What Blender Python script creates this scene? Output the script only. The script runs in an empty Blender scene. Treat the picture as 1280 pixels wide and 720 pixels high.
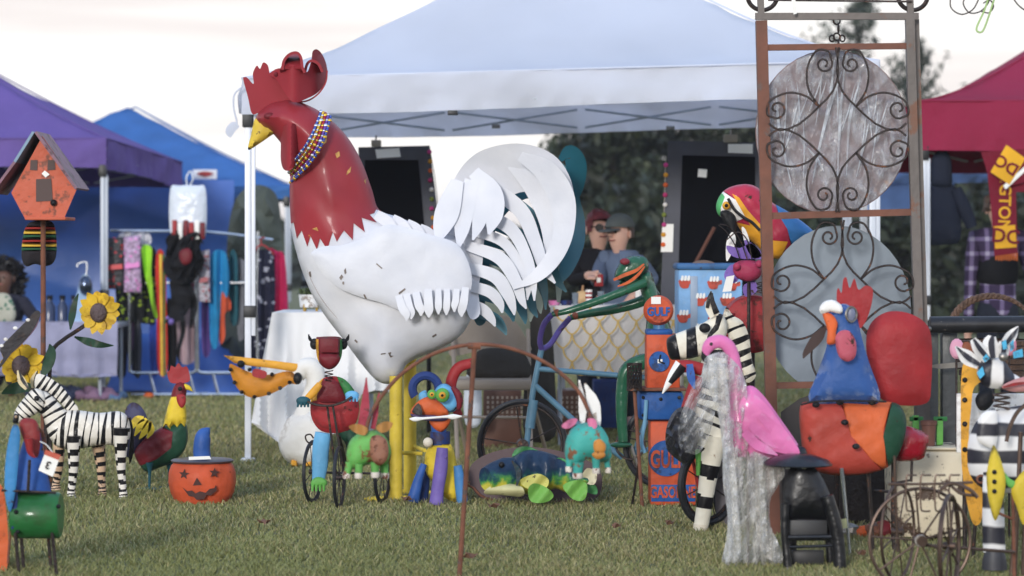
import bpy, math, random
import numpy as np
from mathutils import Vector, Matrix
from mathutils.geometry import delaunay_2d_cdt
R = math.radians
random.seed(7); rng = np.random.default_rng(7)
SC = bpy.context.scene
COL = SC.collection

# ------------------------------------------------------------------ camera
F, CX, HY, CAMH = 3400.0, 640.0, 315.0, 1.25       # focal length in photo pixels, horizon row, eye height
cd = bpy.data.cameras.new('camera'); cam = bpy.data.objects.new('camera', cd); COL.objects.link(cam)
cam.location = (0, 0, CAMH); cam.rotation_euler = (R(90), 0, 0)
cd.sensor_width = 36; cd.lens = 36 * F / 1280; cd.shift_y = -(360 - HY) / 1280
cd.clip_start = 0.5; cd.clip_end = 600
cd.dof.use_dof = True; cd.dof.focus_distance = 13.0; cd.dof.aperture_fstop = 2.8
SC.camera = cam
# ------------------------------------------------------------------ light
SUN_EL, SUN_AZ = R(12), R(195)                     # low evening sun behind the camera, a little to the left
w = bpy.data.worlds.new('World'); SC.world = w; w.use_nodes = True
nt = w.node_tree; N = nt.nodes; L = nt.links; N.clear()
out = N.new('ShaderNodeOutputWorld'); bg = N.new('ShaderNodeBackground')
sky = N.new('ShaderNodeTexSky'); sky.sky_type = 'NISHITA'; sky.sun_disc = False
sky.sun_elevation = SUN_EL; sky.sun_rotation = SUN_AZ; sky.dust_density = 1.5
tc = N.new('ShaderNodeTexCoord'); sep = N.new('ShaderNodeSeparateXYZ')
L.new(tc.outputs['Generated'], sep.inputs[0])
mp = N.new('ShaderNodeMapping'); mp.inputs['Scale'].default_value = (2.2, 2.2, 34); mp.inputs['Rotation'].default_value = (R(0.6), R(1.2), 0)
L.new(tc.outputs['Generated'], mp.inputs[0])
nz = N.new('ShaderNodeTexNoise'); nz.inputs['Scale'].default_value = 1.3; nz.inputs['Detail'].default_value = 5; nz.inputs['Roughness'].default_value = .55
L.new(mp.outputs[0], nz.inputs['Vector'])
cr = N.new('ShaderNodeValToRGB'); e = cr.color_ramp.elements
e[0].position = .36; e[0].color = (7.3, 6.75, 6.6, 1)      # thin grey pink cloud (radiance before the 0.1 strength)
e[1].position = .58; e[1].color = (9.0, 8.9, 8.65, 1)     # bright cream haze
L.new(nz.outputs['Fac'], cr.inputs[0])
fac = N.new('ShaderNodeMapRange'); fac.inputs['From Min'].default_value = .12; fac.inputs['From Max'].default_value = .6
fac.inputs['To Min'].default_value = .96; fac.inputs['To Max'].default_value = .6
L.new(sep.outputs['Z'], fac.inputs['Value'])
hi = N.new('ShaderNodeMapRange'); hi.inputs['From Min'].default_value = .14; hi.inputs['From Max'].default_value = .6; L.new(sep.outputs['Z'], hi.inputs['Value'])
hm = N.new('ShaderNodeMix'); hm.data_type = 'RGBA'; L.new(hi.outputs[0], hm.inputs['Factor']); L.new(cr.outputs[0], hm.inputs['A']); hm.inputs['B'].default_value = (5.2, 7.0, 10.4, 1)   # thin veil over the blue evening sky overhead
mx = N.new('ShaderNodeMix'); mx.data_type = 'RGBA'
L.new(fac.outputs[0], mx.inputs['Factor']); gain = N.new('ShaderNodeVectorMath'); gain.operation = 'SCALE'; gain.inputs['Scale'].default_value = 1.5; L.new(sky.outputs[0], gain.inputs[0]); L.new(gain.outputs[0], mx.inputs['A']); L.new(hm.outputs['Result'], mx.inputs['B'])
L.new(mx.outputs['Result'], bg.inputs['Color']); bg.inputs['Strength'].default_value = .1
L.new(bg.outputs[0], out.inputs[0])
sl = bpy.data.lights.new('sun', 'SUN'); sun = bpy.data.objects.new('sun', sl); COL.objects.link(sun)
sl.energy = 1.5; sl.angle = R(10); sl.color = (1, .97, .93)
sd = Vector((math.sin(SUN_AZ) * math.cos(SUN_EL), math.cos(SUN_AZ) * math.cos(SUN_EL), math.sin(SUN_EL)))
sun.rotation_euler = (-sd).to_track_quat('-Z', 'Y').to_euler(); sun.location = sd * 60
SC.view_settings.view_transform = 'Standard'; SC.view_settings.look = 'None'; SC.view_settings.gamma = 1
SC.view_settings.exposure = 0.47; SC.view_settings.use_curve_mapping = False
SC.render.engine = 'CYCLES'
SC.cycles.use_denoising = True; SC.cycles.volume_bounces = 0; SC.cycles.max_bounces = 6; SC.cycles.transparent_max_bounces = 12

# ------------------------------------------------------------------ helpers
def D(yb): return F * CAMH / (yb - HY)                       # distance of a ground point seen at row yb
def P(px, py, d): return Vector(((px - CX) * d / F, d, CAMH - (py - HY) * d / F))
def lin(c):
    return tuple((x / 255 / 12.92 if x <= 10 else ((x / 255 + .055) / 1.055) ** 2.4) for x in c)
MATS = {}
def M(name, c, rough=.5, metal=0.0, var=.12, scale=6.0, wear=None, wamt=.42, wscale=9.0, bump=0.0, bscale=40.0, coat=0.0, trans=0.0, alpha=1.0, c2=None, spec=.5, edge=0):
    if name in MATS: return MATS[name]
    m = bpy.data.materials.new(name); m.use_nodes = True; nt = m.node_tree; b = nt.nodes['Principled BSDF']; n = nt.nodes; l = nt.links
    c = lin(c) if max(c) > 1 else c
    tc = n.new('ShaderNodeTexCoord')
    nz = n.new('ShaderNodeTexNoise'); nz.inputs['Scale'].default_value = scale; nz.inputs['Detail'].default_value = 6
    l.new(tc.outputs['Object'], nz.inputs['Vector'])
    r = n.new('ShaderNodeValToRGB'); a, z = r.color_ramp.elements
    a.position = .3; z.position = .7
    lo = lin(c2) if c2 else tuple(x * (1 - var * 1.6) for x in c)
    a.color = (*lo, 1); z.color = (*[min(1, x * (1 + var)) for x in c], 1)
    l.new(nz.outputs['Fac'], r.inputs[0]); src = r.outputs[0]
    if wear:
        wz = n.new('ShaderNodeTexNoise'); wz.inputs['Scale'].default_value = wscale; wz.inputs['Detail'].default_value = 8; wz.inputs['Roughness'].default_value = .65
        l.new(tc.outputs['Object'], wz.inputs['Vector'])
        wr = n.new('ShaderNodeMapRange'); wr.inputs['From Min'].default_value = wamt; wr.inputs['From Max'].default_value = wamt - .05
        l.new(wz.outputs['Fac'], wr.inputs['Value'])
        ge = n.new('ShaderNodeNewGeometry'); pm = n.new('ShaderNodeMapRange'); pm.inputs['From Min'].default_value = .545; pm.inputs['From Max'].default_value = .62; l.new(ge.outputs['Pointiness'], pm.inputs['Value'])   # bare, rusting edges
        wn = n.new('ShaderNodeMapRange'); wn.inputs['From Min'].default_value = .53; wn.inputs['From Max'].default_value = .60; wn.inputs['To Max'].default_value = edge; l.new(wz.outputs['Fac'], wn.inputs['Value'])
        pe = n.new('ShaderNodeMath'); pe.operation = 'MULTIPLY'; l.new(pm.outputs[0], pe.inputs[0]); l.new(wn.outputs[0], pe.inputs[1]); mxw = n.new('ShaderNodeMath'); mxw.operation = 'MAXIMUM'; l.new(wr.outputs[0], mxw.inputs[0]); l.new(pe.outputs[0], mxw.inputs[1])
        x = n.new('ShaderNodeMix'); x.data_type = 'RGBA'; l.new(mxw.outputs[0], x.inputs['Factor']); l.new(src, x.inputs['A'])
        x.inputs['B'].default_value = (*lin(wear), 1); src = x.outputs['Result']
    l.new(src, b.inputs['Base Color'])
    b.inputs['Metallic'].default_value = metal; b.inputs['Coat Weight'].default_value = coat; b.inputs['Coat Roughness'].default_value = .12
    b.inputs['Transmission Weight'].default_value = trans; b.inputs['Alpha'].default_value = alpha
    b.inputs['Specular IOR Level'].default_value = spec
    rr = n.new('ShaderNodeMapRange'); rr.inputs['To Min'].default_value = max(.05, rough - .1); rr.inputs['To Max'].default_value = min(1, rough + .12)
    l.new(nz.outputs['Fac'], rr.inputs['Value']); l.new(rr.outputs[0], b.inputs['Roughness'])
    if bump:
        bz = n.new('ShaderNodeTexNoise'); bz.inputs['Scale'].default_value = bscale; bz.inputs['Detail'].default_value = 4
        l.new(tc.outputs['Object'], bz.inputs['Vector'])
        bp = n.new('ShaderNodeBump'); bp.inputs['Strength'].default_value = bump; bp.inputs['Distance'].default_value = .02
        l.new(bz.outputs['Fac'], bp.inputs['Height']); l.new(bp.outputs[0], b.inputs['Normal'])
    MATS[name] = m; return m

def fade(c, k):               # sun faded colour
    g_ = .3 * c[0] + .59 * c[1] + .11 * c[2]; return tuple(min(250, k * x + (1 - k) * g_ + 3) for x in c)
def paint(name, c, **k):      # gloss paint over dented sheet metal with rubbed, burnt spots
    a = dict(rough=.50, var=.19, scale=5, wear=(62, 44, 36), wamt=.375, wscale=15, bump=.5, bscale=12, spec=.22, edge=.75); a.update(k); c = fade(c, .84)
    return M(name, c, **a)
def cloth(name, c, **k):
    a = dict(rough=.85, var=.16, scale=4, bump=.6, bscale=9, spec=.2); a.update(k); c = fade(c, .88)
    return M(name, c, **a)

class G:
    def __init__(s): s.v = []; s.f = []; s.m = []
    def add(s, v, f, m=0):
        n = len(s.v); s.v += [tuple(x) for x in v]; s.f += [tuple(i + n for i in q) for q in f]
        s.m += (list(m) if isinstance(m, (list, tuple)) else [m] * len(f)); return s
    def join(s, o, m=None): return s.add(o.v, o.f, o.m if m is None else m)
    def xf(s, mat): s.v = [tuple(mat @ Vector(v)) for v in s.v]; return s

ORG = {}
def thing(name, label, cat, loc, group=None):
    o = bpy.data.objects.new(name, None); COL.objects.link(o); o.location = loc; o.empty_display_size = .1
    o['label'] = label; o['category'] = cat
    if group: o['group'] = group
    ORG[o.name] = Vector(loc); return o
def obj(name, g, mats, parent=None, smooth=True, label=None, cat=None, group=None, kind=None, org=None):
    og = ORG[parent.name] if parent else Vector(org if org else (0, 0, 0))
    me = bpy.data.meshes.new(name)
    me.from_pydata([(v[0] - og[0], v[1] - og[1], v[2] - og[2]) for v in g.v], [], g.f)
    for m in (mats if isinstance(mats, (list, tuple)) else [mats]): me.materials.append(m)
    if any(g.m): me.polygons.foreach_set('material_index', g.m)
    if smooth: me.polygons.foreach_set('use_smooth', [True] * len(me.polygons))
    me.update()
    if smooth: me.set_sharp_from_angle(angle=R(42))
    o = bpy.data.objects.new(name, me); COL.objects.link(o)
    if parent: o.parent = parent
    else: o.location = og
    ORG[o.name] = og
    if label: o['label'] = label
    if cat: o['category'] = cat
    if group: o['group'] = group
    if kind: o['kind'] = kind
    return o
def solo(name, g, mats, label, cat, loc, group=None, smooth=True):
    return obj(name, g, mats, None, smooth, label, cat, group, None, loc)
def base(px, yb=None, d=None):
    d = d if d else D(yb); p = P(px, HY, d); return (p.x, d, 0)

def cat_closed(p, n=5):
    out = []; k = len(p)
    for i in range(k):
        a, b, c, d = (np.array(p[(i + j) % k], float) for j in (-1, 0, 1, 2))
        for t in np.linspace(0, 1, n, endpoint=False):
            out.append(.5 * (2 * b + (c - a) * t + (2 * a - 5 * b + 4 * c - d) * t * t + (3 * b - a - 3 * c + d) * t ** 3))
    res = []
    for q in out:
        if not res or np.hypot(*(q - res[-1])[:2]) > .35: res.append(q)
    if np.hypot(*(res[0] - res[-1])[:2]) < .35: res.pop()
    return [tuple(q) for q in res]
def cat_open(p, n=6):
    p = [np.array(q, float) for q in p]; q = [2 * p[0] - p[1]] + p + [2 * p[-1] - p[-2]]; out = []
    for i in range(1, len(q) - 2):
        a, b, c, d = q[i - 1:i + 3]
        for t in np.linspace(0, 1, n, endpoint=False):
            out.append(.5 * (2 * b + (c - a) * t + (2 * a - 5 * b + 4 * c - d) * t * t + (3 * b - a - 3 * c + d) * t ** 3))
    out.append(p[-1]); return out
def inside(pts, poly):
    x, y = pts[:, 0], pts[:, 1]; r = np.zeros(len(pts), bool); q = np.array(poly)
    j = len(q) - 1
    for i in range(len(q)):
        xi, yi = q[i]; xj, yj = q[j]
        c = ((yi > y) != (yj > y)) & (x < (xj - xi) * (y - yi) / (yj - yi + 1e-12) + xi); r ^= c; j = i
    return r
def bdist(pts, poly):
    q = np.array(poly); best = np.full(len(pts), 1e9)
    for i in range(len(q)):
        a = q[i]; b = q[(i + 1) % len(q)]; ab = b - a; l2 = ab @ ab + 1e-12
        t = np.clip(((pts - a) @ ab) / l2, 0, 1); pr = a + t[:, None] * ab
        best = np.minimum(best, np.hypot(*(pts - pr).T))
    return best

def plate(poly, d, th=.008, dy=None, smooth=True, n=5, m=0):
    """sheet-metal or board outline with its own thickness; dy(px,py) bends it towards or away"""
    q = cat_closed(poly, n) if smooth else [tuple(map(float, p)) for p in poly]
    if dy is None:
        k = len(q); g = G(); v = [P(x, y, d - th / 2) for x, y in q] + [P(x, y, d + th / 2) for x, y in q]
        ar = sum(q[i][0] * q[(i + 1) % k][1] - q[(i + 1) % k][0] * q[i][1] for i in range(k))
        A = list(range(k)); B = [k + i for i in range(k)]
        fr = A if ar < 0 else A[::-1]
        f = [tuple(fr), tuple((B[::-1]) if ar < 0 else B)]
        for i in range(k):
            j = (i + 1) % k
            f.append((i, k + i, k + j, j) if ar < 0 else (i, j, k + j, k + i))
        return g.add(v, f, m)
    return puff(q, d, 0, smooth=False, flat=th, dy=dy, m=m)
def puff(poly, d, k=.8, step=None, regions=(), smooth=True, flat=None, dy=None, only=None, off=0, n=4, Rm=None, m=0, back=True, hole=None):
    """solid swelling up from an outline (photo pixels at distance d): elliptical section of depth ratio k; or a bent sheet of thickness flat"""
    q = cat_closed(poly, n) if smooth else [tuple(map(float, p)) for p in poly]
    qa = np.array(q)[:, :2]; lo, hi = qa.min(0), qa.max(0)
    if step is None: step = max(1.6, min(hi - lo) / 9)
    xs = np.arange(lo[0] + step / 2, hi[0], step); ys = np.arange(lo[1] + step / 2, hi[1], step)
    gx, gy = np.meshgrid(xs, ys); gx = gx + (np.arange(len(ys)) % 2)[:, None] * step / 2
    pt = np.c_[gx.ravel(), gy.ravel()]; pt = pt[inside(pt, qa)]
    if len(pt): pt = pt[bdist(pt, qa) > step * .4]
    V = [Vector(p) for p in qa]; E = [(i, (i + 1) % len(qa)) for i in range(len(qa))]
    regs = list(regions) + ([(only, 0)] if only else [])
    regs = [(list(map(tuple, a)), b) for a, b in regs]
    for a, b in regs:
        s = len(V); V += [Vector(p) for p in a]; E += [(s + i, s + (i + 1) % len(a)) for i in range(len(a))]
    if len(pt): V += [Vector(p) for p in pt]
    ov, oe, of, *_ = delaunay_2d_cdt(V, E, [], 0, 1e-4)
    xy = np.array([tuple(p) for p in ov]); tri = [t for t in of]
    cen = np.array([xy[list(t)].mean(0) for t in tri]); ok = inside(cen, qa)
    mi = np.full(len(tri), m)
    for a, b in regions: mi[inside(cen, a)] = b
    if only: ok &= inside(cen, only)
    if hole is not None: ok &= ~inside(cen, hole)
    ins = inside(xy, qa); ds = bdist(xy, qa); ds[~ins] = 0
    Rr = Rm or max(ds.max() * .78, 1e-6)
    if flat is None:
        t = np.clip(ds / Rr, 0, 1); h = Rr * k * 1.15 * np.sqrt(1 - (1 - t) ** 2) * d / F * (1 + .035 * np.sin(xy[:, 0] * 4.6 / Rr + xy[:, 1] * 1.7 / Rr) * np.sin(xy[:, 1] * 5.1 / Rr + 1) + .018 * np.sin(xy[:, 0] * 9 / Rr - xy[:, 1] * 8 / Rr))
        edge = ds < .02
    else:
        h = np.full(len(xy), flat / 2); edge = np.zeros(len(xy), bool)
    yo = np.array([dy(x, y) for x, y in xy]) if dy else np.zeros(len(xy))
    g = G(); fi = {}; bi = {}
    used = sorted({i for t, o in zip(tri, ok) if o for i in t})
    for i in used:
        fi[i] = len(g.v); g.v.append(tuple(P(xy[i, 0], xy[i, 1], d + yo[i] - h[i] - off)))
    if off and only:                                   # thin shell: push the silhouette out a little
        c = qa.mean(0)
    if back:
        for i in used:
            if edge[i] and not off: bi[i] = fi[i]
            else: bi[i] = len(g.v); g.v.append(tuple(P(xy[i, 0], xy[i, 1], d + yo[i] + h[i] + off)))
    cnt = {}
    for t, o, mm in zip(tri, ok, mi):
        if not o: continue
        a, b, c = t[:3]
        g.f.append((fi[a], fi[b], fi[c])); g.m.append(int(mm))
        if back: g.f.append((bi[a], bi[c], bi[b])); g.m.append(int(mm))
        for u, v2 in ((a, b), (b, c), (c, a)): cnt[(u, v2)] = int(mm)
    if back:
        for (u, v2), mm in cnt.items():
            if (v2, u) not in cnt and (fi[u] != bi[u] or fi[v2] != bi[v2]):
                q4 = [fi[v2], fi[u], bi[u], bi[v2]]; q4 = [x for i, x in enumerate(q4) if x not in q4[:i]]
                if len(q4) > 2: g.f.append(tuple(q4)); g.m.append(mm)
    # orientation: the front must face the camera (-Y)
    a, b, c = (Vector(g.v[i]) for i in g.f[0])
    if (b - a).cross(c - a).y > 0: g.f = [f[::-1] for f in g.f]
    return g
def blade(path, d, th=.006, dy=None, n=6, m=0, jag=0):
    """long leaf, feather or petal: centre line points (px, py, half width)"""
    q = cat_open(path, n); Lf, Rt = [], []
    for i, p in enumerate(q):
        a = q[max(0, i - 1)]; b = q[min(len(q) - 1, i + 1)]; t = (b - a)[:2]; t /= np.hypot(*t) + 1e-9
        nn = np.array([-t[1], t[0]]); wv = max(p[2], .3) * (1 + (jag * random.uniform(-1, 1) if jag else 0))
        Lf.append(tuple(p[:2] + nn * wv)); Rt.append(tuple(p[:2] - nn * wv))
    poly = Lf + Rt[::-1]
    return plate(poly, d, th, dy, smooth=False, m=m) if dy is None else puff(poly, d, 0, smooth=False, flat=th, dy=dy, m=m, step=max(2.5, max(p[2] for p in path)))
def rings(C, r1, r2, n=12, mf=None, cap=True, e_first=None):
    """generalised cylinder through world points"""
    g = G(); k = len(C); prev = None; C = [Vector(c) for c in C]
    for i in range(k):
        t = C[min(k - 1, i + 1)] - C[max(0, i - 1)]
        t = t.normalized() if t.length > 1e-9 else Vector((0, 0, 1))
        if prev is None:
            e1 = t.cross(Vector((0, 1, 0)))
            if e1.length < .25: e1 = t.cross(Vector((0, 0, 1)))
        else: e1 = prev - t * prev.dot(t)
        e1.normalize(); e2 = e1.cross(t).normalized(); prev = e1
        for j in range(n):
            a = 2 * math.pi * j / n
            g.v.append(tuple(C[i] + e1 * (math.cos(a) * r1[i]) + e2 * (math.sin(a) * r2[i])))
    for i in range(k - 1):
        for j in range(n):
            q = i * n + j; q2 = i * n + (j + 1) % n
            g.f.append((q, q2, q2 + n, q + n)); g.m.append(mf((i + .5) / (k - 1), (j + .5) / n) if mf else 0)
    if cap:
        g.f.append(tuple(range(n))[::-1]); g.m.append(g.m[0]); g.f.append(tuple((k - 1) * n + j for j in range(n))); g.m.append(g.m[-2])
    return g
def loft(pts, d, k=1.0, n=14, steps=6, mf=None, cap=True):
    """pts (px, py, r px[, depth offset m])"""
    q = cat_open([(*p, 0)[:4] for p in pts], steps)
    C = [P(p[0], p[1], d + p[3]) for p in q]; r = [max(.0005, p[2] * (d + p[3]) / F) for p in q]
    return rings(C, r, [x * k for x in r], n, mf, cap)
def tube(pts, r, n=6, steps=0, cap=True):
    q = [Vector(x) for x in cat_open([tuple(p) for p in pts], steps)] if steps else [Vector(p) for p in pts]
    return rings(q, [r] * len(q), [r] * len(q), n, None, cap)
def wire(pts, d, r, n=6, steps=5):
    """pts (px, py[, depth offset]); r metres"""
    return tube([P(p[0], p[1], d + (p[2] if len(p) > 2 else 0)) for p in pts], r, n, steps)
def rod(a, b, r, r2=None, n=8):
    return rings([a, b], [r, r2 or r], [r, r2 or r], n)
def ball(c, r, nu=12, nv=8, ax=None, mf=None):
    c = Vector(c); r = (r, r, r) if not isinstance(r, (tuple, list)) else r; g = G()
    g.v.append(tuple(c + Vector((0, 0, r[2]))))
    for i in range(1, nv):
        th = math.pi * i / nv
        for j in range(nu):
            a = 2 * math.pi * j / nu
            g.v.append(tuple(c + Vector((r[0] * math.sin(th) * math.cos(a), r[1] * math.sin(th) * math.sin(a), r[2] * math.cos(th)))))
    g.v.append(tuple(c - Vector((0, 0, r[2])))); e = len(g.v) - 1
    for j in range(nu):
        g.f.append((0, 1 + j, 1 + (j + 1) % nu))
        for i in range(nv - 2):
            a = 1 + i * nu; g.f.append((a + j, a + nu + j, a + nu + (j + 1) % nu, a + (j + 1) % nu))
        a = 1 + (nv - 2) * nu; g.f.append((a + j, e, a + (j + 1) % nu))
    g.m = [0] * len(g.f); return g
def box(lo, hi, bev=0.0):
    x0, y0, z0 = lo; x1, y1, z1 = hi; g = G()
    if bev <= 0:
        v = [(x, y, z) for z in (z0, z1) for y in (y0, y1) for x in (x0, x1)]
        return g.add(v, [(0, 2, 3, 1), (4, 5, 7, 6), (0, 1, 5, 4), (2, 6, 7, 3), (0, 4, 6, 2), (1, 3, 7, 5)])
    import bmesh
    bm = bmesh.new(); bmesh.ops.create_cube(bm, size=1)
    for v in bm.verts: v.co = ((x0 + x1) / 2 + v.co.x * (x1 - x0), (y0 + y1) / 2 + v.co.y * (y1 - y0), (z0 + z1) / 2 + v.co.z * (z1 - z0))
    bmesh.ops.bevel(bm, geom=bm.edges[:], offset=bev, segments=2, affect='EDGES', profile=.5)
    bm.verts.index_update(); g.add([v.co[:] for v in bm.verts], [[v.index for v in f.verts] for f in bm.faces]); bm.free(); return g
def pbox(x0, y0, x1, y1, d0, d1, bev=0.004):
    """box from a photo rectangle at distance d0, reaching back to d1"""
    a = P(x0, y1, d0); b = P(x1, y0, d0); return box((a.x, d0, a.z), (b.x, d1, b.z), bev)
def lathe(prof, c, n=24, ax='Z', mf=None):
    """prof (r, h) metres"""
    c = Vector(c); g = G(); k = len(prof)
    for r, h in prof:
        for j in range(n):
            a = 2 * math.pi * j / n; x, y = r * math.cos(a), r * math.sin(a)
            g.v.append(tuple(c + (Vector((x, y, h)) if ax == 'Z' else Vector((x, h, y)) if ax == 'Y' else Vector((h, x, y)))))
    for i in range(k - 1):
        for j in range(n):
            a, b = i * n + j, i * n + (j + 1) % n
            q = (a, b, b + n, a + n); g.f.append(q if ax != 'Y' else q[::-1]); g.m.append(mf((i + .5) / (k - 1), j / n) if mf else 0)
    return g
def ringw(c, Rr, r, yaw=0.0, n=40, m=8, tilt=0.0, a0=0.0, a1=2 * math.pi):
    """wheel rim/tyre torus standing upright, turned by yaw"""
    c = Vector(c); ca = Vector((math.cos(yaw), math.sin(yaw), 0)); cb = Vector((0, math.sin(tilt), math.cos(tilt)))
    full = abs(a1 - a0 - 2 * math.pi) < 1e-6; nn = Vector(ca.cross(cb)); g = G(); k = n if full else n + 1
    for i in range(k):
        a = a0 + (a1 - a0) * i / n; u = ca * math.cos(a) + cb * math.sin(a)
        for j in range(m):
            b = 2 * math.pi * j / m; g.v.append(tuple(c + u * (Rr + r * math.cos(b)) + nn * (r * math.sin(b))))
    for i in range(n):
        for j in range(m):
            i2 = (i + 1) % k; g.f.append((i * m + j, i * m + (j + 1) % m, i2 * m + (j + 1) % m, i2 * m + j))
    g.m = [0] * len(g.f); return g
def text(s, cen, h, depth=.004, rot=None, bold=0.0, sx=1.0, flip=False):
    """lettering as solid mesh facing the camera, cap height about h metres"""
    cu = bpy.data.curves.new('t', 'FONT'); cu.body = s; cu.size = h * 1.4; cu.extrude = depth; cu.offset = bold; cu.align_x = 'CENTER'; cu.align_y = 'CENTER'; cu.resolution_u = 3
    o = bpy.data.objects.new('t', cu); COL.objects.link(o); dg = bpy.context.evaluated_depsgraph_get(); me = bpy.data.meshes.new_from_object(o.evaluated_get(dg))
    g = G(); mt = Matrix.Translation(Vector(cen)) @ (rot or Matrix.Identity(4)) @ Matrix.Rotation(R(90), 4, 'X') @ Matrix.Diagonal((sx, 1, 1, 1))
    g.add([mt @ v.co for v in me.vertices], [tuple(p.vertices) for p in me.polygons])
    bpy.data.objects.remove(o); bpy.data.meshes.remove(me); bpy.data.curves.remove(cu); return g
def wheel(parent, c, Rr, r, yaw, mt, ms, nsp=10, hub=.02, rs=.003, rim=True, tilt=0.0):
    wl = obj('wheel', ringw(c, Rr, r, yaw, 44, 8, tilt), mt, parent)
    c = Vector(c); ca = Vector((math.cos(yaw), math.sin(yaw), 0)); cb = Vector((0, math.sin(tilt), math.cos(tilt))); nn = ca.cross(cb)
    if rim: obj('rim', ringw(c, Rr - r * 1.3, r * .5, yaw, 44, 6, tilt), ms, wl)
    obj('hub', rod(c - nn * hub * 1.6, c + nn * hub * 1.6, hub, n=10), ms, wl)
    for i in range(nsp):
        a = 2 * math.pi * (i + .37) / nsp; u = ca * math.cos(a) + cb * math.sin(a)
        obj('spoke', rod(c + u * hub * .6, c + u * (Rr - r), rs, n=5), ms, wl)
    return wl
def scroll(p0, ctrl, cen, r0, turns, ccw=1, n=26):
    """iron scroll: from p0 through ctrl points into a spiral round cen (photo pixels)"""
    a = cat_open([p0] + ctrl, 8)[:-1]; last = np.array(ctrl[-1], float); c = np.array(cen, float)
    a0 = math.atan2(*(last - c)[::-1]); rr = np.hypot(*(last - c))
    s = [c + (rr * (1 - t) + r0 * t) * np.array([math.cos(a0 + ccw * t * turns * 2 * math.pi), math.sin(a0 + ccw * t * turns * 2 * math.pi)]) for t in np.linspace(0, 1, n)]
    return [tuple(q) for q in a] + [tuple(q) for q in s]
def stripes_v(x0, x1, y0, y1, n, frac=.5, slant=0, wob=2.5):
    """uneven near-vertical stripe polygons across a rectangle"""
    res = []; wd = (x1 - x0) / n
    for i in range(n):
        cx = x0 + wd * (i + .5) + random.uniform(-.12, .12) * wd; ln = []; rt = []
        ph = random.uniform(0, 6)
        for t in np.linspace(0, 1, 7):
            y = y0 + (y1 - y0) * t; o = slant * (t - .5) + wob * math.sin(ph + t * 4); hw = wd * frac * .5 * (.75 + .45 * math.sin(ph * 2 + t * 3.1))
            ln.append((cx + o - hw, y)); rt.append((cx + o + hw, y))
        res.append((ln + rt[::-1], 1))
    return res
def stripes_dir(a, b, n, half, frac=.5, wob=2.0, mi=1):
    """stripes crossing the line a-b"""
    a = np.array(a, float); b = np.array(b, float); t = (b - a); ln_ = np.hypot(*t); t /= ln_; nn = np.array([-t[1], t[0]]); wd = ln_ / n; res = []
    for i in range(n):
        c = a + t * wd * (i + .5 + random.uniform(-.1, .1)); L1 = []; L2 = []; ph = random.uniform(0, 6)
        for s in np.linspace(-half, half, 7):
            o = wob * math.sin(ph + s / half * 2); hw = wd * frac * .5 * (.8 + .35 * math.sin(ph + s / half * 2.5))
            L1.append(tuple(c + nn * s + t * (o - hw))); L2.append(tuple(c + nn * s + t * (o + hw)))
        res.append((L1 + L2[::-1], mi))
    return res
def ringstripe(n, ph=0.0, frac=.5, wob=.02, a=0, b=1):
    def f(t, u):
        x = (t + wob * math.sin(u * 6.28 + t * 9)) * n + ph
        return b if (x % 1) < frac else a
    return f
def skin(nodes, edges, sub=2):
    """one continuous body surface grown round a joint skeleton: nodes (x,y,z,rx,ry), root first"""
    me = bpy.data.meshes.new('s'); me.from_pydata([n[:3] for n in nodes], edges, []); o = bpy.data.objects.new('s', me); COL.objects.link(o)
    md = o.modifiers.new('skin', 'SKIN'); md.use_smooth_shade = True
    sv = me.skin_vertices[0].data
    for i, n in enumerate(nodes): sv[i].radius = (n[3], n[4] if len(n) > 4 else n[3]); sv[i].use_root = (i == 0)
    s2 = o.modifiers.new('sub', 'SUBSURF'); s2.levels = sub; s2.render_levels = sub
    dg = bpy.context.evaluated_depsgraph_get(); m2 = bpy.data.meshes.new_from_object(o.evaluated_get(dg)); g = G()
    g.add([v.co[:] for v in m2.vertices], [tuple(p.vertices) for p in m2.polygons])
    bpy.data.objects.remove(o); bpy.data.meshes.remove(me); bpy.data.meshes.remove(m2); return g

# ------------------------------------------------------------------ shared materials
RUST = M('rusty_iron', (122, 76, 56), .75, .1, .25, 18, (84, 70, 66), .43, 22, .15, 60)
IRON = M('dark_iron', (58, 50, 48), .5, .6, .25, 20, (104, 66, 46), .42, 25, .3, 60)
STEEL = M('bare_steel', (150, 146, 140), .38, .8, .15, 16, (96, 66, 48), .38, 20)
CHROME = M('chrome_tube', (205, 210, 218), .2, .9, .06, 10)
RUBBER = M('black_rubber', (30, 31, 36), .5, 0, .15, 14, (84, 78, 70), .36, 20)
WPAINT = M('white_frame_paint', (222, 226, 235), .4, 0, .05, 8)
BLACKP = paint('black_paint', (24, 24, 28), wear=(90, 84, 78), wamt=.33, var=.2)
WHITEP = paint('white_paint', (235, 232, 226), wear=(120, 96, 74), wamt=.32, wscale=22, var=.05)
CREAM = paint('cream_paint', (226, 214, 190), wear=(86, 66, 50), wamt=.34, wscale=18, var=.08)
REDP = paint('red_paint', (168, 38, 42)); DKRED = paint('dark_red_paint', (120, 24, 34)); ORANGEP = paint('orange_paint', (226, 92, 36))
YELLOWP = paint('yellow_paint', (232, 196, 30)); BLUEP = paint('blue_paint', (44, 92, 176)); LBLUE = paint('light_blue_paint', (96, 176, 226))
NAVY = paint('navy_paint', (34, 58, 124)); GREENP = paint('green_paint', (46, 128, 58)); DKGREEN = paint('dark_green_paint', (30, 74, 52))
PURPLEP = paint('purple_paint', (116, 94, 178)); AMBER = paint('amber_paint', (238, 162, 34)); TEALP = paint('teal_paint', (28, 86, 100))
LIME = paint('lime_paint', (96, 178, 70)); PINKP = paint('pink_paint', (228, 108, 172), wear=(210, 150, 186), coat=.3, rough=.3)
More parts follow.
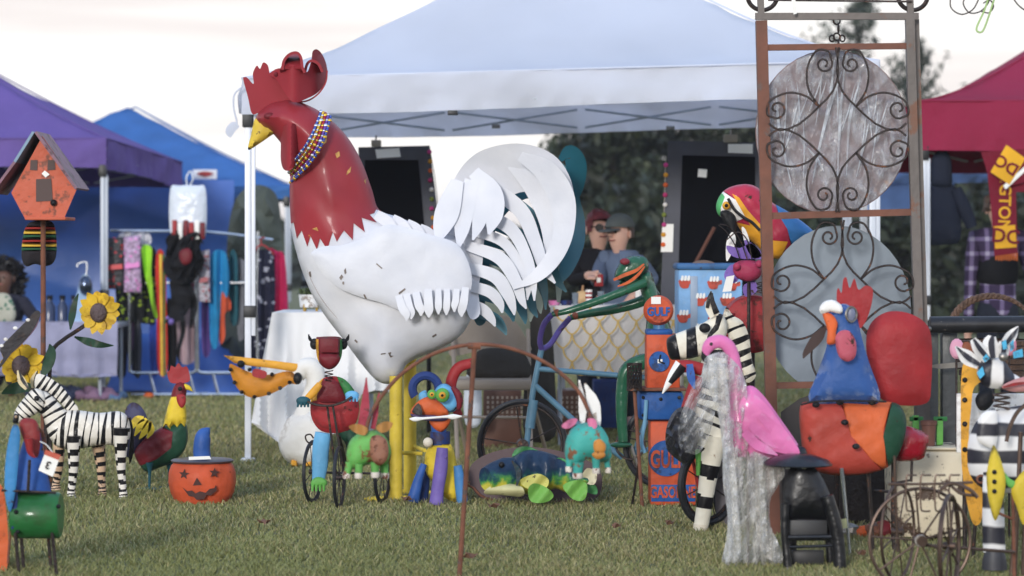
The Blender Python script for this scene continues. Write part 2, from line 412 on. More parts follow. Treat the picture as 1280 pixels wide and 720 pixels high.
TAG = M('paper_tag', (240, 238, 232), .7, var=.03)

def translucent(m, w=.4):
    """thin cloth that lets part of the light through"""
    nt = m.node_tree; n = nt.nodes; l = nt.links; b = n['Principled BSDF']; o = n['Material Output']; t = n.new('ShaderNodeBsdfTranslucent'); x = n.new('ShaderNodeMixShader'); x.inputs[0].default_value = w
    src = b.inputs['Base Color'].links[0].from_socket; l.new(src, t.inputs['Color']); l.new(b.outputs[0], x.inputs[1]); l.new(t.outputs[0], x.inputs[2]); l.new(x.outputs[0], o.inputs[0]); return m
# ================================================================== SETTING
def ground_mat():
    m = bpy.data.materials.new('lawn_soil'); m.use_nodes = True; nt = m.node_tree; b = nt.nodes['Principled BSDF']; n = nt.nodes; l = nt.links
    tc = n.new('ShaderNodeTexCoord'); a = n.new('ShaderNodeTexNoise'); a.inputs['Scale'].default_value = .8; a.inputs['Detail'].default_value = 8
    c = n.new('ShaderNodeTexNoise'); c.inputs['Scale'].default_value = 30; c.inputs['Detail'].default_value = 6
    l.new(tc.outputs['Object'], a.inputs['Vector']); l.new(tc.outputs['Object'], c.inputs['Vector'])
    r = n.new('ShaderNodeValToRGB'); e = r.color_ramp.elements; e[0].position = .3; e[0].color = (.095, .110, .042, 1); e[1].position = .72; e[1].color = (.19, .175, .085, 1)
    x = n.new('ShaderNodeMath'); x.operation = 'MULTIPLY_ADD'; x.inputs[1].default_value = .5; l.new(a.outputs['Fac'], x.inputs[0])
    y = n.new('ShaderNodeMath'); y.operation = 'MULTIPLY'; y.inputs[1].default_value = .5; l.new(c.outputs['Fac'], y.inputs[0]); l.new(y.outputs[0], x.inputs[2])
    l.new(x.outputs[0], r.inputs[0]); l.new(r.outputs[0], b.inputs['Base Color']); b.inputs['Roughness'].default_value = .95
    bp = n.new('ShaderNodeBump'); bp.inputs['Strength'].default_value = .8; bp.inputs['Distance'].default_value = .03; l.new(c.outputs['Fac'], bp.inputs['Height']); l.new(bp.outputs[0], b.inputs['Normal'])
    return m
gg = G(); gg.add([(-250, -60, 0), (250, -60, 0), (250, 420, 0), (-250, 420, 0)], [(0, 1, 2, 3)])
obj('ground', gg, ground_mat(), kind='structure', smooth=False)

def grass():
    n = 420000
    u = rng.random(n); y = 8.6 / (1 - u * (1 - 8.6 / 34))                 # denser towards the viewer
    half = .19 * y + .9; x = (rng.random(n) * 2 - 1) * half
    cl = np.sin(x * 3.1 + 1.7 * np.sin(y * 2.3)) * np.sin(y * 2.7 + 1.3 * np.sin(x * 2.9)) + .5 * np.sin(x * 9 + y * 7)
    h = (.012 + .019 * rng.random(n)) * (1 + .25 * cl); h *= 1 + .25 * (y > 16)
    az = rng.random(n) * 6.283; ln = h * (.25 + .9 * rng.random(n)); wd = (.0016 + .0016 * rng.random(n)) * (y / 11) ** .9
    da = rng.random(n) * 6.283
    v = np.empty((n, 5, 3), np.float32); c, s = np.cos(az), np.sin(az); cx, sx = np.cos(da) * wd, np.sin(da) * wd
    v[:, 0] = np.c_[x - cx, y - sx, np.zeros(n)]; v[:, 1] = np.c_[x + cx, y + sx, np.zeros(n)]
    mx_, my_ = x + c * ln * .35, y + s * ln * .35
    v[:, 2] = np.c_[mx_ + cx * .8, my_ + sx * .8, h * .62]; v[:, 3] = np.c_[mx_ - cx * .8, my_ - sx * .8, h * .62]
    v[:, 4] = np.c_[x + c * ln, y + s * ln, h]
    me = bpy.data.meshes.new('grass'); me.vertices.add(n * 5); me.vertices.foreach_set('co', v.ravel())
    li = np.arange(n)[:, None] * 5 + np.array([0, 1, 2, 3, 3, 2, 4]); me.loops.add(n * 7); me.loops.foreach_set('vertex_index', li.ravel().astype(np.int32))
    st = (np.arange(n)[:, None] * 7 + np.array([0, 4])).ravel(); me.polygons.add(n * 2); me.polygons.foreach_set('loop_start', st.astype(np.int32))
    dry = np.clip(.33 + .12 * cl + .17 * np.sin(x * .9 + y * .55) + .12 * np.sin(x * 2.3 - y * 1.1), .03, .8); k = rng.random(n)
    g1 = np.array([.170, .192, .062]); g2 = np.array([.268, .270, .108]); st1 = np.array([.44, .39, .19])
    t = rng.random(n)[:, None]; colr = g1 * (1 - t) + g2 * t; colr[k < dry] = (st1 * (.45 + .6 * rng.random(n)[:, None]))[k < dry]
    col4 = np.repeat(np.c_[colr, np.ones(n)][:, None, :], 5, 1)
    at = me.color_attributes.new('blade', 'FLOAT_COLOR', 'POINT'); at.data.foreach_set('color', col4.astype(np.float32).ravel())
    me.update(calc_edges=True); me.validate()
    m = bpy.data.materials.new('grass_blade'); m.use_nodes = True; b = m.node_tree.nodes['Principled BSDF']; a = m.node_tree.nodes.new('ShaderNodeAttribute'); a.attribute_name = 'blade'
    m.node_tree.links.new(a.outputs['Color'], b.inputs['Base Color']); b.inputs['Roughness'].default_value = .6; b.inputs['Specular IOR Level'].default_value = .3
    me.materials.append(m); o = bpy.data.objects.new('grass', me); COL.objects.link(o); o['kind'] = 'stuff'; o['label'] = 'short patchy lawn grass with dry straw coloured blades'
grass()

LEAFB = M('fallen_leaf', (118, 84, 66), .8, var=.3)
for i, (px, py) in enumerate([(508, 634), (616, 643), (588, 708), (772, 669), (838, 665), (1076, 704), (330, 664)]):
    d = D(py); c = P(px, py, d); s = random.uniform(.025, .045); g = G(); a = random.uniform(0, 6)
    ps = [(s * math.cos(a + t) * rr, s * math.sin(a + t) * rr, .045 + .012 * math.sin(3 * t + a)) for t, rr in zip(np.linspace(0, 6.28, 11)[:-1], [1, .6, .9, .5, .8, .5, .9, .6, 1, .5])]
    top = [(c.x + x, c.y + y, z) for x, y, z in ps]; bot = [(x, y, z - .002) for x, y, z in top]
    k = len(top); g.add(top + bot, [tuple(range(k)), tuple(range(2 * k - 1, k - 1, -1))] + [(j, j + k, (j + 1) % k + k, (j + 1) % k) for j in range(k)])
    solo('fallen_leaf', g, LEAFB, 'curled brown fallen leaf lying on the lawn', 'leaf', (c.x, c.y, 0), 'fallen leaves on the lawn', smooth=False)

# ------------------------------------------------------------------ trees
LEAF = M('dark_leaf', (.020, .029, .013), .6, var=.5, scale=1.2); LEAF2 = M('mid_leaf', (.036, .047, .020), .6, var=.5, scale=1.2)
NEEDLE = M('conifer_needles', (.038, .055, .036), .7, var=.4, scale=2); BARK = M('bark', (.06, .045, .035), .9, bump=.6, bscale=12)
def leafcloud(cs, n, size, flat=1.0):
    c = np.array([q[:3] for q in cs]); r = np.array([q[3] for q in cs]); w_ = r ** 2; idx = rng.choice(len(cs), n, p=w_ / w_.sum())
    dv = rng.normal(size=(n, 3)); dv /= np.linalg.norm(dv, axis=1)[:, None]; rad = r[idx] * (rng.random(n) ** .45) * (1 + .2 * np.sin(dv[:, 0] * 7) * np.cos(dv[:, 2] * 6))
    p = c[idx] + dv * rad[:, None] * np.array([1, 1, flat]); a = rng.normal(size=(n, 3)); a /= np.linalg.norm(a, axis=1)[:, None]
    b = np.cross(a, rng.normal(size=(n, 3))); b /= np.linalg.norm(b, axis=1)[:, None]; s = size * (.5 + rng.random(n))[:, None]
    v = np.stack([p - a * s, p - b * s * .5, p + a * s, p + b * s * .5], 1).reshape(-1, 3)
    g = G(); g.v = [tuple(q) for q in v]; g.f = [(4 * i, 4 * i + 1, 4 * i + 2, 4 * i + 3) for i in range(n)]; g.m = [int(q) for q in (rng.random(n) < .3)]; return g
def tree(px, d, H, W, label, n=10000, low=.12, size=.08, group='trees beyond the market'):
    x = P(px, HY, d).x; t = thing('tree', label, 'tree', (x, d, 0), group)
    tr = rings([(x, d, 0), (x + .1, d, H * .3), (x - .05, d, H * .6), (x, d, H * .9)], [W * .09, W * .07, W * .045, .02], [W * .09, W * .07, W * .045, .02], 8)
    for i in range(7):
        a = random.uniform(0, 6.28); z = H * random.uniform(.2, .65); L_ = W * random.uniform(.5, .85)
        tr.join(rod((x, d, z), (x + math.cos(a) * L_, d + math.sin(a) * L_, z + L_ * .7), W * .03, .015, 6))
    obj('trunk', tr, BARK, t)
    cs = []
    for i in range(22):
        z = H * (low + (1 - low) * random.random()); q = (z / H - low) / (1 - low); wr = W * math.sin(math.pi * (.12 + .80 * q)) ** .7; a = random.uniform(0, 6.28); rr = wr * random.random() ** .5 * .8
        cs.append((x + math.cos(a) * rr, d + math.sin(a) * rr, min(z, H * .93), W * random.uniform(.22, .42)))
    obj('crown', leafcloud(cs, n, size), [LEAF, LEAF2], t, smooth=False)
for a in [(768, 47, 3.9, 1.5, 'dark tree at the left end of the row seen under the white canopy'), (806, 49, 5.2, 1.9, 'tall dark tree behind the two people under the canopy'), (880, 50, 5.0, 2.1, 'dark tree behind the right black display panel'),
          (970, 50, 4.6, 2.0, 'dark tree behind the wrapped hanging disc'), (1065, 51, 3.3, 1.9, 'dark tree behind the oval grey plate of the trellis'), (1150, 48, 3.2, 1.8, 'dark tree seen beside the hanging hooded jacket'), (1228, 47, 3.3, 1.9, 'dark tree between the hanging jacket and the scarf'),
          (1310, 46, 3.6, 2.0, 'dark tree behind the burgundy tent at the right edge')]:
    tree(*a)
for px, d in [(728, 44), (778, 43), (840, 44), (905, 43), (985, 44), (1060, 43), (1130, 43), (1195, 42), (1262, 42)]:
    x = P(px, HY, d).x; H = random.uniform(2.0, 2.5); t = thing('shrub', 'low dark shrub filling the hedge line beneath the far trees', 'shrub', (x, d, 0), 'shrubs in the far hedge line')
    obj('stem', rod((x, d, 0), (x, d, H * .7), .06, .02, 6), BARK, t)
    obj('foliage', leafcloud([(x + random.uniform(-.5, .5), d + random.uniform(-.4, .4), H * q, .62) for q in (.15, .3, .45, .6, .72, .78)], 1700, .13), [LEAF, LEAF2], t, smooth=False)
def conifer(px, d, ytop, label, Wb=3.0):
    x = P(px, HY, d).x; H = P(px, ytop, d).z; t = thing('conifer_tree', label, 'tree', (x, d, 0))
    obj('trunk', rod((x, d, 0), (x, d, H), .16, .02), BARK, t)
    g = G(); nb = 90
    for i in range(nb):
        q = (i + random.random()) / nb; z = H * (.25 + .75 * q); L_ = Wb * (1 - q) ** .75 * random.uniform(.45, 1.1) + .08; a = random.uniform(0, 6.28)
        up = .5 + .5 * random.random()
        for j in range(26):
            s = random.uniform(.1, 1) * L_; w_ = .17 * (1 - .4 * s / L_)
            p = Vector((x + math.cos(a) * s, d + math.sin(a) * s, z + s * up * (s / L_) + random.uniform(-.05, .05)))
            b = Vector((random.gauss(0, 1), random.gauss(0, 1), random.gauss(.3, .8))).normalized(); c = b.cross(Vector((random.gauss(0, 1), random.gauss(0, 1), random.gauss(0, 1)))).normalized()
            n0 = len(g.v); g.v += [tuple(p - c * .03), tuple(p + c * .03), tuple(p + b * w_ * 1.6)]; g.f.append((n0, n0 + 1, n0 + 2)); g.m.append(0)
    obj('crown', g, NEEDLE, t, smooth=False)
conifer(1072, 56, 4, 'tall ragged conifer rising behind the top of the rusty trellis')
conifer(1142, 58, 52, 'smaller conifer rising between the trellis and the burgundy tent', 1.7)
fw = leafcloud([(x + random.uniform(-1, 1), 95 + random.uniform(-4, 4), random.uniform(.2, 1.3), 1.4) for x in np.arange(-70, 70, 1.6)], 9000, .5, .8)
obj('far_wood', fw, [LEAF, LEAF2], kind='stuff', smooth=False)

# ================================================================== TENTS
def tent_roof(c, za, apex, zb=None, n=44, pw=1.12, wr=.010):
    """c: corners fl, fr, br, bl as (x,y,z eave)"""
    g = G(); c = [Vector(q) for q in c]; ap = Vector(apex)
    for j in range(n + 1):
        for i in range(n + 1):
            u, v = i / n, j / n; q = (c[0] * (1 - u) + c[1] * u) * (1 - v) + (c[3] * (1 - u) + c[2] * u) * v
            m = max(abs(2 * u - 1), abs(2 * v - 1)); t = (1 - m); hip = abs(abs(2 * u - 1) - abs(2 * v - 1))
            z = q.z + (ap.z - q.z) * t ** pw - .05 * hip * t * (1 - t) * 4
            p = Vector((q.x, q.y, z + wr * math.sin(u * 23 + v * 9) * t * math.sin(v * 17) + .006 * math.sin(u * 61 + 3 * math.sin(v * 13)) * min(1, t * 6) - .03 * math.sin(math.pi * min(1, t)) * (1 - hip)))
            g.v.append(tuple(p))
    for j in range(n):
        for i in range(n):
            a = j * (n + 1) + i; b = a + 1; e = a + n + 1; f = e + 1
            # split each cell along the hip so that the ridges stay crisp
            if (i < n / 2) == (j < n / 2): g.f += [(a, b, f), (a, f, e)]
            else: g.f += [(a, b, e), (b, f, e)]
    g.m = [0] * len(g.f); k = len(g.v)
    g.v += [(x, y, z - .004) for x, y, z in g.v]; g.f += [tuple(i + k for i in f[::-1]) for f in g.f]; g.m = [0] * len(g.f); return g
def valance(a, b, h, n=90, rip=.016, sag=.02, ph=0, th=.004):
    a, b = Vector(a), Vector(b); t = (b - a).normalized(); nn = Vector((-t.y, t.x, 0)); g = G()
    for s in (-1, 1):
        for k in range(5):
            for i in range(n + 1):
                u = i / n; p = a.lerp(b, u); w_ = k / 4
                o = rip * w_ * (math.sin(u * 31 + ph) + .6 * math.sin(u * 71 + 2 * ph + w_) + .5 * math.sin(u * 143 + w_ * 5 + ph)) + .006 * math.sin(u * 90 + w_ * 9 + 4 * math.sin(u * 11 + ph)) + rip * .7 * math.sin(w_ * 4 + u * 5 + 3 * math.sin(u * 6 + ph))
                g.v.append(tuple(p + nn * (o + s * th / 2) + Vector((0, 0, -h * w_ - sag * w_ * math.sin(u * math.pi * 2 + ph) * .5))))
    q = 5 * (n + 1)
    for k in range(4):
        for i in range(n):
            x = k * (n + 1) + i; f = (x, x + 1, x + n + 2, x + n + 1); g.f += [f, tuple(r + q for r in f[::-1])]
    for i in range(n): x = 4 * (n + 1) + i; g.f.append((x, x + 1, x + 1 + q, x + q))
    g.m = [0] * len(g.f); return g
def tent(label, corners, apex, fab, vh, legm, pw=1.12, sub=None, legs=(0, 1, 2, 3), vmat=None):
    cx = sum(c[0] for c in corners) / 4; cy = sum(c[1] for c in corners) / 4
    t = thing('canopy_tent', label, 'tent', (cx, cy, 0))
    rf = obj('roof', tent_roof(corners, 0, apex, pw=pw), fab, t)
    for q in corners:                                    # stitched tape along every hip
        pts = [Vector((q[0] + (apex[0] - q[0]) * u, q[1] + (apex[1] - q[1]) * u, q[2] + (apex[2] - q[2]) * u ** pw - .03 * math.sin(math.pi * u) + .001)) for u in np.linspace(0, 1, 24)]
        obj('hip_seam', tube(pts, .007, 6), fab, rf)
    for a_ in range(4):
        p0, p1 = Vector(corners[a_]), Vector(corners[(a_ + 1) % 4]); obj('eave_seam', tube([p0.lerp(p1, u) + Vector((0, 0, .002)) for u in np.linspace(0, 1, 12)], .007, 6), fab, rf)
    for i in range(4):
        obj('valance', valance(corners[i], corners[(i + 1) % 4], vh, ph=i * 1.7), (vmat if vmat and i else fab), t)
    BR = M('black_plastic', (28, 29, 32), .45)
    for i in legs:
        x, y, z = corners[i]; s = .018
        ix = x + (.035 if x < cx else -.035); iy = y + (.035 if y < cy else -.035)
        lg = obj('leg', box((ix - s, iy - s, .02), (ix + s, iy + s, z - .03), .003), legm, t)
        obj('foot', box((ix - .04, iy - .04, 0), (ix + .04, iy + .04, .02), .004), legm, lg)
        obj('bracket', box((ix - .032, iy - .032, z - vh - .075), (ix + .032, iy + .032, z - vh + .03), .006), BR, lg)
        obj('inner_leg', box((ix + .02, iy - .012, .75), (ix + .044, iy + .012, z - vh - .06), .003), legm, lg)
        obj('lock_collar', box((ix - .026, iy - .026, .86), (ix + .05, iy + .026, .93), .005), BR, lg)
    for i in range(4):                                   # scissor trusses under the eaves
        a = Vector(corners[i]); b = Vector(corners[(i + 1) % 4]); nseg = 4
        for j in range(nseg):
            p = a.lerp(b, (j + .03) / nseg); q = a.lerp(b, (j + .97) / nseg); z1, z2 = -.05, -.05 - vh * .6
            off = Vector((0, .03, 0)) if i == 0 else Vector((0, -.03, 0)) if i == 2 else Vector((.03 if i == 3 else -.03, 0, 0))
            for zz in ((z1, z2), (z2, z1)):
                obj('truss_bar', tube([p + off + Vector((0, 0, zz[0])), q + off + Vector((0, 0, zz[1]))], .009, 5), M('truss_enamel', (196, 202, 212), .4), t)
                off = off * 1.6
    return t
LEGW = M('white_leg_enamel', (226, 230, 238), .35, var=.04); LEGG = M('grey_leg_enamel', (170, 178, 190), .35, var=.06)
WFAB = translucent(cloth('white_canopy_fabric', (236, 239, 248), rough=.8, var=.03, scale=1.2, bump=.25, bscale=2.5), .5)
PFAB = translucent(cloth('purple_canopy_fabric', (118, 94, 174), var=.10, scale=.8), .2); BFAB = translucent(cloth('blue_canopy_fabric', (62, 116, 190), var=.08), .2); RFAB = translucent(cloth('burgundy_canopy_fabric', (166, 40, 74), var=.08, scale=.7), .2)
fl = P(302, 98, 16.2); fr = P(1099, 76, 15.8); bl = (-1.42, 19.9, 2.30); br = (2.42, 19.5, 2.36)
whitet = tent('large white canopy tent standing over the tables in the middle', [tuple(fl), tuple(fr), br, bl], (.42, 17.9, 3.42), WFAB, .215, LEGW, 1.22, vmat=translucent(cloth('white_canopy_thin', (240, 240, 246), rough=.8, var=.03, bump=.25, bscale=2.5), .8))
# tie cord hanging at the left corner
obj('tie_cord', wire([(303, 108), (293, 118), (292, 135), (296, 155), (289, 160), (286, 168)], 16.15, .006, 5), WFAB, whitet)
obj('tie_knot', plate([(284, 158), (292, 152), (299, 158), (294, 164), (288, 172), (282, 166)], 16.15, .012), WFAB, whitet)
for px, py, dd in [(566, 141, 16.06), (620, 158, 19.5), (838, 160, 19.4)]:
    p = P(px, py, dd); obj('truss_joint', box((p.x - .03, p.y - .02, p.z - .014), (p.x + .03, p.y + .02, p.z + .014), .004), M('black_plastic', (28, 29, 32), .45) if py < 150 else STEEL, whitet)
purp = tent('purple canopy tent with drooping valance at the left edge', [(-6.9, 23.0, 2.21), (-3.43, 23.0, 2.21), (-3.2, 26.4, 2.12), (-6.7, 26.4, 2.12)], (-5.0, 24.7, 3.05), PFAB, .25, LEGG, 1.05)
# a loose fold of the purple roof drooping over its right side
blue = tent('blue canopy tent with tarp walls behind the purple tent', [(-5.9, 27.2, 1.92), (-2.22, 27.2, 1.90), (-2.3, 30.6, 1.92), (-5.9, 30.6, 1.92)], (-4.0, 28.9, 2.79), BFAB, .12, LEGG, 1.0)
burg = tent('burgundy canopy tent with the team scarf at the right edge', [(3.0, 20.0, 2.36), (6.9, 20.0, 2.36), (6.9, 23.6, 2.30), (3.0, 23.6, 2.30)], (4.95, 21.8, 3.45), RFAB, .36, LEGW, 1.3)

def sheet(name, a, b, z0, z1, mat, parent=None, rip=.05, n=80, m=36, ph=0, th=.006, **k):
    """wrinkled hanging sheet from ground point a to b"""
    a = Vector((*a, 0)); b = Vector((*b, 0)); t = (b - a).normalized(); nn = Vector((-t.y, t.x, 0)); g = G()
    for s in (0, 1):
        for j in range(m + 1):
            for i in range(n + 1):
                u, v = i / n, j / m; o = rip * (.5 * math.sin(u * 19 + ph + 2 * v) * v + .5 * math.sin((u * 7 + v * 5 + ph)) + .35 * math.sin(u * 13 - v * 9 + ph * 2) - .9 * abs(math.sin(u * 8 + v * 4.3 + ph)) ** .5 + .5 * abs(math.sin(u * 5 - v * 6)) ** .6)
                g.v.append(tuple(a.lerp(b, u) + nn * (o + s * th) + Vector((0, 0, z1 + (z0 - z1) * v))))
    q = (m + 1) * (n + 1)
    for j in range(m):
        for i in range(n):
            x = j * (n + 1) + i; f = (x, x + n + 1, x + n + 2, x + 1); g.f += [f, tuple(r + q for r in f[::-1])]
    g.m = [0] * len(g.f)
    return obj(name, g, mat, parent, **k)
BTARP = M('blue_tarp', (64, 104, 182), .42, var=.12, scale=2, bump=1.0, bscale=2.2)
sheet('tarp_wall', (-7.6, 26.9), (-2.75, 26.9), .02, 1.96, BTARP, None, .11, label='crinkled blue tarp hung as a wall behind the purple tent', cat='tarp', org=(-5, 26.9, 0))
OLIVE = cloth('olive_tarp', (78, 86, 78), rough=.6, bump=.9, bscale=5)
g = puff([(284, 300), (292, 255), (306, 236), (325, 231), (343, 240), (350, 262), (352, 300), (356, 345), (362, 400), (372, 470), (280, 474), (282, 380)], 24.6, .5, dy=lambda x, y: .06 * math.sin(x * .16 + y * .03) + .04 * math.sin(x * .31 - y * .07))
solo('tarp_bundle', g, OLIVE, 'tall olive green tarp draped over a bulky load behind the clothes racks', 'tarp', base(320, d=24.6))
# ground tarp under the racks
g = G(); nx, ny = 26, 14
for j in range(ny + 1):
    for i in range(nx + 1):
        u, v = i / nx, j / ny; g.v.append((-3.55 + 1.75 * u, 23.55 + 1.0 * v, .02 + .42 * v * v + .05 * math.sin(u * 21 + v * 5) * v + .03 * math.sin(u * 9)))
g.f = [(j * (nx + 1) + i, j * (nx + 1) + i + 1, (j + 1) * (nx + 1) + i + 1, (j + 1) * (nx + 1) + i) for j in range(ny) for i in range(nx)]; g.m = [0] * len(g.f)
k = len(g.v); g.v += [(x, y, z - .008) for x, y, z in g.v]; g.f += [tuple(i + k for i in f[::-1]) for f in g.f]; g.m = [0] * len(g.f)
solo('floor_tarp', g, BTARP, 'blue tarp bunched on the grass below the clothes racks', 'tarp', (-2.7, 24, 0))
# white sign on the blue tent
t = thing('tent_sign', 'small white sign with a red oval mark hung on the blue tent', 'sign', tuple(P(256, 217, 27.0)))
obj('board', pbox(241, 212, 271, 224, 27.02, 27.06), M('sign_white', (225, 228, 235), .5), t); obj('oval_mark', plate([(246, 217), (256, 214), (267, 217), (256, 221)], 27.01, .006), REDP, t)
# white plastic bag of goods hung on the tent edge
BAGM = M('clear_plastic', (215, 222, 232), .25, var=.05, bump=.8, bscale=14)
t = thing('hanging_bag', 'white plastic bag of packets hanging above the clothes rack', 'bag', tuple(P(235, 232, 23.2)))
obj('bag', puff([(213, 236), (224, 232), (246, 232), (257, 236), (258, 283), (252, 300), (220, 300), (212, 284)], 23.2, .35), BAGM, t); obj('loop', wire([(234, 233), (233, 222), (238, 214), (241, 224), (237, 233)], 23.2, .006), BAGM, t)
for i in range(6): x = 215 + i * 7; obj('packet', pbox(x, 275 + (i % 2) * 3, x + 6, 299, 23.06, 23.09), [REDP, TAG, DKRED][i % 3], t)

# ================================================================== CLOTHES RACKS
dR = 23.3
def rack(label, x0, x1, ytop, ybot, tbar, legs):
    t = thing('clothes_rack', label, 'clothes rack', base((x0 + x1) / 2, d=dR), 'chrome clothes racks')
    obj('frame', wire([(x0, ytop), (x0, (ytop + ybot) / 2), (x0, ybot - 8), (x0 + 1, ybot - 3), (x0 + 7, ybot), ((x0 + x1) / 2, ybot), (x1 - 7, ybot), (x1 - 1, ybot - 3), (x1, ybot - 8), (x1, (ytop + ybot) / 2), (x1, ytop)], dR, .014, 8, 4), CHROME, t)
    obj('top_bar', wire(tbar, dR, .013, 8, 3), CHROME, t); obj('middle_bar', wire([(x0, 354), (x1, 353)], dR, .010, 6, 2), CHROME, t)
    zb = P(x0, ybot, dR).z
    for lx, d2 in legs:
        p = P(lx, ybot, dR); obj('leg', rod((p.x, dR, zb), (p.x + .05, dR + d2, .03), .012), CHROME, t)
    a = P(x0 + 2, HY, dR).x; b = P(x1 + 8, HY, dR).x; obj('foot_bar', rod((a, dR - .02, .03), (b, dR - .02, .03), .016), CHROME, t)
    return t
rack('chrome clothes rack at the left, hung with patterned leggings', 162, 245, 292, 466, [(138, 288), (190, 289), (247, 289)], [(187, -.02), (236, -.02)])
rack('chrome clothes rack at the right, hung with scarf and shirts', 247, 322, 289, 466, [(247, 289), (290, 293), (341, 300)], [(266, -.02), (297, -.02)])
def hang(name, poly, col, label, cat, dd=0.0, rip=.03, fq=.5, mat=None, regions=None, mats=None, smooth=True):
    d = dR + dd; x = sum(p[0] for p in poly) / len(poly); y0 = min(p[1] for p in poly); ph = random.uniform(0, 6)
    g = puff(poly, d, 0, flat=.012, dy=lambda a, b: rip * math.sin(a * fq + ph) + rip * .5 * math.sin(a * .23 + b * .05 + ph), step=2.2, regions=regions or (), smooth=smooth)
    return solo(name, g, mats or mat or cloth('cloth_%02x%02x%02x' % col, col), label, cat, tuple(P(x, y0, d)))
def blot(poly, n, r, mi=1):
    xs = [p[0] for p in poly]; ys = [p[1] for p in poly]; res = []
    for i in range(n):
        cx, cy = random.uniform(min(xs), max(xs)), random.uniform(min(ys), max(ys)); a0 = random.uniform(0, 6)
        res.append(([(cx + r * random.uniform(.4, 1.2) * math.cos(a0 + k * .9), cy + r * random.uniform(.3, .9) * math.sin(a0 + k * .9)) for k in range(7)], mi))
    return res
LG = [(143, 312), (158, 309), (176, 310), (194, 312), (196, 350), (194, 400), (176, 404), (160, 402), (148, 400), (144, 360)]
hang('leggings', LG, (26, 28, 30), 'black leggings with yellow green bat shapes on the left rack', 'clothing', 0, mats=[cloth('bat_black', (30, 32, 34)), cloth('bat_lime', (150, 178, 40))], regions=blot(LG, 60, 2.6))
hang('grey_leggings', [(145, 400), (160, 403), (176, 404), (176, 466), (168, 469), (160, 440), (157, 469), (146, 467)], (70, 72, 80), 'grey leggings hanging below the bat pattern leggings', 'clothing', .06)
hang('scarf', [(177, 310), (184, 306), (190, 312), (189, 340), (193, 372), (197, 396), (192, 394), (186, 365), (180, 340)], (150, 214, 40), 'bright lime green scarf over the bat leggings', 'clothing', -.08)
hang('striped_leggings', [(195, 320), (206, 320), (208, 380), (209, 462), (198, 463), (196, 400)], (214, 60, 44), 'rainbow striped red, yellow and green tights', 'clothing', -.03, .01, mats=[cloth('c_red', (206, 48, 40)), cloth('c_yel', (226, 190, 60)), cloth('c_grn', (60, 140, 70))], regions=[([(199, 318), (202, 318), (204, 470), (201, 470)], 1), ([(203, 318), (205.5, 318), (207, 470), (205, 470)], 2)])
hang('blue_tights', [(187, 404), (196, 404), (197, 464), (189, 465)], (40, 66, 160), 'plain blue tights left of the rainbow tights', 'clothing', .02)
hang('black_tights', [(208, 380), (216, 380), (221, 430), (219, 466), (210, 466)], (26, 24, 28), 'black tights right of the rainbow tights', 'clothing', .02)
hang('blush_blouse', [(216, 392), (228, 386), (243, 388), (244, 430), (242, 452), (228, 455), (222, 440), (218, 456), (214, 430)], (176, 150, 158), 'pale blush top hanging under the black witch hat', 'clothing', .04)
hang('purple_scarf', [(252, 372), (262, 372), (263, 438), (253, 440)], (84, 60, 130), 'narrow purple scarf between the black hat and blue scarf', 'clothing', .03)
hang('blue_scarf', [(262, 330), (266, 316), (274, 312), (283, 318), (287, 345), (284, 372), (277, 365), (275, 400), (272, 432), (264, 432), (261, 390)], (30, 136, 196), 'bright sky blue scarf hanging on the right rack', 'clothing', -.04)
hang('orange_scarf', [(274, 362), (280, 360), (288, 376), (288, 388), (281, 392), (281, 422), (274, 426)], (222, 84, 48), 'orange scarf tucked behind the sky blue scarf', 'clothing', -.01)
SH = [(314, 318), (326, 312), (340, 316), (344, 345), (343, 400), (342, 445), (328, 450), (314, 446), (312, 400), (308, 350)]
hang('print_dress', SH, (40, 44, 66), 'navy dress with white marbled print on the right rack', 'clothing', 0, mats=[cloth('navy_cloth', (36, 38, 60)), cloth('pale_print', (168, 170, 186))], regions=blot(SH, 46, 3))
hang('pink_shirt', [(334, 318), (346, 314), (356, 322), (360, 380), (359, 392), (350, 390), (347, 414), (336, 414)], (190, 30, 84), 'magenta pink shirt at the right end of the rack', 'clothing', .1)
t = thing('coat_hanger', 'red plastic coat hanger above the magenta shirt', 'coat hanger', tuple(P(328, 310, dR))); obj('hanger_wire', wire([(312, 320), (327, 306), (343, 318)], dR - .03, .007), REDP, t); obj('hook', wire([(327, 306), (326, 298), (331, 297)], dR - .03, .006), REDP, t)
for lab, x0, x1, y0, y1, c, c2 in [('clear packet with black wig and red band on the left rack', 127, 155, 296, 362, (40, 40, 46), (190, 30, 40)), ('clear packet of pink and silver tinsel wigs', 154, 176, 294, 366, (178, 150, 184), (214, 120, 190)), ('clear packet of silver tinsel by the black hat', 248, 262, 312, 378, (170, 165, 176), (150, 60, 70))]:
    t = thing('costume_packet', lab, 'packet', tuple(P(x0, y0, dR - .1)), 'costume packets on the left rack')
    PL = [(x0, y0 + 2), (x1, y0), (x1 + 1, y1), (x0 + 1, y1 - 1)]
    obj('packet', puff(PL, dR - .12, .3, smooth=False, regions=blot(PL, 26, 2.2)), [M('pk%d' % x0, c, .3, var=.4, scale=40, bump=.8), M('pl%d' % x0, c2, .3, var=.4, scale=40, bump=.8)], t)
    obj('band', plate([(x0 + 2, y0 + 36), (x1 - 2, y0 + 34), (x1 - 2, y0 + 40), (x0 + 2, y0 + 42)], dR - .2, .01, smooth=False), M('pb%d' % x0, c2, .4), t)
hang('mauve_tights', [(163, 402), (171, 404), (173, 462), (165, 463)], (120, 90, 130), 'dull mauve tights between grey and blue tights', 'clothing', .1)
hang('grey_shirt', [(296, 330), (306, 326), (312, 332), (312, 420), (304, 424), (297, 418)], (120, 122, 130), 'grey top squeezed left of the navy print dress', 'clothing', .12)
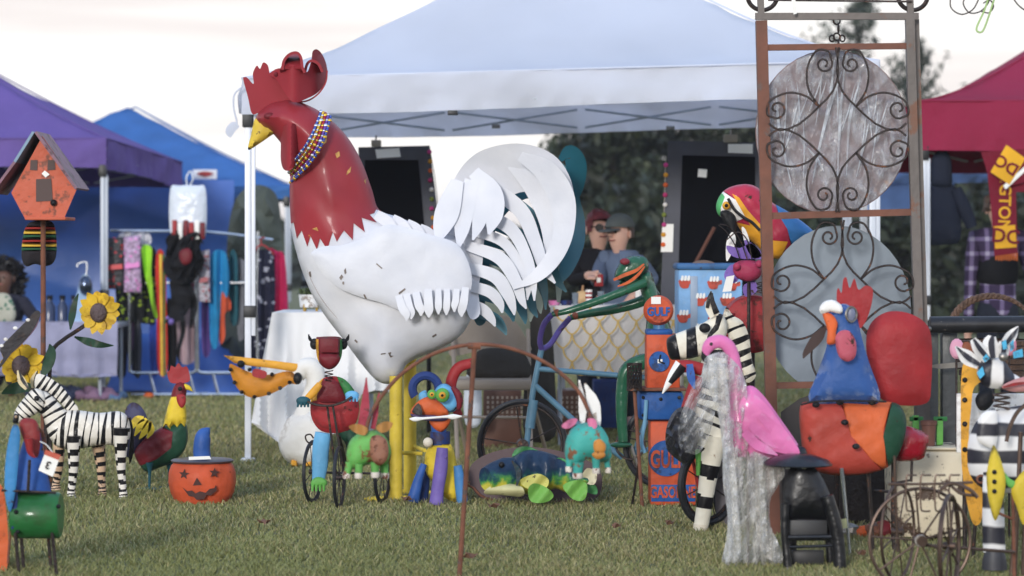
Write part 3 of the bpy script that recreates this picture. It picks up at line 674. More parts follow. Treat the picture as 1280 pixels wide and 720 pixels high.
hang('teal_shirt', [(286, 322), (296, 320), (298, 396), (288, 400)], (40, 96, 110), 'dark teal top right of the sky blue scarf', 'clothing', .1)
hang('folded_blouse', [(150, 292), (176, 290), (188, 294), (186, 306), (152, 306)], (206, 206, 216), 'white folded top over the left end of the rack', 'clothing', .06)
hang('red_ribbon', [(236, 296), (243, 294), (247, 330), (246, 372), (238, 374)], (150, 40, 60), 'dark red garment half hidden behind the black hat', 'clothing', .08)
BLK = cloth('black_felt', (24, 24, 28))
t = thing('witch_hat', 'black witch hat with ribbons hung between the two racks', 'hat', tuple(P(228, 300, dR)))
c = P(224, 334, dR - .2); obj('brim', lathe([(.02, 0), (.14, .008), (.15, 0), (.14, -.008), (.02, -.006)], (0, 0, 0), 24, 'Y').xf(Matrix.Translation(c) @ Matrix.Rotation(.5, 4, 'Z') @ Matrix.Rotation(-.3, 4, 'X')), BLK, t)
obj('crown', loft([(224, 334, 11), (226, 316, 9), (232, 300, 5), (246, 292, 2), (254, 305, .8)], dR - .24, .8), BLK, t)
obj('veil', puff([(207, 300), (214, 291), (228, 287), (242, 286), (252, 296), (250, 312), (256, 326), (247, 346), (236, 354), (220, 350), (208, 342), (204, 326), (210, 314)], dR - .2, .35, dy=lambda x, y: .05 * math.sin(x * .5 + y * .2) + .03 * math.sin(x * .9 - y * .3)), BLK, t)
for pp in [[(240, 300, 3), (248, 318, 4), (243, 340, 1)], [(216, 300, 3), (212, 318, 5), (216, 338, 1)], [(216, 350, 5), (226, 375, 13), (218, 396, 8), (206, 403, 1)], [(232, 352, 5), (242, 380, 5), (238, 410, 1)], [(224, 380, 4), (229, 412, 3), (223, 440, 2), (226, 462, .6)]]:
    obj('ribbon', blade(pp, dR - .18 + random.uniform(-.05, .05), .006, dy=lambda x, y: .03 * math.sin(y * .2)), BLK, t)
obj('band', puff([(224, 316), (234, 310), (240, 316), (238, 328), (228, 330)], dR - .34, .4), DKRED, t)
obj('charm', ball(P(214, 402, dR - .2), .03), PURPLEP, t); obj('charm', ball(P(210, 398, dR - .2), .02), PURPLEP, t)
g = ball((*P(186, 0, 23.1).xy, .03), (.045, .04, .03)); solo('orange_bag', g, ORANGEP, 'small orange bundle on the floor tarp below the rack', 'bundle', (P(196, 0, 23.1).x, 23.1, 0))

# ================================================================== LEFT TABLE AND SEATED PERSON
LAV = cloth('lavender_cloth', (146, 146, 176))
t = thing('side_table', 'table under a grey lavender cloth behind the sunflowers', 'table', base(85, d=22.6))
obj('tabletop', pbox(-30, 404, 146, 410, 22.55, 23.25), LEGG, t)
for px in (-24, 124, 141): p = P(px, 0, 22.62); obj('leg', rod((p.x, 22.66 if px < 135 else 23.1, 0), (p.x, 22.66 if px < 135 else 23.1, .64), .014), LEGG, t)
g = puff([(-32, 402), (147, 402), (147, 440), (146, 470), (100, 472), (50, 468), (-30, 470)], 22.5, 0, smooth=False, flat=.008, step=4, dy=lambda x, y: .02 * math.sin(x * .25) * (y - 400) / 60)
solo('tablecloth', g, LAV, 'grey lavender cloth hanging over the front of the left table', 'tablecloth', base(60, d=22.5))
for px, s, m, lb in [(118, .13, cloth('bundle_mauve', (128, 98, 126)), 'mauve cloth bundle on the grass under the left table'), (70, .16, cloth('bundle_navy', (48, 56, 84)), 'navy cloth bundle under the left table behind the zebra'), (137, .09, cloth('bundle_sky', (84, 116, 160)), 'small sky blue bundle under the table by the rack')]:
    p = P(px, 0, 22.75); g = ball((p.x, 22.75, s * .4), (s * 1.6, s, s * .45), 28, 16); g.v = [(x + .02 * math.sin(z * 60 + y * 30), y + .02 * math.sin(x * 33), z + .022 * math.sin(x * 45 + y * 25) * (z > .03)) for x, y, z in g.v]; solo('cloth_bundle', g, m, lb, 'bundle', (p.x, 22.75, 0), 'bundles under the left table')
SKIN = M('skin', (222, 176, 156), .5, var=.05); SKIND = M('skin_brown', (96, 66, 54), .5, var=.06)
for px, py, s, lb in [(78, 398, .045, 'dark bottle standing on the left table by the post'), (62, 396, .05, 'short dark jar on the left table'), (92, 396, .04, 'grey box lid standing on the left table')]:
    c = P(px, 404, 22.9); t = thing('table_jar', lb, 'jar', tuple(c), 'goods on the left table'); obj('body', lathe([(s, 0), (s, .14), (s * .5, .18), (s * .5, .2), (0, .2)], c), M('jar_dark', (50, 62, 92), .2), t); obj('cap', lathe([(s * .55, .2), (s * .55, .235), (0, .235)], c), BLK, t)
# oval display head with a chrome ball and a clear stand
t = thing('display_stand', 'clear oval stand holding a chrome headpiece behind the sunflower', 'display stand', tuple(P(107, 404, 22.8)))
obj('stand', plate([(92, 402), (92, 380), (97, 364), (100, 350), (107, 342), (114, 350), (117, 366), (124, 384), (126, 402)], 22.85, .02), M('clear_acrylic', (150, 178, 210), .15, trans=.0), t)
obj('chrome_ball', ball(P(107, 357, 22.75), (.055, .05, .085)), M('smoky_chrome', (86, 96, 116), .12, .9), t); obj('hook', wire([(108, 344), (108, 328), (97, 330), (97, 334)], 22.8, .006), CHROME, t)
def face(parent, c, r, yaw, skinm, nose=True):
    """eyes, brows and mouth as small solid pieces on a head at c with half height r"""
    c = Vector(c); rt = Matrix.Rotation(yaw, 4, 'Z'); k = lambda x, y, z: c + rt @ Vector((x, y, z))
    EY = M('eye_dark', (30, 24, 22), .2); LP = M('lip', (150, 84, 80), .5)
    for s in (-1, 1): obj('eye', ball(k(s * r * .3, -r * .80, r * .08), r * .085, 8, 6), EY, parent)
    obj('mouth', tube([k(-r * .25, -r * .79, -r * .44), k(0, -r * .86, -r * .47), k(r * .25, -r * .79, -r * .43)], r * .05, 6), LP, parent)
def head_nodes(c, yaw, r):
    return None
def person(label, px, d, pyhead, rh, yaw, skinm, cl, hair, arms, extra=None, foot=True, lean=0):
    """standing or seated figure; height follows from the head row; arms: list of (elbow, wrist) px,py,dd"""
    hc = P(px, pyhead, d); t = thing('person', label, 'person', (hc.x, d, 0)); s = rh / .12
    x, z = hc.x, hc.z; rt = Matrix.Rotation(yaw, 4, 'Z')
    sh = .19 * s; zs = z - .222 * s; zh = z - .75 * s; X = lambda a, b=0: (x + (rt @ Vector((a, b, 0))).x, d + (rt @ Vector((a, b, 0))).y)
    N_ = [(*X(0), zh, .11 * s, .08 * s), (*X(0), z - .55 * s, .11 * s, .08 * s), (*X(0), zs - .05 * s, .08 * s, .05 * s), (*X(0), z - .155 * s, .040 * s), (*X(0, -.02), z - .085 * s, .068 * s, .074 * s), (*X(0, -.01), z - .01 * s, .092 * s, .102 * s), (*X(0, .01), z + .07 * s, .082 * s, .09 * s)]
    E_ = [(0, 1), (1, 2), (2, 3), (3, 4), (4, 5), (5, 6)]
    CN = [(*X(0), zh - .15 * s, .16 * s, .125 * s), (*X(0), z - .55 * s, .155 * s, .115 * s), (*X(0), zs - .05 * s, .165 * s, .115 * s), (*X(0, .012), z - .135 * s, .078 * s)]; CE = [(0, 1), (1, 2), (2, 3)]
    for sd_, (el, wr) in zip((-1, 1), arms):
        S = (*X(sd_ * sh), zs); e_ = P(el[0], el[1], d + el[2]); w_ = P(wr[0], wr[1], d + wr[2]); b = len(N_)
        hd = w_ + (w_ - e_).normalized() * .07 * s
        N_ += [(*S, .055 * s), (*e_, .042 * s), (*w_, .03 * s), (*hd, .035 * s, .02 * s)]; E_ += [(2, b), (b, b + 1), (b + 1, b + 2), (b + 2, b + 3)]
        for f in range(4):
            q = hd + Vector(((f - 1.5) * .017 * s, -.01, -.02 * s)) + (w_ - e_).normalized() * (.06 - .008 * abs(f - 1.3)) * s
            N_.append((*q, .009 * s)); E_.append((b + 3, len(N_) - 1))
        q = w_ + (w_ - e_).normalized() * .05 * s + Vector((.035 * s, -.015, .02 * s)); N_.append((*q, .010 * s)); E_.append((b + 2, len(N_) - 1))
        c = len(CN); CN += [(*S, .075 * s), (*e_, .056 * s), (*(w_ - (w_ - e_).normalized() * .02), .042 * s)]; CE += [(2, c), (c, c + 1), (c + 1, c + 2)]
    if foot:
        for sd_ in (-1, 1):
            b = len(N_); h_ = X(sd_ * .09 * s); N_ += [(*h_, zh - .08, .085 * s), (*h_, zh * .52, .06 * s), (*h_, .09, .04 * s), (h_[0], h_[1] - .16, .035, .035 * s)]; E_ += [(0, b), (b, b + 1), (b + 1, b + 2), (b + 2, b + 3)]
        TN = [(*X(0), zh, .15 * s, .115 * s), (*X(0), zh + .1 * s, .14 * s, .11 * s)]; TE = [(0, 1)]
        for sd_ in (-1, 1):
            b = len(TN); h_ = X(sd_ * .09 * s); TN += [(*h_, zh - .1, .10 * s), (*h_, zh * .52, .078 * s), (*h_, .08, .062 * s)]; TE += [(0, b), (b, b + 1), (b + 1, b + 2)]
        obj('trousers', skin(TN, TE), cloth('dark_trousers', (36, 40, 52)), t)
    obj('body', skin(N_, E_), skinm, t); tp = obj('top', skin(CN, CE), cl, t)
    nz_ = hc + rt @ Vector((0, -.115 * s, -.012 * s)); obj('nose', rings([hc + rt @ Vector((0, -.09 * s, .03 * s)), nz_, hc + rt @ Vector((0, -.085 * s, -.03 * s))], [.006 * s, .017 * s, .012 * s], [.006 * s, .016 * s, .01 * s], 8), skinm, t)
    for sd_ in (-1, 1): obj('ear', ball(hc + rt @ Vector((sd_ * .088 * s, .01, -.005)), (.012 * s, .022 * s, .033 * s), 8, 6), skinm, t)
    face(t, hc, .115 * s, yaw, skinm)
    return t, hc, rt, s
# ------------------------------------------------------------------ two people behind the netted table
HOODB = cloth('black_hoodie', (28, 28, 34)); HOODG = cloth('slate_hoodie', (92, 108, 136))
t, hc, rt, s = person('red haired person in glasses and a black hoodie behind the netted table', 748, 19.2, 287, .115, .35, SKIN, HOODB, None, [((716, 352, -.1), (738, 344, -.32)), ((772, 352, .05), (756, 366, -.2))])
def haircap(hc, rt, s, r, zc, mat, parent, cut=-.2, jag=.012, front=-.55):
    g = ball((0, 0, 0), r, 20, 14); keep = [];
    g.v = [(x + random.uniform(-jag, jag), y + random.uniform(-jag, jag), z + random.uniform(-jag, jag)) for x, y, z in g.v]
    f2 = []
    for f in g.f:
        c = sum((Vector(g.v[i]) for i in f), Vector()) / len(f)
        if c.z > cut * r[2] and not (c.y < front * r[1] and c.z < .42 * r[2]): f2.append(f)
    g.f = f2; g.m = [0] * len(f2); k = len(g.v); g.v += [(x * .93, y * .93, z * .93) for x, y, z in g.v]; g.f += [tuple(i + k for i in f[::-1]) for f in f2]; g.m = [0] * len(g.f)
    g.xf(Matrix.Translation(hc + Vector((0, 0, zc))) @ rt); return obj('hair', g, mat, parent)
haircap(hc, rt, s, (.099, .114, .120), .022, M('auburn_hair', (112, 40, 44), .6, var=.3, scale=30), t, -.35)
for sd_ in (-1, 1):
    c = hc + rt @ Vector((sd_ * .036, -.108, .012)); obj('lens', lathe([(.0, 0), (.028, 0), (.03, .004), (.03, .008), (0, .008)], c, 14, 'Y').xf(Matrix.Identity(4)), M('dark_lens', (26, 24, 28), .15), t)
obj('glasses_frame', tube([hc + rt @ Vector((-.09, -.01, .02)), hc + rt @ Vector((-.07, -.1, .02)), hc + rt @ Vector((.07, -.1, .02)), hc + rt @ Vector((.09, -.01, .02))], .004, 5), M('black_plastic', (28, 29, 32), .45), t)
t, hc, rt, s = person('person in a grey cap and slate blue hoodie facing left behind the netted table', 775, 19.0, 292, .112, -.75, SKIN, HOODG, None, [((748, 352, -.2), (742, 348, -.36)), ((818, 350, -.05), (790, 372, -.3))])
CAPM = cloth('grey_cap', (88, 94, 92)); g = ball((0, 0, 0), (.098, .113, .098), 20, 12); f2 = [f for f in g.f if min(g.v[i][2] for i in f) > -.02]; g.f = f2; g.m = [0] * len(f2)
g.xf(Matrix.Translation(hc + Vector((0, 0, .045))) @ rt); cp = obj('cap', g, CAPM, t); g = ball((0, -.115, 0), (.078, .085, .010), 16, 6); g.xf(Matrix.Translation(hc + Vector((0, 0, .04))) @ rt @ Matrix.Rotation(.15, 4, 'X')); obj('visor', g, CAPM, cp)
haircap(hc, rt, s, (.097, .112, .12), .0, M('brown_hair', (84, 64, 52), .6, var=.3, scale=30), t, -.3, .006, -.1)
obj('hood', rings([hc + rt @ Vector((math.sin(a) * .12, -.01 + math.cos(a) * .10, -.16)) for a in np.linspace(-2.5, 2.5, 15)], [.035] * 15, [.045] * 15, 8), HOODG, t)
t2 = thing('red_cup', 'small red and white packet held out over the table', 'packet', tuple(P(748, 352, 18.6))); obj('packet', pbox(743, 343, 754, 358, 18.6, 18.66), REDP, t2); obj('label', pbox(746, 347, 751, 353, 18.59, 18.6, .001), TAG, t2)
# ------------------------------------------------------------------ seated person at far left
t, hc, rt, s = person('seated person with dark curly hair and dark jacket at the left table', 6, 23.4, 348, .115, -.3, SKIND, cloth('dark_jacket', (44, 44, 58)), None, [((-22, 405, -.1), (-4, 412, -.35)), ((44, 398, -.05), (30, 410, -.35))], foot=True)
g = leafcloud([(hc.x + random.uniform(-.09, .11), hc.y + .06 + random.uniform(-.05, .08), hc.z + random.uniform(-.1, .12), .09) for i in range(14)], 1500, .03); obj('hair', g, M('black_hair', (28, 26, 30), .6), t, smooth=False)
obj('scarf', puff([(-8, 372), (4, 366), (14, 372), (20, 392), (14, 404), (-4, 402)], 23.15, .4, regions=blot([(-8, 366), (20, 404)], 14, 3)), [cloth('scarf_pale', (170, 168, 150)), cloth('scarf_green', (70, 110, 90))], t)

# ================================================================== CENTRE TABLES
WCL = cloth('white_tablecloth', (232, 231, 230), var=.03, bump=.3, bscale=3)
t = thing('folding_table', 'folding table under the white cloth left of the giant rooster', 'table', base(405, d=17.2)); obj('tabletop', pbox(345, 396, 472, 402, 16.9, 17.6), LEGG, t)
for px, dd in ((352, 16.95), (464, 16.95), (356, 17.5), (462, 17.5)): p = P(px, 0, dd); obj('leg', rod((p.x, dd, 0), (p.x, dd, .78), .014), LEGG, t)
g = puff([(340, 391), (478, 390), (486, 440), (488, 490), (452, 493), (432, 536), (392, 552), (352, 556), (314, 528), (326, 460)], 16.75, 0, smooth=False, flat=.01, step=4, dy=lambda x, y: (.045 * math.sin(x * .17 + .5) + .02 * math.sin(x * .4)) * max(0, (y - 395)) / 120 - .08 * max(0, y - 395) / 150)
a, b = P(340, 391, 16.75), P(478, 390, 16.75); g.join(box((a.x, 16.75, a.z - .012), (b.x, 17.62, a.z + .002), .002))
solo('tablecloth', g, WCL, 'plain white cloth draped over the table behind the pelican', 'tablecloth', base(405, d=16.8))
c = P(386, 390, 17.1); t = thing('planter', 'small white planter with gold feet and succulents on the white table', 'planter', tuple(c))
obj('pot', lathe([(0, .03), (.055, .03), (.065, .11), (.058, .11), (.055, .095), (0, .095)], c), WHITEP, t)
for a in (0, 2.1, 4.2): obj('foot', rod(c + Vector((.05 * math.cos(a), .05 * math.sin(a), 0)), c + Vector((.05 * math.cos(a), .05 * math.sin(a), .1)), .008), M('gold', (200, 160, 70), .3, .8), t)
g = leafcloud([(c.x + random.uniform(-.05, .05), c.y, c.z + .12, .03) for i in range(6)], 200, .014); obj('succulent', g, [M('succ', (88, 104, 60), .6), LEAF2], t, smooth=False)
# netted table
t = thing('folding_table', 'folding table under the netted cloth in front of the two people', 'table', base(770, d=17.7)); obj('tabletop', pbox(692, 386, 858, 392, 17.35, 18.15), LEGG, t)
for px, dd in ((700, 17.4), (846, 17.4), (704, 18.1), (842, 18.1)): p = P(px, 0, dd); obj('leg', rod((p.x, dd, 0), (p.x, dd, .82), .014), LEGG, t)
GCL = cloth('grey_tablecloth', (222, 218, 216), var=.03)
g = puff([(688, 382), (860, 382), (860, 470), (770, 472), (688, 466)], 17.25, 0, smooth=False, flat=.01, step=5, dy=lambda x, y: .02 * math.sin(x * .2) * (y - 380) / 80)
a, b = P(688, 383, 17.25), P(860, 383, 17.25); g.join(box((a.x, 17.25, a.z - .012), (b.x, 18.2, a.z), .002))
solo('tablecloth', g, GCL, 'pale grey cloth under the golden netting on the right table', 'tablecloth', base(770, d=17.25))
t = thing('netting', 'golden scalloped netting draped over the front of the grey tablecloth', 'netting', base(770, d=17.2))
NET = M('gold_net', (226, 190, 110), .6, var=.1); NETS = NET
cw, ch = 23, 17
for r_ in range(6):
    for i in range(8):
        x0 = 692 + i * cw + (r_ % 2) * cw / 2; y0 = 384 + r_ * ch
        if x0 + cw > 866 or y0 + ch > 476: continue
        obj('net_strand', wire([(x0, y0), (x0 + cw * .12, y0 + ch * .55), (x0 + cw * .5, y0 + ch), (x0 + cw * .88, y0 + ch * .55), (x0 + cw, y0)], 17.19 - .003 * (r_ % 2), .006, 5, 4), NET, t)
zt = P(760, 383, 17.25).z
def ontable(px, d): return Vector((P(px, 0, d).x, d, zt + .001))
c = ontable(728, 17.9); t = thing('wooden_pumpkin', 'small pale wooden pumpkin with stem on the netted table', 'ornament', tuple(c)); obj('body', ball(c + Vector((0, 0, .045)), (.055, .03, .045)), M('pale_wood', (214, 178, 130), .6), t); obj('stem', rod(c + Vector((0, 0, .085)), c + Vector((.004, 0, .125)), .008), M('stem_wood', (170, 130, 90), .7), t)
for px, m, lb, hh in [(716, M('glassy', (170, 184, 196), .1, trans=.6), 'short clear glass on the netted table left of the pumpkin', .08), (748, M('glassy', (170, 184, 196), .1), 'clear glass right of the wooden pumpkin', .09), (733, WHITEP, 'white and red striped candle on the netted table', .1), (705, NAVY, 'small blue dish at the left end of the netted table', .03), (690, PINKP, 'small pink dish at the corner of the netted table', .03), (795, WHITEP, 'white card box on the netted table by the frog', .12)]:
    c = ontable(px + 3, 17.6); t = thing('table_item', lb, 'tableware', tuple(c), 'small goods on the netted table'); r_ = .022 if hh > .05 else .04
    obj('body', lathe([(0, 0), (r_ * .8, 0), (r_, hh), (r_ * .9, hh), (r_ * .7, .01), (0, .01)], c), m, t)
    if 'striped' in lb:
        for k in range(3): obj('stripe', lathe([(r_ * .95, .015 + k * .028), (r_ * 1.02, .016 + k * .028), (r_ * 1.02, .028 + k * .028), (r_ * .95, .029 + k * .028)], c), REDP, t)
# display panels
PANEL = M('panel_edge', (66, 68, 78), .45, .3, .15); VELVET = M('black_velvet', (12, 13, 18), .95, spec=.1)
def panel(label, q, inner, d, clip, cards, legs, dots, glab):
    t = thing('display_board', label, 'display panel', base(sum(p[0] for p in q) / 4, d=d), 'black jewellery display panels'); 
    obj('board', plate(q, d, .04, smooth=False), PANEL, t); obj('velvet', plate(inner, d - .024, .006, smooth=False), VELVET, t)
    for c in cards: obj('price_card', plate(c, d - .032, .004, smooth=False), TAG, t)
    obj('clip', pbox(*clip, d - .04, d + .03), M('clip_wood', (150, 140, 124), .6), t); x = (clip[0] + clip[2]) / 2; obj('hook', rod(P(x, clip[1], d), P(x, clip[1] - 6, d), .006), STEEL, t)
    for px in legs: p = P(px, q[2][1], d); obj('leg', rod((p.x, d + .02, 0), (p.x, d + .02, p.z + .2), .016), BLACKP, t)
    gt = thing('pom_pom_garland', glab, 'garland', tuple(P(*dots[0], d))); obj('cord', wire(dots, d - .03, .003, 5, 2), STEEL, gt)
    cols = [(196, 60, 130), (214, 150, 40), (220, 96, 40), (190, 50, 110), (226, 220, 214), (120, 130, 50)]
    a = np.array(dots[0], float); b = np.array(dots[-1], float); n = int(np.hypot(*(b - a)) / 11.5)
    for i in range(n):
        p = a + (b - a) * (i + .5) / n; cc = cols[i % 6]; obj('pom_pom', ball(P(p[0] + random.uniform(-1, 1), p[1], d - .035), .016, 8, 6), M('pom%02x%02x%02x' % cc, cc, .8), gt)
panel('black display panel standing behind the giant rooster neck', [(448, 184), (537, 182), (547, 262), (545, 402), (446, 402)], [(456, 200), (523, 200), (531, 290), (532, 392), (454, 392)], 18.6, (464, 175, 476, 183), [[(469, 187), (499, 185), (501, 196), (471, 198)]], (460, 536), [(537, 184), (548, 262), (546, 396)], 'string of small coloured pom poms down the left black panel edge')
panel('black display panel with white cards behind the parrot', [(835, 176), (952, 178), (952, 404), (824, 404)], [(853, 194), (944, 196), (944, 394), (846, 394)], 17.9, (905, 168, 922, 178), [[(910, 180), (941, 180), (941, 192), (910, 191)], [(873, 211), (884, 212), (883, 222), (872, 221)], [(828, 280), (842, 280), (841, 315), (826, 315)]], (838, 940), [(832, 200), (829, 312)], 'string of small coloured pom poms down the right black panel edge')
g = rod(P(866, 335, 17.7), P(893, 284, 17.7), .012); solo('wooden_stick', g, M('stick_wood', (96, 58, 46), .7), 'thin brown wooden stick leaning across the right black panel', 'stick', tuple(P(868, 335, 17.7)))

# ------------------------------------------------------------------ folding chair, tarp, crates
TAN = M('tan_enamel', (150, 136, 122), .45, var=.06, bump=.1)
dC = 16.4; t = thing('folding_chair', 'tan metal folding chair under the rooster tail', 'chair', base(615, d=dC))
obj('backrest', puff([(563, 445), (570, 420), (588, 400), (615, 393), (640, 398), (656, 420), (662, 440), (610, 437)], dC + .2, 0, flat=.012, dy=lambda x, y: -.0 + .00003 * (x - 612) ** 2), TAN, t)
obj('seat', pbox(566, 474, 664, 488, dC - .2, dC + .2, .015), TAN, t)
for x0, x1, dd, de in [(566, 572, .2, -.2), (660, 664, .2, -.2)]:
    p, q = P(x0, 420 if x0 < 600 else 412, dC + .2), P(x1, 0, dC - .22); obj('front_leg', tube([p, (q.x, dC - .22, .0)], .013, 8), TAN, t); q2 = P(x1 + (12 if x1 < 600 else 20), 0, dC + .25); p2 = P(x0, 480, dC - .1); obj('rear_leg', tube([p2, (q2.x, dC + .25, 0)], .012, 8), TAN, t)
obj('stretcher', rod(P(570, 521, dC - .2), P(662, 522, dC - .2), .009), TAN, t)
DBR = cloth('dark_brown_cloth', (58, 54, 50))
g = puff([(588, 472), (590, 448), (604, 436), (635, 436), (656, 442), (660, 473)], dC - .02, .45); solo('cushion', g, DBR, 'dark brown jacket bundled on the tan chair seat', 'jacket', tuple(P(622, 474, dC)))
g = puff([(656, 470), (662, 420), (664, 385), (672, 362), (682, 372), (690, 410), (694, 480), (694, 545), (656, 545)], 17.0, .6); solo('covered_stand', g, DBR, 'dark brown cover over a narrow stand beside the chair', 'cover', base(675, d=17.0))
CRATE = M('brown_plastic', (112, 76, 62), .5)
def crate(label, x0, x1, y0, y1, d):
    t = thing('crate', label, 'crate', base((x0 + x1) / 2, d=d), 'brown perforated crates'); a = P(x0, y1, d); b = P(x1, y0, d); z0 = 0.0
    obj('shell', box((a.x, d, z0), (b.x, d + .35, b.z), .01), CRATE, t)
    nx = int((x1 - x0) / 6); HOLE = M('crate_hole', (196, 180, 164), .8)
    for i in range(nx):
        for j in range(5): c = P(x0 + 6 + i * 6, y0 + 9 + j * 6, d); obj('vent', box((c.x - .007, d - .003, c.z - .009), (c.x + .007, d + .01, c.z + .009)), HOLE, t)
crate('brown perforated plastic crate under the tan chair', 604, 652, 488, 545, 17.3); crate('brown perforated plastic crate behind the blue bicycle frame', 697, 736, 488, 540, 17.9)
g = puff([(584, 468), (580, 490), (582, 530), (600, 530), (602, 490), (598, 468)], 17.0, .5); solo('white_sack', g, BAGM, 'white sack standing behind the chair left of the crate', 'sack', base(592, d=17.0))
# blue bin below the netted table
g = pbox(742, 476, 772, 535, 18.6, 18.9); solo('storage_bin', g, NAVY, 'navy blue storage bin in shade under the netted table', 'bin', base(757, d=18.6))

# ================================================================== RIGHT STALL (burgundy tent)
dS = 20.2
DKB = cloth('dark_blue_cloth', (34, 40, 58))
t = thing('hooded_jacket', 'dark hooded jacket hanging from the burgundy tent', 'jacket', tuple(P(1178, 188, dS)))
obj('hood', puff([(1165, 232), (1163, 205), (1170, 190), (1180, 187), (1188, 196), (1190, 215), (1188, 234)], dS, .7), DKB, t)
obj('jacket_body', puff([(1160, 232), (1176, 228), (1192, 232), (1200, 262), (1200, 300), (1180, 306), (1156, 302), (1153, 262)], dS + .02, .4), DKB, t)
for pp in ([(1160, 236, 8), (1152, 262, 9), (1150, 292, 7)], [(1194, 236, 8), (1206, 262, 9), (1215, 284, 7)]): obj('sleeve', loft(pp, dS, .7), DKB, t)
# plaid person
PLA = M('plaid', (70, 44, 92), .85)
def plaid():
    m = PLA; nt = m.node_tree; n = nt.nodes; l = nt.links; b = n['Principled BSDF']; tc = n.new('ShaderNodeTexCoord'); sx = n.new('ShaderNodeSeparateXYZ'); l.new(tc.outputs['Object'], sx.inputs[0]); fs = []
    for ax in ('X', 'Z'):
        a = n.new('ShaderNodeMath'); a.operation = 'MULTIPLY'; a.inputs[1].default_value = 9; l.new(sx.outputs[ax], a.inputs[0]); f = n.new('ShaderNodeMath'); f.operation = 'FRACT'; l.new(a.outputs[0], f.inputs[0]); c = n.new('ShaderNodeMath'); c.operation = 'LESS_THAN'; c.inputs[1].default_value = .28; l.new(f.outputs[0], c.inputs[0]); fs.append(c)
    s = n.new('ShaderNodeMath'); s.operation = 'ADD'; l.new(fs[0].outputs[0], s.inputs[0]); l.new(fs[1].outputs[0], s.inputs[1]); r = n.new('ShaderNodeValToRGB'); r.color_ramp.interpolation = 'CONSTANT'; e = r.color_ramp.elements
    e[0].color = (.035, .02, .06, 1); e[1].position = .4; e[1].color = (.16, .12, .24, 1); k = e.new(.8); k.color = (.4, .36, .5, 1); h = n.new('ShaderNodeMath'); h.operation = 'MULTIPLY'; h.inputs[1].default_value = .5; l.new(s.outputs[0], h.inputs[0]); l.new(h.outputs[0], r.inputs[0]); l.new(r.outputs[0], b.inputs['Base Color'])
plaid()
t, hc, rt, s = person('person in a purple plaid shirt and black vest behind the team scarf', 1247, 20.6, 262, .115, .2, SKIN, PLA, None, [((1214, 338, 0), (1210, 412, .1)), ((1288, 338, 0), (1294, 412, .1))])
haircap(hc, rt, s, (.108, .12, .125), .02, M('brown_hair', (84, 64, 52), .6), t)
obj('vest', skin([(hc.x, 20.6, hc.z - .62, .17, .14), (hc.x, 20.6, hc.z - .45, .175, .14), (hc.x, 20.6, hc.z - .28, .16, .13)], [(0, 1), (1, 2)]), BLK, t)
# team scarf
BUR = cloth('scarf_burgundy', (120, 22, 42)); GOLD = cloth('scarf_gold', (232, 168, 28)); dF = 19.6
t = thing('team_scarf', 'burgundy and gold football scarf lettered down its length', 'scarf', tuple(P(1250, 190, dF)))
obj('band', plate([(1226, 190), (1280, 186), (1284, 240), (1270, 240), (1272, 316), (1243, 320), (1239, 262), (1234, 215)], dF, .02, smooth=False), BUR, t)
obj('loop', plate([(1262, 188), (1300, 184), (1300, 222), (1262, 233), (1250, 226)], dF - .05, .02, smooth=False), BUR, t); obj('white_stripe', plate([(1254, 232), (1284, 205), (1286, 210), (1257, 237)], dF - .07, .006, smooth=False), TAG, t)
p1 = obj('gold_patch', plate([(1238, 215), (1258, 181), (1282, 198), (1262, 231)], dF - .07, .008, smooth=False), GOLD, t); p2 = obj('gold_patch', plate([(1242, 283), (1269, 281), (1271, 309), (1244, 311)], dF - .02, .008, smooth=False), GOLD, t)
obj('lettering', text('DC', P(1259, 206, dF - .078), .085, .002, Matrix.Rotation(R(-148), 4, 'Y'), .003), BUR, p1); obj('lettering', text('DC', P(1257, 296, dF - .028), .10, .002, Matrix.Rotation(R(6), 4, 'Y'), .003), BUR, p2)
obj('lettering', text('NGTON', P(1255.5, 252, dF - .016), .085, .002, Matrix.Rotation(R(92), 4, 'Y'), .002), GOLD, t)
for i in range(9): x = 1244 + i * 3.2; obj('fringe', plate([(x, 316), (x + 2.6, 316), (x + 2.2, 325 + (i % 3)), (x + .4, 325)], dF, .008, smooth=False), cloth('fringe_orange', (196, 92, 34)), t)
g = valance((3.15, 24.6, 2.0), (5.4, 24.6, 2.0), .12); g.join(box((3.15, 24.62, 1.62), (4.0, 24.66, 1.9))); solo('far_tent_edge', g, M('pale_blue_fabric', (120, 150, 200), .7), 'pale blue edge of a far tent under the burgundy one', 'tent', (4, 24.6, 1.6))
# ================================================================== GIANT ROOSTER
dK = 13.75
RW = M('rooster_white', (222, 222, 226), .40, var=.03, c2=(203, 205, 213), scale=3.5, wear=(84, 70, 64), wamt=.272, wscale=24, bump=.4, bscale=5, coat=0, spec=.25)
RR = M('rooster_red', (150, 46, 54), .46, var=.13, scale=3, wear=(206, 142, 70), wamt=.275, wscale=11, bump=.3, bscale=4, coat=.1, spec=.3)
RC = M('comb_red', (148, 48, 56), .55, var=.08, scale=4, wear=(206, 150, 100), wamt=.262, wscale=16, bump=.15, bscale=5, spec=.12)
t = thing('giant_rooster', 'giant white sheet metal rooster with red head standing on yellow pipe legs', 'sculpture', base(505, d=dK)); KR = t
BODY = [(320, 146), (334, 130), (360, 124), (384, 131), (408, 145), (434, 171), (452, 202), (465, 237), (474, 262), (500, 272), (530, 284), (560, 292), (580, 305), (591, 332), (594, 375), (588, 400), (574, 421), (550, 436), (525, 446), (508, 456), (499, 473), (486, 480), (470, 475), (452, 455), (432, 428), (410, 400), (392, 372), (378, 340), (369, 310), (364, 285), (362, 240), (363, 205), (356, 186), (340, 166), (326, 158)]
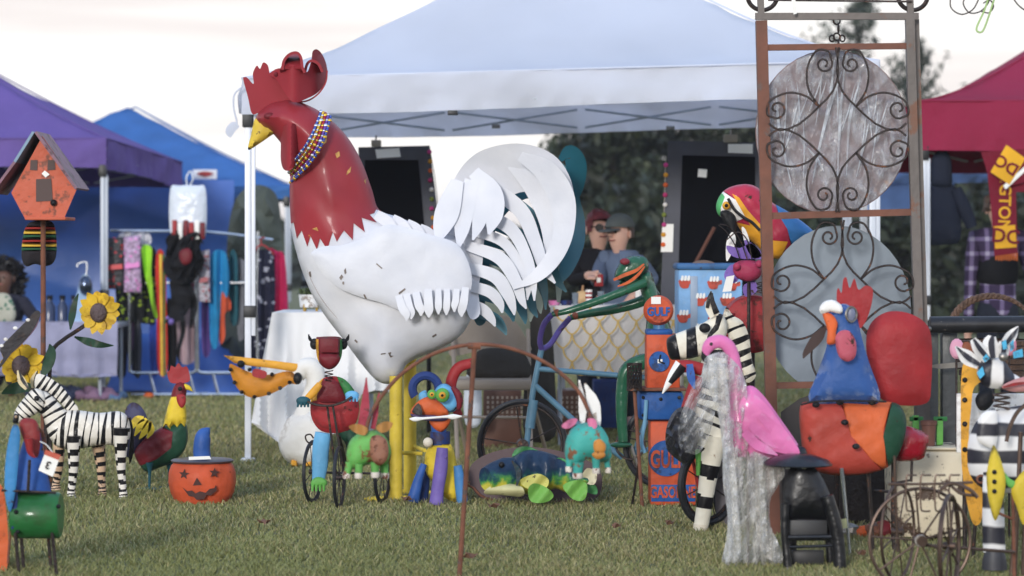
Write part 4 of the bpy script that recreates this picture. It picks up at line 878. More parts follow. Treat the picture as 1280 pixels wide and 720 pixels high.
RED = [(300, 100), (480, 100), (490, 262), (478, 264), (462, 268), (471, 278), (452, 272), (456, 290), (442, 279), (441, 300), (430, 288), (421, 302), (416, 290), (409, 312), (400, 298), (396, 312), (388, 295), (384, 308), (377, 288), (371, 298), (367, 278), (350, 285)]
yb = lambda x, y: 0
body = obj('body', puff(BODY, dK, .62, step=5, n=5, hole=[(300, 100), (480, 100), (486, 254), (462, 260), (430, 276), (400, 284), (372, 272), (350, 274)]), RW, t)
obj('neck', puff(BODY, dK, .62, step=5, only=RED, off=.006, n=5), RR, t)
br = obj('beak', puff([(320, 147), (314, 168), (310, 187), (322, 181), (338, 170), (347, 163), (336, 152)], dK, .75, dy=lambda x, y: -.01), paint('beak_yellow', (226, 188, 44)), t)
obj('wattle', puff([(350, 163), (351, 180), (351, 200), (355, 212), (364, 212), (373, 200), (380, 178), (376, 160), (362, 154)], dK - .20, 0, flat=.012, dy=lambda x, y: .0009 * (x - 363) ** 2), RC, t)
obj('eye', ball(P(337, 145, dK - .115), (.03, .012, .018)), DKRED, t)
cb = obj('comb', plate([(315, 142), (310, 122), (304, 99), (306, 96.5), (309, 97), (317, 105), (316, 92), (321, 82), (325, 86), (329, 78), (335, 82), (338, 93), (346, 86), (356, 100), (366, 124), (362, 130), (340, 132), (325, 140)], dK - .02, .012, n=4), RC, t)
lob = [(336, 93), (346, 86), (353, 85), (357, 80), (378, 84), (384, 90), (389, 76), (391, 64), (397, 62), (404, 70), (409, 86), (407, 102), (398, 115), (384, 123), (367, 128), (354, 113), (345, 99)]
obj('comb_lobe', puff(lob, dK - .05, 0, flat=.012, dy=lambda x, y: -.10 * math.exp(-((x - 366) / 16) ** 2) + .0009 * max(0, x - 385) ** 2 * .5), RC, cb)
def strip(pts, wd, d, mat, name, parent, th=.008):
    """bent metal strip: px path with depth from d-wd/2 to d+wd/2"""
    q = cat_open(pts, 6); A = [P(p[0], p[1], d - wd / 2) for p in q]; B = [P(p[0], p[1], d + wd / 2) for p in q]; nA = []
    g = G(); k = len(q)
    for i in range(k):
        tt = (A[min(k - 1, i + 1)] - A[max(0, i - 1)]).normalized(); nn = tt.cross(Vector((0, 1, 0))).normalized() * th / 2
        g.v += [tuple(A[i] + nn), tuple(B[i] + nn), tuple(B[i] - nn), tuple(A[i] - nn)]
    for i in range(k - 1):
        for j in range(4): g.f.append((i * 4 + j, i * 4 + (j + 1) % 4, i * 4 + 4 + (j + 1) % 4, i * 4 + 4 + j))
    g.f += [(3, 2, 1, 0), tuple((k - 1) * 4 + j for j in range(4))]; g.m = [0] * len(g.f); return obj(name, g, mat, parent)
obj('comb_loop', puff([(350, 90), (354, 78), (361, 69), (371, 66), (376, 71), (378, 84), (374, 92), (362, 94)], dK - .15, 0, flat=.012, dy=lambda x, y: .0022 * (y - 84) ** 2 * .5), RC, cb)
strip([(353, 87), (355, 76), (362, 68), (371, 66), (376, 72), (378, 84), (381, 91)], .17, dK - .08, RC, 'comb_curl', cb, .014)
strip([(381, 91), (384, 80), (390, 76), (398, 80), (403, 90)], .13, dK + .0, RC, 'comb_curl', cb, .014)
strip([(366, 128), (384, 126), (398, 117), (407, 103), (409, 88)], .06, dK + .0, RC, 'comb_rim', cb)
obj('rivet', ball(P(345, 93, dK - .08), .012, 8, 6), DKRED, cb)
# wing
WING = [(389, 316), (393, 326), (404, 343), (424, 360), (450, 371), (478, 379), (500, 388), (520, 391), (545, 390), (566, 388), (584, 372), (590, 350), (583, 322), (568, 303), (540, 294), (510, 285), (482, 281), (456, 296), (430, 306), (404, 308)]
wg = obj('wing', puff(WING, dK - .235, .13, step=5), RW, t)
for i, (a, b, wd) in enumerate([((498, 360), (508, 401), 6), ((508, 358), (514, 399), 6), ((520, 356), (526, 395), 6), ((535, 352), (536, 397), 6.5), ((548, 352), (548, 393), 5), ((559, 352), (558, 394), 5), ((571, 352), (568, 390), 5), ((582, 350), (577, 396), 6)]):
    a = (a[0], a[1] + 9); m = ((a[0] + b[0]) / 2, (a[1] + b[1]) / 2)
    obj('feather', blade([(*a, wd * .7), (*m, wd * .86), (b[0], b[1] - 8, wd * .8), (*b, .8)], dK - .300 + .010 * (i % 3), .006, dy=lambda x, y, a=a, i=i: -.014 * math.sin((y - a[1]) / 14) - .006 * i % 2 * .01), RW, wg)
for ch in ([(396, 168), (402, 164), (409, 168), (408, 178), (404, 181), (402, 172)], [(419, 192), (424, 189), (425, 195), (421, 198)], [(434, 214), (439, 208), (438, 215), (433, 219)], [(455, 226), (458, 223), (457, 230)], [(390, 286), (396, 284), (398, 289)]):
    obj('paint_chip', puff(BODY, dK, .62, step=5, only=ch, off=.0085, n=5), M('bare_ochre', (206, 156, 84), .6, var=.25, scale=40), t)
SCR = M('bare_scratch', (126, 114, 106), .6, var=.3, scale=40)
for ch in ([(424, 347), (427, 343), (429, 346), (426, 350)], [(430, 338), (432, 335), (433, 341), (431, 343)], [(428, 352), (430, 352), (430, 356), (428, 355)], [(454, 368), (456, 368), (459, 374), (457, 375)], [(498, 366), (506, 360), (507, 362), (499, 368)], [(470, 330), (471, 329), (478, 335), (477, 336)]):
    obj('scratch', puff(WING, dK - .235, .13, step=5, only=ch, off=.004), SCR, wg)
for ch in ([(485, 441), (489, 440), (488, 444), (492, 445), (488, 447)], [(476, 442), (482, 441), (482, 442.5), (476, 443.5)], [(386, 340), (388, 339), (389, 346), (387, 347)], [(444, 424), (447, 427), (446, 429), (443, 426)], [(540, 420), (545, 417), (546, 419), (541, 422)]):
    obj('scratch', puff(BODY, dK, .62, step=5, only=ch, off=.004, n=5), SCR, t)
# back saddle feathers behind the neck
for i, (x0, y0, x1, y1) in enumerate([(470, 268, 500, 289), (490, 273, 518, 293), (508, 279, 534, 297), (524, 285, 548, 301)]):
    obj('feather', blade([(x0, y0, 6), ((x0 + x1) / 2, (y0 + y1) / 2 - 1, 7), (x1, y1, 1)], dK - .14 + .02 * i, .006, dy=lambda x, y: .0), RW, wg)
for q in ([(372, 318), (384, 352), (402, 382), (430, 412), (455, 440), (474, 466)], [(594, 372), (570, 404), (540, 424), (512, 440), (492, 466)]):
    obj('weld_seam', wire([(x + (6 if q[0][0] < 400 else -5), y, -.07 - .03 * min(1, i / 2)) for i, (x, y) in enumerate(q)], dK, .004, 5), M('seam_grey_white', (176, 172, 172), .5), t)
# tail: white front layer over a teal rear layer
BASE = [(541, 302), (547, 280), (556, 252), (570, 220), (585, 200), (605, 187), (638, 179.5), (670, 183), (697, 198), (714, 226), (717, 258), (700, 262), (684, 250), (660, 240), (640, 245), (618, 268), (606, 296), (603, 330), (598, 362), (600, 392), (588, 398), (580, 370), (586, 335), (575, 300), (560, 296)]
TL = obj('tail', puff(BASE, dK - .02, 0, flat=.012, step=8, dy=lambda x, y: .04 * math.sin((x - 540) * .018) - .00001 * (y - 280) ** 2), RW, t)
WF = [([(650, 195, 6), (682, 214, 14), (702, 246, 16), (705, 285, 13), (694, 318, 11), (672, 344, 8), (641, 361, 1)], -.17),
      ([(640, 205, 10), (668, 236, 17), (684, 275, 15), (688, 310, 11), (684, 335, 8)], -.045),
      ([(620, 232, 10), (650, 262, 15), (668, 300, 13), (680, 335, 10), (694, 354, 2)], -.03),
      ([(604, 266, 8), (636, 284, 13), (657, 318, 11), (666, 350, 8), (668, 376, 1.5)], -.06),
      ([(600, 290, 6), (628, 302, 10), (650, 332, 9), (660, 356, 7), (659, 375, 1.5)], -.035),
      ([(598, 310, 6), (624, 322, 13), (644, 350, 12), (652, 374, 8), (658, 386, 1.5)], -.07),
      ([(594, 336, 6), (618, 345, 13), (634, 366, 12), (641, 384, 7), (643, 394, 1.5)], -.055),
      ([(590, 358, 6), (610, 364, 11), (624, 378, 9), (628, 391, 2)], -.075),
      ([(588, 380, 6), (602, 386, 11), (614, 398, 8), (619, 408, 1.5)], -.06)]
WF = WF[:2] + [([(p[0][0] - 14, p[0][1] - 3, p[0][2])] + [(a, b, c * .64) for a, b, c in p[1:]], q) for p, q in WF[2:]]; WF[1] = ([(a, b, c * .72) for a, b, c in WF[1][0]], WF[1][1])
for pth, dd in WF:
    x0 = pth[0][0]; obj('feather', blade(pth, dK + dd * .75, .006, dy=lambda x, y, x0=x0: -.0000125 * (x - x0) ** 2 + .02 * math.sin(y * .03)), RW, TL)
for pth in [[(572, 225, 8), (560, 262, 15), (552, 285, 11), (547, 304, 1.5)], [(590, 225, 9), (581, 260, 12), (577, 288, 9), (573, 311, 1.2)], [(606, 222, 8), (602, 256, 11), (598, 280, 8), (591, 300, 1.2)], [(592, 215, 8), (614, 240, 13), (617, 268, 12), (611, 293, 1.5)]]:
    obj('feather', blade(pth, dK - .075 - random.uniform(0, .02), .007, dy=lambda x, y: -.0009 * (y - 215)), RW, TL)
T2 = M('feather_teal', (30, 92, 106), .3, .3, var=.2, scale=4, coat=.3); SILV = M('feather_silver', (150, 164, 158), .3, .4, var=.15)
obj('rear_tail', puff([(x + 8, y + 8) for x, y in BASE[5:]], dK + .32, 0, flat=.01, step=9, dy=lambda x, y: .03 * math.sin(x * .03)), T2, TL)
for pth, m in [([(700, 200, 3), (712, 190, 9), (720, 205, 13), (720, 232, 10), (714, 262, 2)], T2), ([(700, 225, 8), (716, 262, 12), (718, 300, 13), (708, 335, 9), (697, 356, 1.5)], T2), ([(690, 240, 8), (700, 290, 12), (700, 330, 8), (698, 378, 2)], SILV)]:
    obj('rear_feather', blade(pth, dK + (.28 if m is T2 else .40), .006, dy=(lambda x, y: .04 * math.sin(y * .03)) if m is T2 else (lambda x, y: .0001 * x)), m, TL)
for pth, dd in WF[2:]:
    q = [(x + 14, y + 11, w_ * 1.0) for x, y, w_ in pth]; obj('rear_feather', blade(q, dK + .24 + dd, .006, dy=lambda x, y: .02 * math.sin(y * .04)), T2, TL)
for pth in [[(655, 340, 5), (672, 375, 6), (676, 392, 1)], [(650, 350, 5), (662, 385, 6), (663, 402, 1)]]: obj('rear_feather', blade(pth, dK + .2, .006), SILV, TL)
# legs: two yellow pipes with cross bars and toes
LY = paint('leg_yellow', (222, 190, 44), wear=(150, 118, 40), wamt=.36)
for px, yt, dd in ((495, 470, -.12), (512.5, 440, .22)):
    p = P(px, yt, dK + dd); lg = obj('leg', rings([(p.x, dK + dd, 0), (p.x, dK + dd, p.z)], [.033, .033], [.033, .033], 16), LY, t)
    for a in (-.5, 0, .5, 3.14): obj('toe', rod((p.x, dK + dd, .02), (p.x - .16 * math.cos(a), dK + dd - .16 * math.sin(a), .012), .014, .006), LY, lg)
obj('crossbar', rod(P(503, 566, dK + .1), P(528, 567, dK + .1), .010), LY, t); obj('crossbar', rod(P(518, 558, dK + .2), P(531, 563, dK), .010), LY, t)
# bead necklaces round its neck: each strand of small beads
t = thing('bead_necklace', 'strands of blue, gold and purple beads hung round the giant rooster neck', 'necklace', tuple(P(388, 185, dK - .3)))
bc = [M('bead_blue', (70, 96, 180), .12, .5), M('bead_gold', (216, 180, 70), .15, .8), M('bead_red', (170, 40, 60), .12, .5), M('bead_violet', (110, 70, 170), .12, .5), M('bead_silver', (214, 220, 230), .1, .9)]
for k, (a, b, ci) in enumerate([((401, 140), (359, 211), 0), ((404, 140.5), (362, 215), 1), ((407, 142), (364, 219), 2), ((410, 143.5), (365, 223), 3), ((413, 146), (363, 228), 0)]):
    g = G(); a = np.array(a, float); b = np.array(b, float); nb = 42
    for i in range(nb):
        s = i / (nb - 1); p = a + (b - a) * s + np.array([1.0, .6]) * 9 * math.sin(math.pi * s) * (.5 + .1 * k) * (1 if k else 1); dd = -.235 * math.sin(math.pi * min(1, max(0, .06 + s * .94))) ** .6
        g.join(ball(P(p[0], p[1], dK + dd - .02), .0078 + .004 * ((i * 7 + k) % 9 == 0), 6, 5), m=((i + k) % 3 == 0) * 1)
    for i in range(nb):
        s = i / (nb - 1); p = b + (a - b) * s; g.join(ball(P(p[0], p[1], dK + .235 * math.sin(math.pi * s) ** .6), .0078, 6, 5), m=0)
    obj('strand', g, [bc[ci], bc[[4, 4, 1, 4, 1][k]]], t, kind='stuff')

# ================================================================== LEFT GROUP
# zebra statue
ZW = paint('zebra_white', (226, 218, 204), wear=(96, 76, 60), wamt=.33, var=.06, rough=.32); ZB = paint('zebra_black', (26, 25, 28), wear=(80, 74, 70), wamt=.3, rough=.3); ZT = paint('zebra_tan', (214, 176, 140))
dz = 13.85; t = thing('zebra_statue', 'small black and white zebra statue standing on the grass behind the green bird', 'statue', base(100, d=dz))
obj('body', puff([(62, 540), (66, 522), (82, 513), (100, 513), (125, 516), (148, 514), (160, 522), (163, 545), (152, 557), (130, 556), (105, 560), (85, 562), (68, 556)], dz, .75, step=2.2, regions=stripes_v(66, 162, 508, 566, 11, .52, -6, 1.5)), [ZW, ZB], t)
nk = obj('neck', puff([(40, 492), (56, 489), (72, 502), (86, 518), (92, 538), (82, 553), (64, 550), (57, 532), (52, 518), (42, 512)], dz - .02, .62, step=2, regions=stripes_dir((46, 500), (78, 552), 6, 30, .5, 1.5)), [ZW, ZB], t)
hd = obj('head', puff([(16, 524), (20, 511), (32, 495), (42, 486), (52, 488), (57, 498), (54, 511), (44, 518), (32, 525), (24, 529), (17, 529)], dz - .05, .7, step=1.6, regions=stripes_dir((24, 522), (52, 494), 6, 16, .42, .8) + [([(10, 516), (24, 518), (22, 532), (10, 532)], 1)]), [ZW, ZB], t)
for pp, dd in (([(34, 486, 3), (27, 476, 5), (22, 463, 1)], -.08), ([(42, 485, 3), (43, 475, 5), (46, 464, 1)], .03)): e = obj('ear', blade(pp, dz + dd, .01), paint('zebra_ear', (206, 186, 140)), hd); obj('inner_ear', blade([(p[0] + 1.2, p[1] - 1, p[2] * .4) for p in pp], dz + dd - .007, .003), ZB, e)
for dd in (-.09,): obj('eye', ball(P(46, 498, dz - .115), .014), ZB, hd); obj('nostril', ball(P(20, 521, dz - .085), .008, 8, 6), ZT, hd)
obj('mane', puff([(44, 486), (46, 468), (60, 471), (76, 482), (90, 499), (98, 512), (88, 517), (74, 502), (58, 489)], dz, .35, regions=stripes_dir((48, 476), (94, 510), 8, 16, .5, .4)), [ZW, ZB], t)
for (x0, y0, r0, x1, y1, x2, y2, dd, wm) in [(92, 545, 9, 92, 580, 89, 622, -.1, ZW), (74, 545, 8, 73, 580, 70, 612, .08, ZT), (122, 552, 9, 126, 580, 128, 619, .1, ZT), (152, 535, 11, 151, 575, 154, 623, -.1, ZW)]:
    obj('leg', loft([(x0, y0, r0), (x1, y1, 6.5), ((x1 + x2) / 2, (y1 + y2) / 2, 5), (x2, y2 - 7, 5), (x2, y2, 6.5)], dz + dd, 1, 12, 9, ringstripe(7.5, .2, .48)), [wm, ZB], t)
obj('tail', loft([(161, 522, 2.5), (165, 540, 2), (164, 565, 3), (162, 580, .6)], dz + .05), ZB, t)
# coloured rooster
dr = 14.3; t = thing('coloured_rooster', 'small rooster sculpture with yellow neck, red wing and green breast', 'sculpture', base(200, d=dr))
obj('body', puff([(168, 566), (178, 551), (195, 538), (212, 530), (230, 527), (235, 543), (231, 562), (217, 577), (198, 585), (184, 590), (175, 582)], dr, .75, step=2.2, regions=[([(160, 570), (172, 545), (200, 532), (216, 540), (214, 560), (196, 574), (176, 582)], 1)]), [DKGREEN, DKRED], t)
obj('neck', puff([(203, 538), (208, 515), (214, 496), (222, 492), (231, 505), (233, 522), (230, 536), (226, 529), (222, 538), (217, 530), (213, 540), (208, 531)], dr - .03, .8), YELLOWP, t)
hd = obj('head', puff([(214, 497), (217, 484), (224, 477), (232, 481), (233, 492), (228, 502), (220, 503)], dr - .03, .8), DKRED, t)
obj('beak', loft([(230, 483, 4), (236, 485, 3), (240.5, 489, .4)], dr - .03), YELLOWP, hd); obj('wattle', puff([(221, 494), (231, 494), (232, 504), (227, 510), (222, 504)], dr - .1, .5), REDP, hd); obj('eye', ball(P(225, 486, dr - .1), .012), BLACKP, hd)
obj('comb', plate([(213, 478), (209, 466), (212, 463), (214, 457), (219, 459), (223, 454), (228, 459), (233, 458), (236, 464), (237, 476), (226, 479)], dr - .03, .015), REDP, hd)
TV = paint('tail_violet', (62, 62, 96)); tl = obj('tail', puff([(154, 540), (157, 512), (166, 503), (177, 509), (185, 526), (183, 545), (172, 562), (160, 572), (153, 560)], dr + .03, .35), TV, t)
for pp in [[(180, 523, 3), (170, 526, 5), (162, 540, .8)], [(184, 524, 3), (176, 532, 5), (168, 545, .8)], [(187, 526, 3), (183, 536, 5), (174, 549, .8)], [(188, 528, 2), (189, 538, 4), (184, 548, .8)]]: obj('feather', blade(pp, dr - .06, .008), YELLOWP, tl)
for px, dd in ((187, -.05), (212, .05)):
    lg = obj('leg', loft([(px, 578, 5, dd), (px, 592, 2, dd), (px - .5, 614, 1.6, dd)], dr), TEALP, t)
    for a in (-.4, .4, 3.1): p = P(px, HY, dr + dd); obj('toe', rod((p.x, dr + dd, .012), (p.x + .07 * math.cos(a), dr + dd - .07 * math.sin(a) - .02, .008), .006), TEALP, lg)
# pumpkin
dp = 13.6; c = Vector(base(253, d=dp)); t = thing('jack_o_lantern', 'orange metal jack o lantern in a grey brimmed hat with blue point', 'lantern', tuple(c)); s = dp / F
PO = paint('pumpkin_orange', (214, 78, 38), wear=(120, 40, 26), wamt=.37, wscale=8)
def pumpprof(a): return 1 + .022 * abs(math.sin(a * 4.5))
g = lathe([(0, .0), (33 * s, .0), (39 * s, .05), (41.5 * s, .10), (41 * s, .15), (38 * s, .185), (33 * s, .205), (0, .207)], c, 45); g.v = [(c.x + (x - c.x) * pumpprof(math.atan2(y - c.y, x - c.x)), c.y + (y - c.y) * pumpprof(math.atan2(y - c.y, x - c.x)), z) for x, y, z in g.v]
obj('body', g, PO, t)
DKH = M('cutout_dark', (70, 40, 34), .8)
curve = lambda x, y: 41.5 * s * (1 - math.sqrt(max(.02, 1 - ((x - 253) / 41.5) ** 2)))
def star(cx, cy, r): return [(cx + (r if k % 2 == 0 else r * .42) * math.sin(k * math.pi / 5 + .1), cy - (r if k % 2 == 0 else r * .42) * math.cos(k * math.pi / 5 + .1)) for k in range(10)]
for nm, pl in [('eye_cutout', star(230, 593, 7)), ('eye_cutout', star(268, 591, 7)), ('nose_cutout', [(246, 597), (252, 606), (241, 607)]), ('mouth_cutout', [(228, 609), (234, 614), (240, 613), (244, 617), (250, 614), (257, 616), (262, 611), (268, 610), (270, 606), (271, 613), (264, 619), (258, 619), (255, 624), (246, 625), (242, 621), (236, 620)])]:
    obj(nm, puff(pl, dp - 43.4 * s, 0, smooth=False, flat=.008, dy=curve, step=2), DKH, t)
hb = obj('hat_brim', lathe([(0, .0), (37 * s, -.006), (39.5 * s, .004), (37 * s, .010), (0, .014)], c + Vector((0, 0, .205)), 30), M('grey_sheet', (96, 92, 96), .4, .5), t)
obj('hat_point', loft([(253, 575, 11), (252, 560, 10.5), (254, 545, 9.5), (259, 538, 5), (262, 535, .8)], dp, .9, 12), BLUEP, hb); obj('hat_patch', plate([(236, 571), (262, 570), (264, 574), (236, 575)], dp - .15, .005, smooth=False), TAG, hb)
# pelican
dq = 15.9; t = thing('pelican_statue', 'white pelican statue with open orange bill beside the tent leg', 'statue', base(378, d=dq)); PW = paint('pelican_white', (230, 226, 218), wear=(120, 100, 80), wamt=.31, var=.04)
bl_ = obj('upper_bill', puff([(279, 444), (300, 446), (335, 450), (375, 455), (373, 466), (345, 461), (310, 457), (293, 454)], dq - .02, .6, smooth=False), AMBER, t)
obj('pouch', puff([(287, 455), (300, 460), (318, 467), (340, 468), (358, 464), (374, 468), (373, 480), (362, 480), (350, 487), (334, 494), (314, 497), (299, 488), (290, 472)], dq, .42), paint('pouch_orange', (226, 138, 24), wear=(40, 32, 28), wamt=.35, wscale=11), t)
obj('throat_patch', plate([(318, 461), (333, 465), (330, 473), (316, 470)], dq - .125, .008), REDP, bl_); obj('eye', ball(P(301, 455, dq - .06), .022), BLACKP, bl_)
for px, py in ((288, 462), (293, 478), (302, 490), (318, 496), (336, 492), (350, 485), (362, 478), (312, 462), (340, 468)): obj('weld', ball(P(px, py, dq - .035), (.013, .02, .012), 7, 5), BLACKP, t)
obj('neck', loft([(372, 470, 9), (381, 460, 12), (391, 462, 13), (395, 478, 12), (388, 500, 12), (379, 524, 14), (372, 545, 20)], dq, .8, 16), PW, t)
obj('bill_joint', ball(P(372, 473, dq - .05), (.026, .03, .036)), BLACKP, t)
obj('body', puff([(348, 555), (353, 535), (366, 518), (392, 512), (408, 530), (412, 560), (402, 578), (380, 583), (358, 576)], dq, .8), PW, t)
for px in (368, 386): p = P(px, 0, dq); obj('foot', rod((p.x, dq, .1), (p.x, dq - .05, .0), .012, .02), AMBER, t)
# tricycle riding cow
dt = 13.4; t = thing('tricycle_cow', 'dark red metal cow figure riding a thin black tricycle', 'sculpture', base(420, d=dt))
hd = obj('head', puff([(395, 424), (400, 421), (424, 421), (428, 428), (427, 445), (421, 457), (412, 462), (402, 457), (396, 445)], dt - .05, .8, smooth=True, regions=[([(390, 424), (398, 424), (399, 455), (390, 455)], 1), ([(425, 424), (432, 424), (432, 455), (424, 456)], 2)]), [DKRED, AMBER, GREENP], t)
obj('forehead', pbox(400, 423, 423, 441, dt - .14, dt - .06, .006), DKRED, hd); obj('muzzle', puff([(401, 443), (422, 443), (424, 452), (412, 461), (400, 452)], dt - .13, .6), DKRED, hd)
for sx in (-1, 1):
    x = 411 + sx * 16; obj('ear', ball(P(x + sx * 2, 430, dt - .04), (.022, .012, .028)), BLACKP, hd)
    for k in range(3): obj('horn', wire([(x, 428), (x + sx * (4 + 2 * k), 427 - k), (x + sx * (7 + k), 422 - 2 * k)], dt - .05, .004, 5), BLACKP, hd)
sp = [(411 + 5 * math.cos(a), 463 + a * .75, .02 * math.sin(a)) for a in np.linspace(0, 19, 40)]; obj('neck_spring', tube([P(x, y, dt - .05 + d_) for x, y, d_ in sp], .003, 5), IRON, t)
bd = obj('body', puff([(388, 505), (392, 488), (402, 474), (416, 470), (432, 475), (445, 492), (449, 512), (442, 533), (424, 541), (402, 539), (390, 524)], dt, .32, regions=[([(380, 505), (392, 482), (404, 472), (398, 500)], 1), ([(420, 468), (440, 480), (448, 498), (432, 497)], 2)]), [REDP, AMBER, GREENP], t)
obj('sweater_front', puff([(396, 500), (404, 477), (420, 476), (430, 500), (414, 503)], dt - .06, .25), DKRED, bd)
for nm, pp, m, hp, hm in [('arm', [(400, 480, 4), (392, 490, 5), (384, 498, 4)], AMBER, (379, 501), TEALP), ('arm', [(428, 478, 4), (434, 486, 5), (438, 493, 4)], GREENP, (440, 494), LBLUE)]:
    ar = obj(nm, loft(pp, dt - .12, .6), m, t); hh = obj('hand', ball(P(*hp, dt - .13), (.035, .012, .022)), hm, ar)
    for k in range(4): obj('finger', loft([(hp[0] - 6 + 4 * k, hp[1] + 3, 1.9), (hp[0] - 7 + 4.4 * k, hp[1] + 8, 1.2)], dt - .14), hm, ar)
lg = obj('leg', loft([(404, 541, 10), (401, 560, 10.5), (400, 580, 10), (398, 600, 8)], dt - .12, .6), LBLUE, t); ft = obj('foot', puff([(390, 600), (398, 596), (408, 600), (407, 607), (390, 608)], dt - .14, .7), LIME, lg)
for k in range(4): obj('toe', loft([(391 + 4.6 * k, 606, 2.2), (390.5 + 4.8 * k, 614, 1.2)], dt - .15), LIME, ft)
obj('leg', loft([(428, 536, 9), (438, 548, 9), (440, 562, 6)], dt + .02, .6), DKGREEN, t)
obj('handlebar', wire([(384, 502), (396, 506), (414, 507), (430, 502), (440, 496)], dt - .16, .006), IRON, t)
for x0, x1 in ((409, 421), (416, 431)): obj('fork', rod(P(x0, 507, dt - .14), P(x1, 600, dt - .16), .0055), IRON, t)
z = lambda R_: R_ + .012
for px, dd, R_, yw in ((424, -.16, .145, R(84)), (391, .12, .15, R(77)), (478, .10, .145, R(78))):
    p = P(px, 0, dt + dd); wheel(t, (p.x, dt + dd, R_ + .008), R_, .009, yw, RUBBER, IRON, 8, .012, .0022)
obj('axle', rod((P(391, 0, dt + .12).x, dt + .12, .155), (P(478, 0, dt + .1).x, dt + .1, .15), .006), IRON, t); obj('frame_bar', rod(P(424, 545, dt - .1), (P(434, 0, dt).x, dt + .11, .155), .007), IRON, t)
obj('bell_curl', wire([(392, 556), (384, 552), (382, 545), (388, 543), (392, 548)], dt - .05, .004), IRON, t)
# dog
dd_ = 13.5; t = thing('patchwork_dog', 'colourful patchwork metal dog with green eyes holding a white bone', 'sculpture', base(548, d=dd_))
obj('body', puff([(531, 572), (536, 559), (548, 552), (564, 556), (571, 580), (577, 612), (570, 627), (556, 622), (545, 607), (533, 592)], dd_, .8), YELLOWP, t)
obj('leg', loft([(553, 560, 7), (551, 585, 8.5), (547, 612, 8), (545, 631, 9)], dd_ - .13, .7), PURPLEP, t)
obj('leg', loft([(530, 580, 4), (523, 600, 6), (516, 627, 8)], dd_ - .06, .8), BLUEP, t); obj('leg', loft([(533, 585, 4), (530, 605, 7), (528, 628, 7)], dd_ + .02, .8), NAVY, t); obj('leg', loft([(572, 582, 5), (575, 603, 7), (578, 628, 7)], dd_ - .05, .8), paint('mid_blue', (62, 130, 196)), t)
obj('collar', lathe([(.045, -.03), (.05, -.03), (.05, .03), (.045, .03)], P(550, 547, dd_), 18), NAVY, t); obj('neck', loft([(549, 556, 10), (549, 545, 9), (548, 530, 10)], dd_, 1), BLUEP, t)
obj('bell', ball(P(535, 553, dd_ - .05), .025), CREAM, t)
hd = obj('head', puff([(541, 494), (548, 482), (559, 480), (568, 490), (573, 506), (566, 515), (550, 515), (542, 506)], dd_ - .02, .8), LBLUE, t)
obj('snout', puff([(513, 517), (520, 504), (534, 496), (548, 501), (561, 516), (552, 521), (532, 519)], dd_ - .07, .7), ORANGEP, hd); obj('mouth_inside', plate([(515, 515), (523, 504), (528, 515), (526, 519)], dd_ - .13, .006), BLACKP, hd)
obj('jaw', puff([(514, 517), (535, 518), (560, 519), (556, 526), (535, 526), (518, 523)], dd_ - .07, .7), paint('jaw_violet', (84, 66, 110)), hd); obj('chin', puff([(538, 525), (562, 522), (560, 533), (551, 540), (541, 534)], dd_ - .04, .7), ORANGEP, hd)
for cx, cy, r_ in ((540, 493, .024), (553, 494, .036)):
    c = P(cx, cy, dd_ - .12); ey = obj('eye', ball(c, (r_, r_ * .6, r_)), LIME, hd); obj('pupil', ball(c + Vector((0, -r_ * .5, 0)), (r_ * .5, r_ * .25, r_ * .5)), AMBER, ey); obj('iris_dot', ball(c + Vector((0, -r_ * .72, 0)), r_ * .2, 8, 6), BLACKP, ey)
ear = obj('ear', ringw(P(532, 486, dd_), .065, .022, 0, 24, 8, 0, R(-40), R(215)), NAVY, hd); obj('ear_tip', puff([(524, 492), (532, 488), (535, 497), (530, 504), (524, 500)], dd_ - .04, .6), LBLUE, hd); obj('ear', loft([(566, 484, 3), (573, 495, 5), (574, 507, 4), (571, 514, 1)], dd_ - .03), DKRED, hd)
obj('tail', loft([(574, 520, 5), (566, 500, 6), (564, 478, 7), (573, 460, 7), (592, 453, 6)], dd_ + .25, .6), REDP, t)
tb = thing('toy_bone', 'white metal bone held across the mouth of the patchwork dog', 'bone', tuple(P(543, 522, dd_ - .16))); obj('shaft', loft([(512, 523.5, .8), (519, 524, 3), (530, 523, 1.6), (556, 521, 1.6), (566, 521, 3.5), (577, 520.5, 1)], dd_ - .16, .7), WHITEP, tb)

# ------------------------------------------------------------------ birdhouse, sunflowers, butterfly
dh = 14.5; BH = thing('birdhouse', 'orange metal birdhouse with dark windows on a tall rusty post', 'birdhouse', base(54, d=dh)); t = BH
p = P(54, 275, dh); obj('post', rings([(p.x, dh, 0), (p.x, dh, p.z)], [.014, .014], [.014, .014], 10), RUST, t)
fr_ = [(53, 170), (97, 234), (81, 271), (31, 273), (14, 241)]
HO = paint('birdhouse_orange', (208, 88, 56), wear=(90, 62, 50), wamt=.34, var=.06); obj('wall', plate(fr_, dh - .02, .30, smooth=False), HO, t)
def roofslab(a, b, c1, mat, nm): 
    A, B = P(*a, dh), P(*b, dh); u = (B - A).normalized(); nn = Vector((-u.z, 0, u.x)); nn = nn if nn.z > 0 else -nn; q = [A, B, B + nn * .014, A + nn * .014]; g = G(); g.add([(v.x, dh - .22, v.z) for v in q] + [(v.x, dh + .2, v.z) for v in q], [(0, 1, 2, 3), (7, 6, 5, 4), (0, 4, 5, 1), (1, 5, 6, 2), (2, 6, 7, 3), (3, 7, 4, 0)]); return obj(nm, g, mat, t)
RL = paint('roof_blue_grey', (124, 152, 176)); RP = paint('roof_mauve', (136, 96, 112)); roofslab((52, 168), (29, 205), 0, RL, 'roof_panel'); roofslab((29, 205), (1, 243), 0, RP, 'roof_panel'); roofslab((52, 168), (102, 238), 0, RP, 'roof_panel')
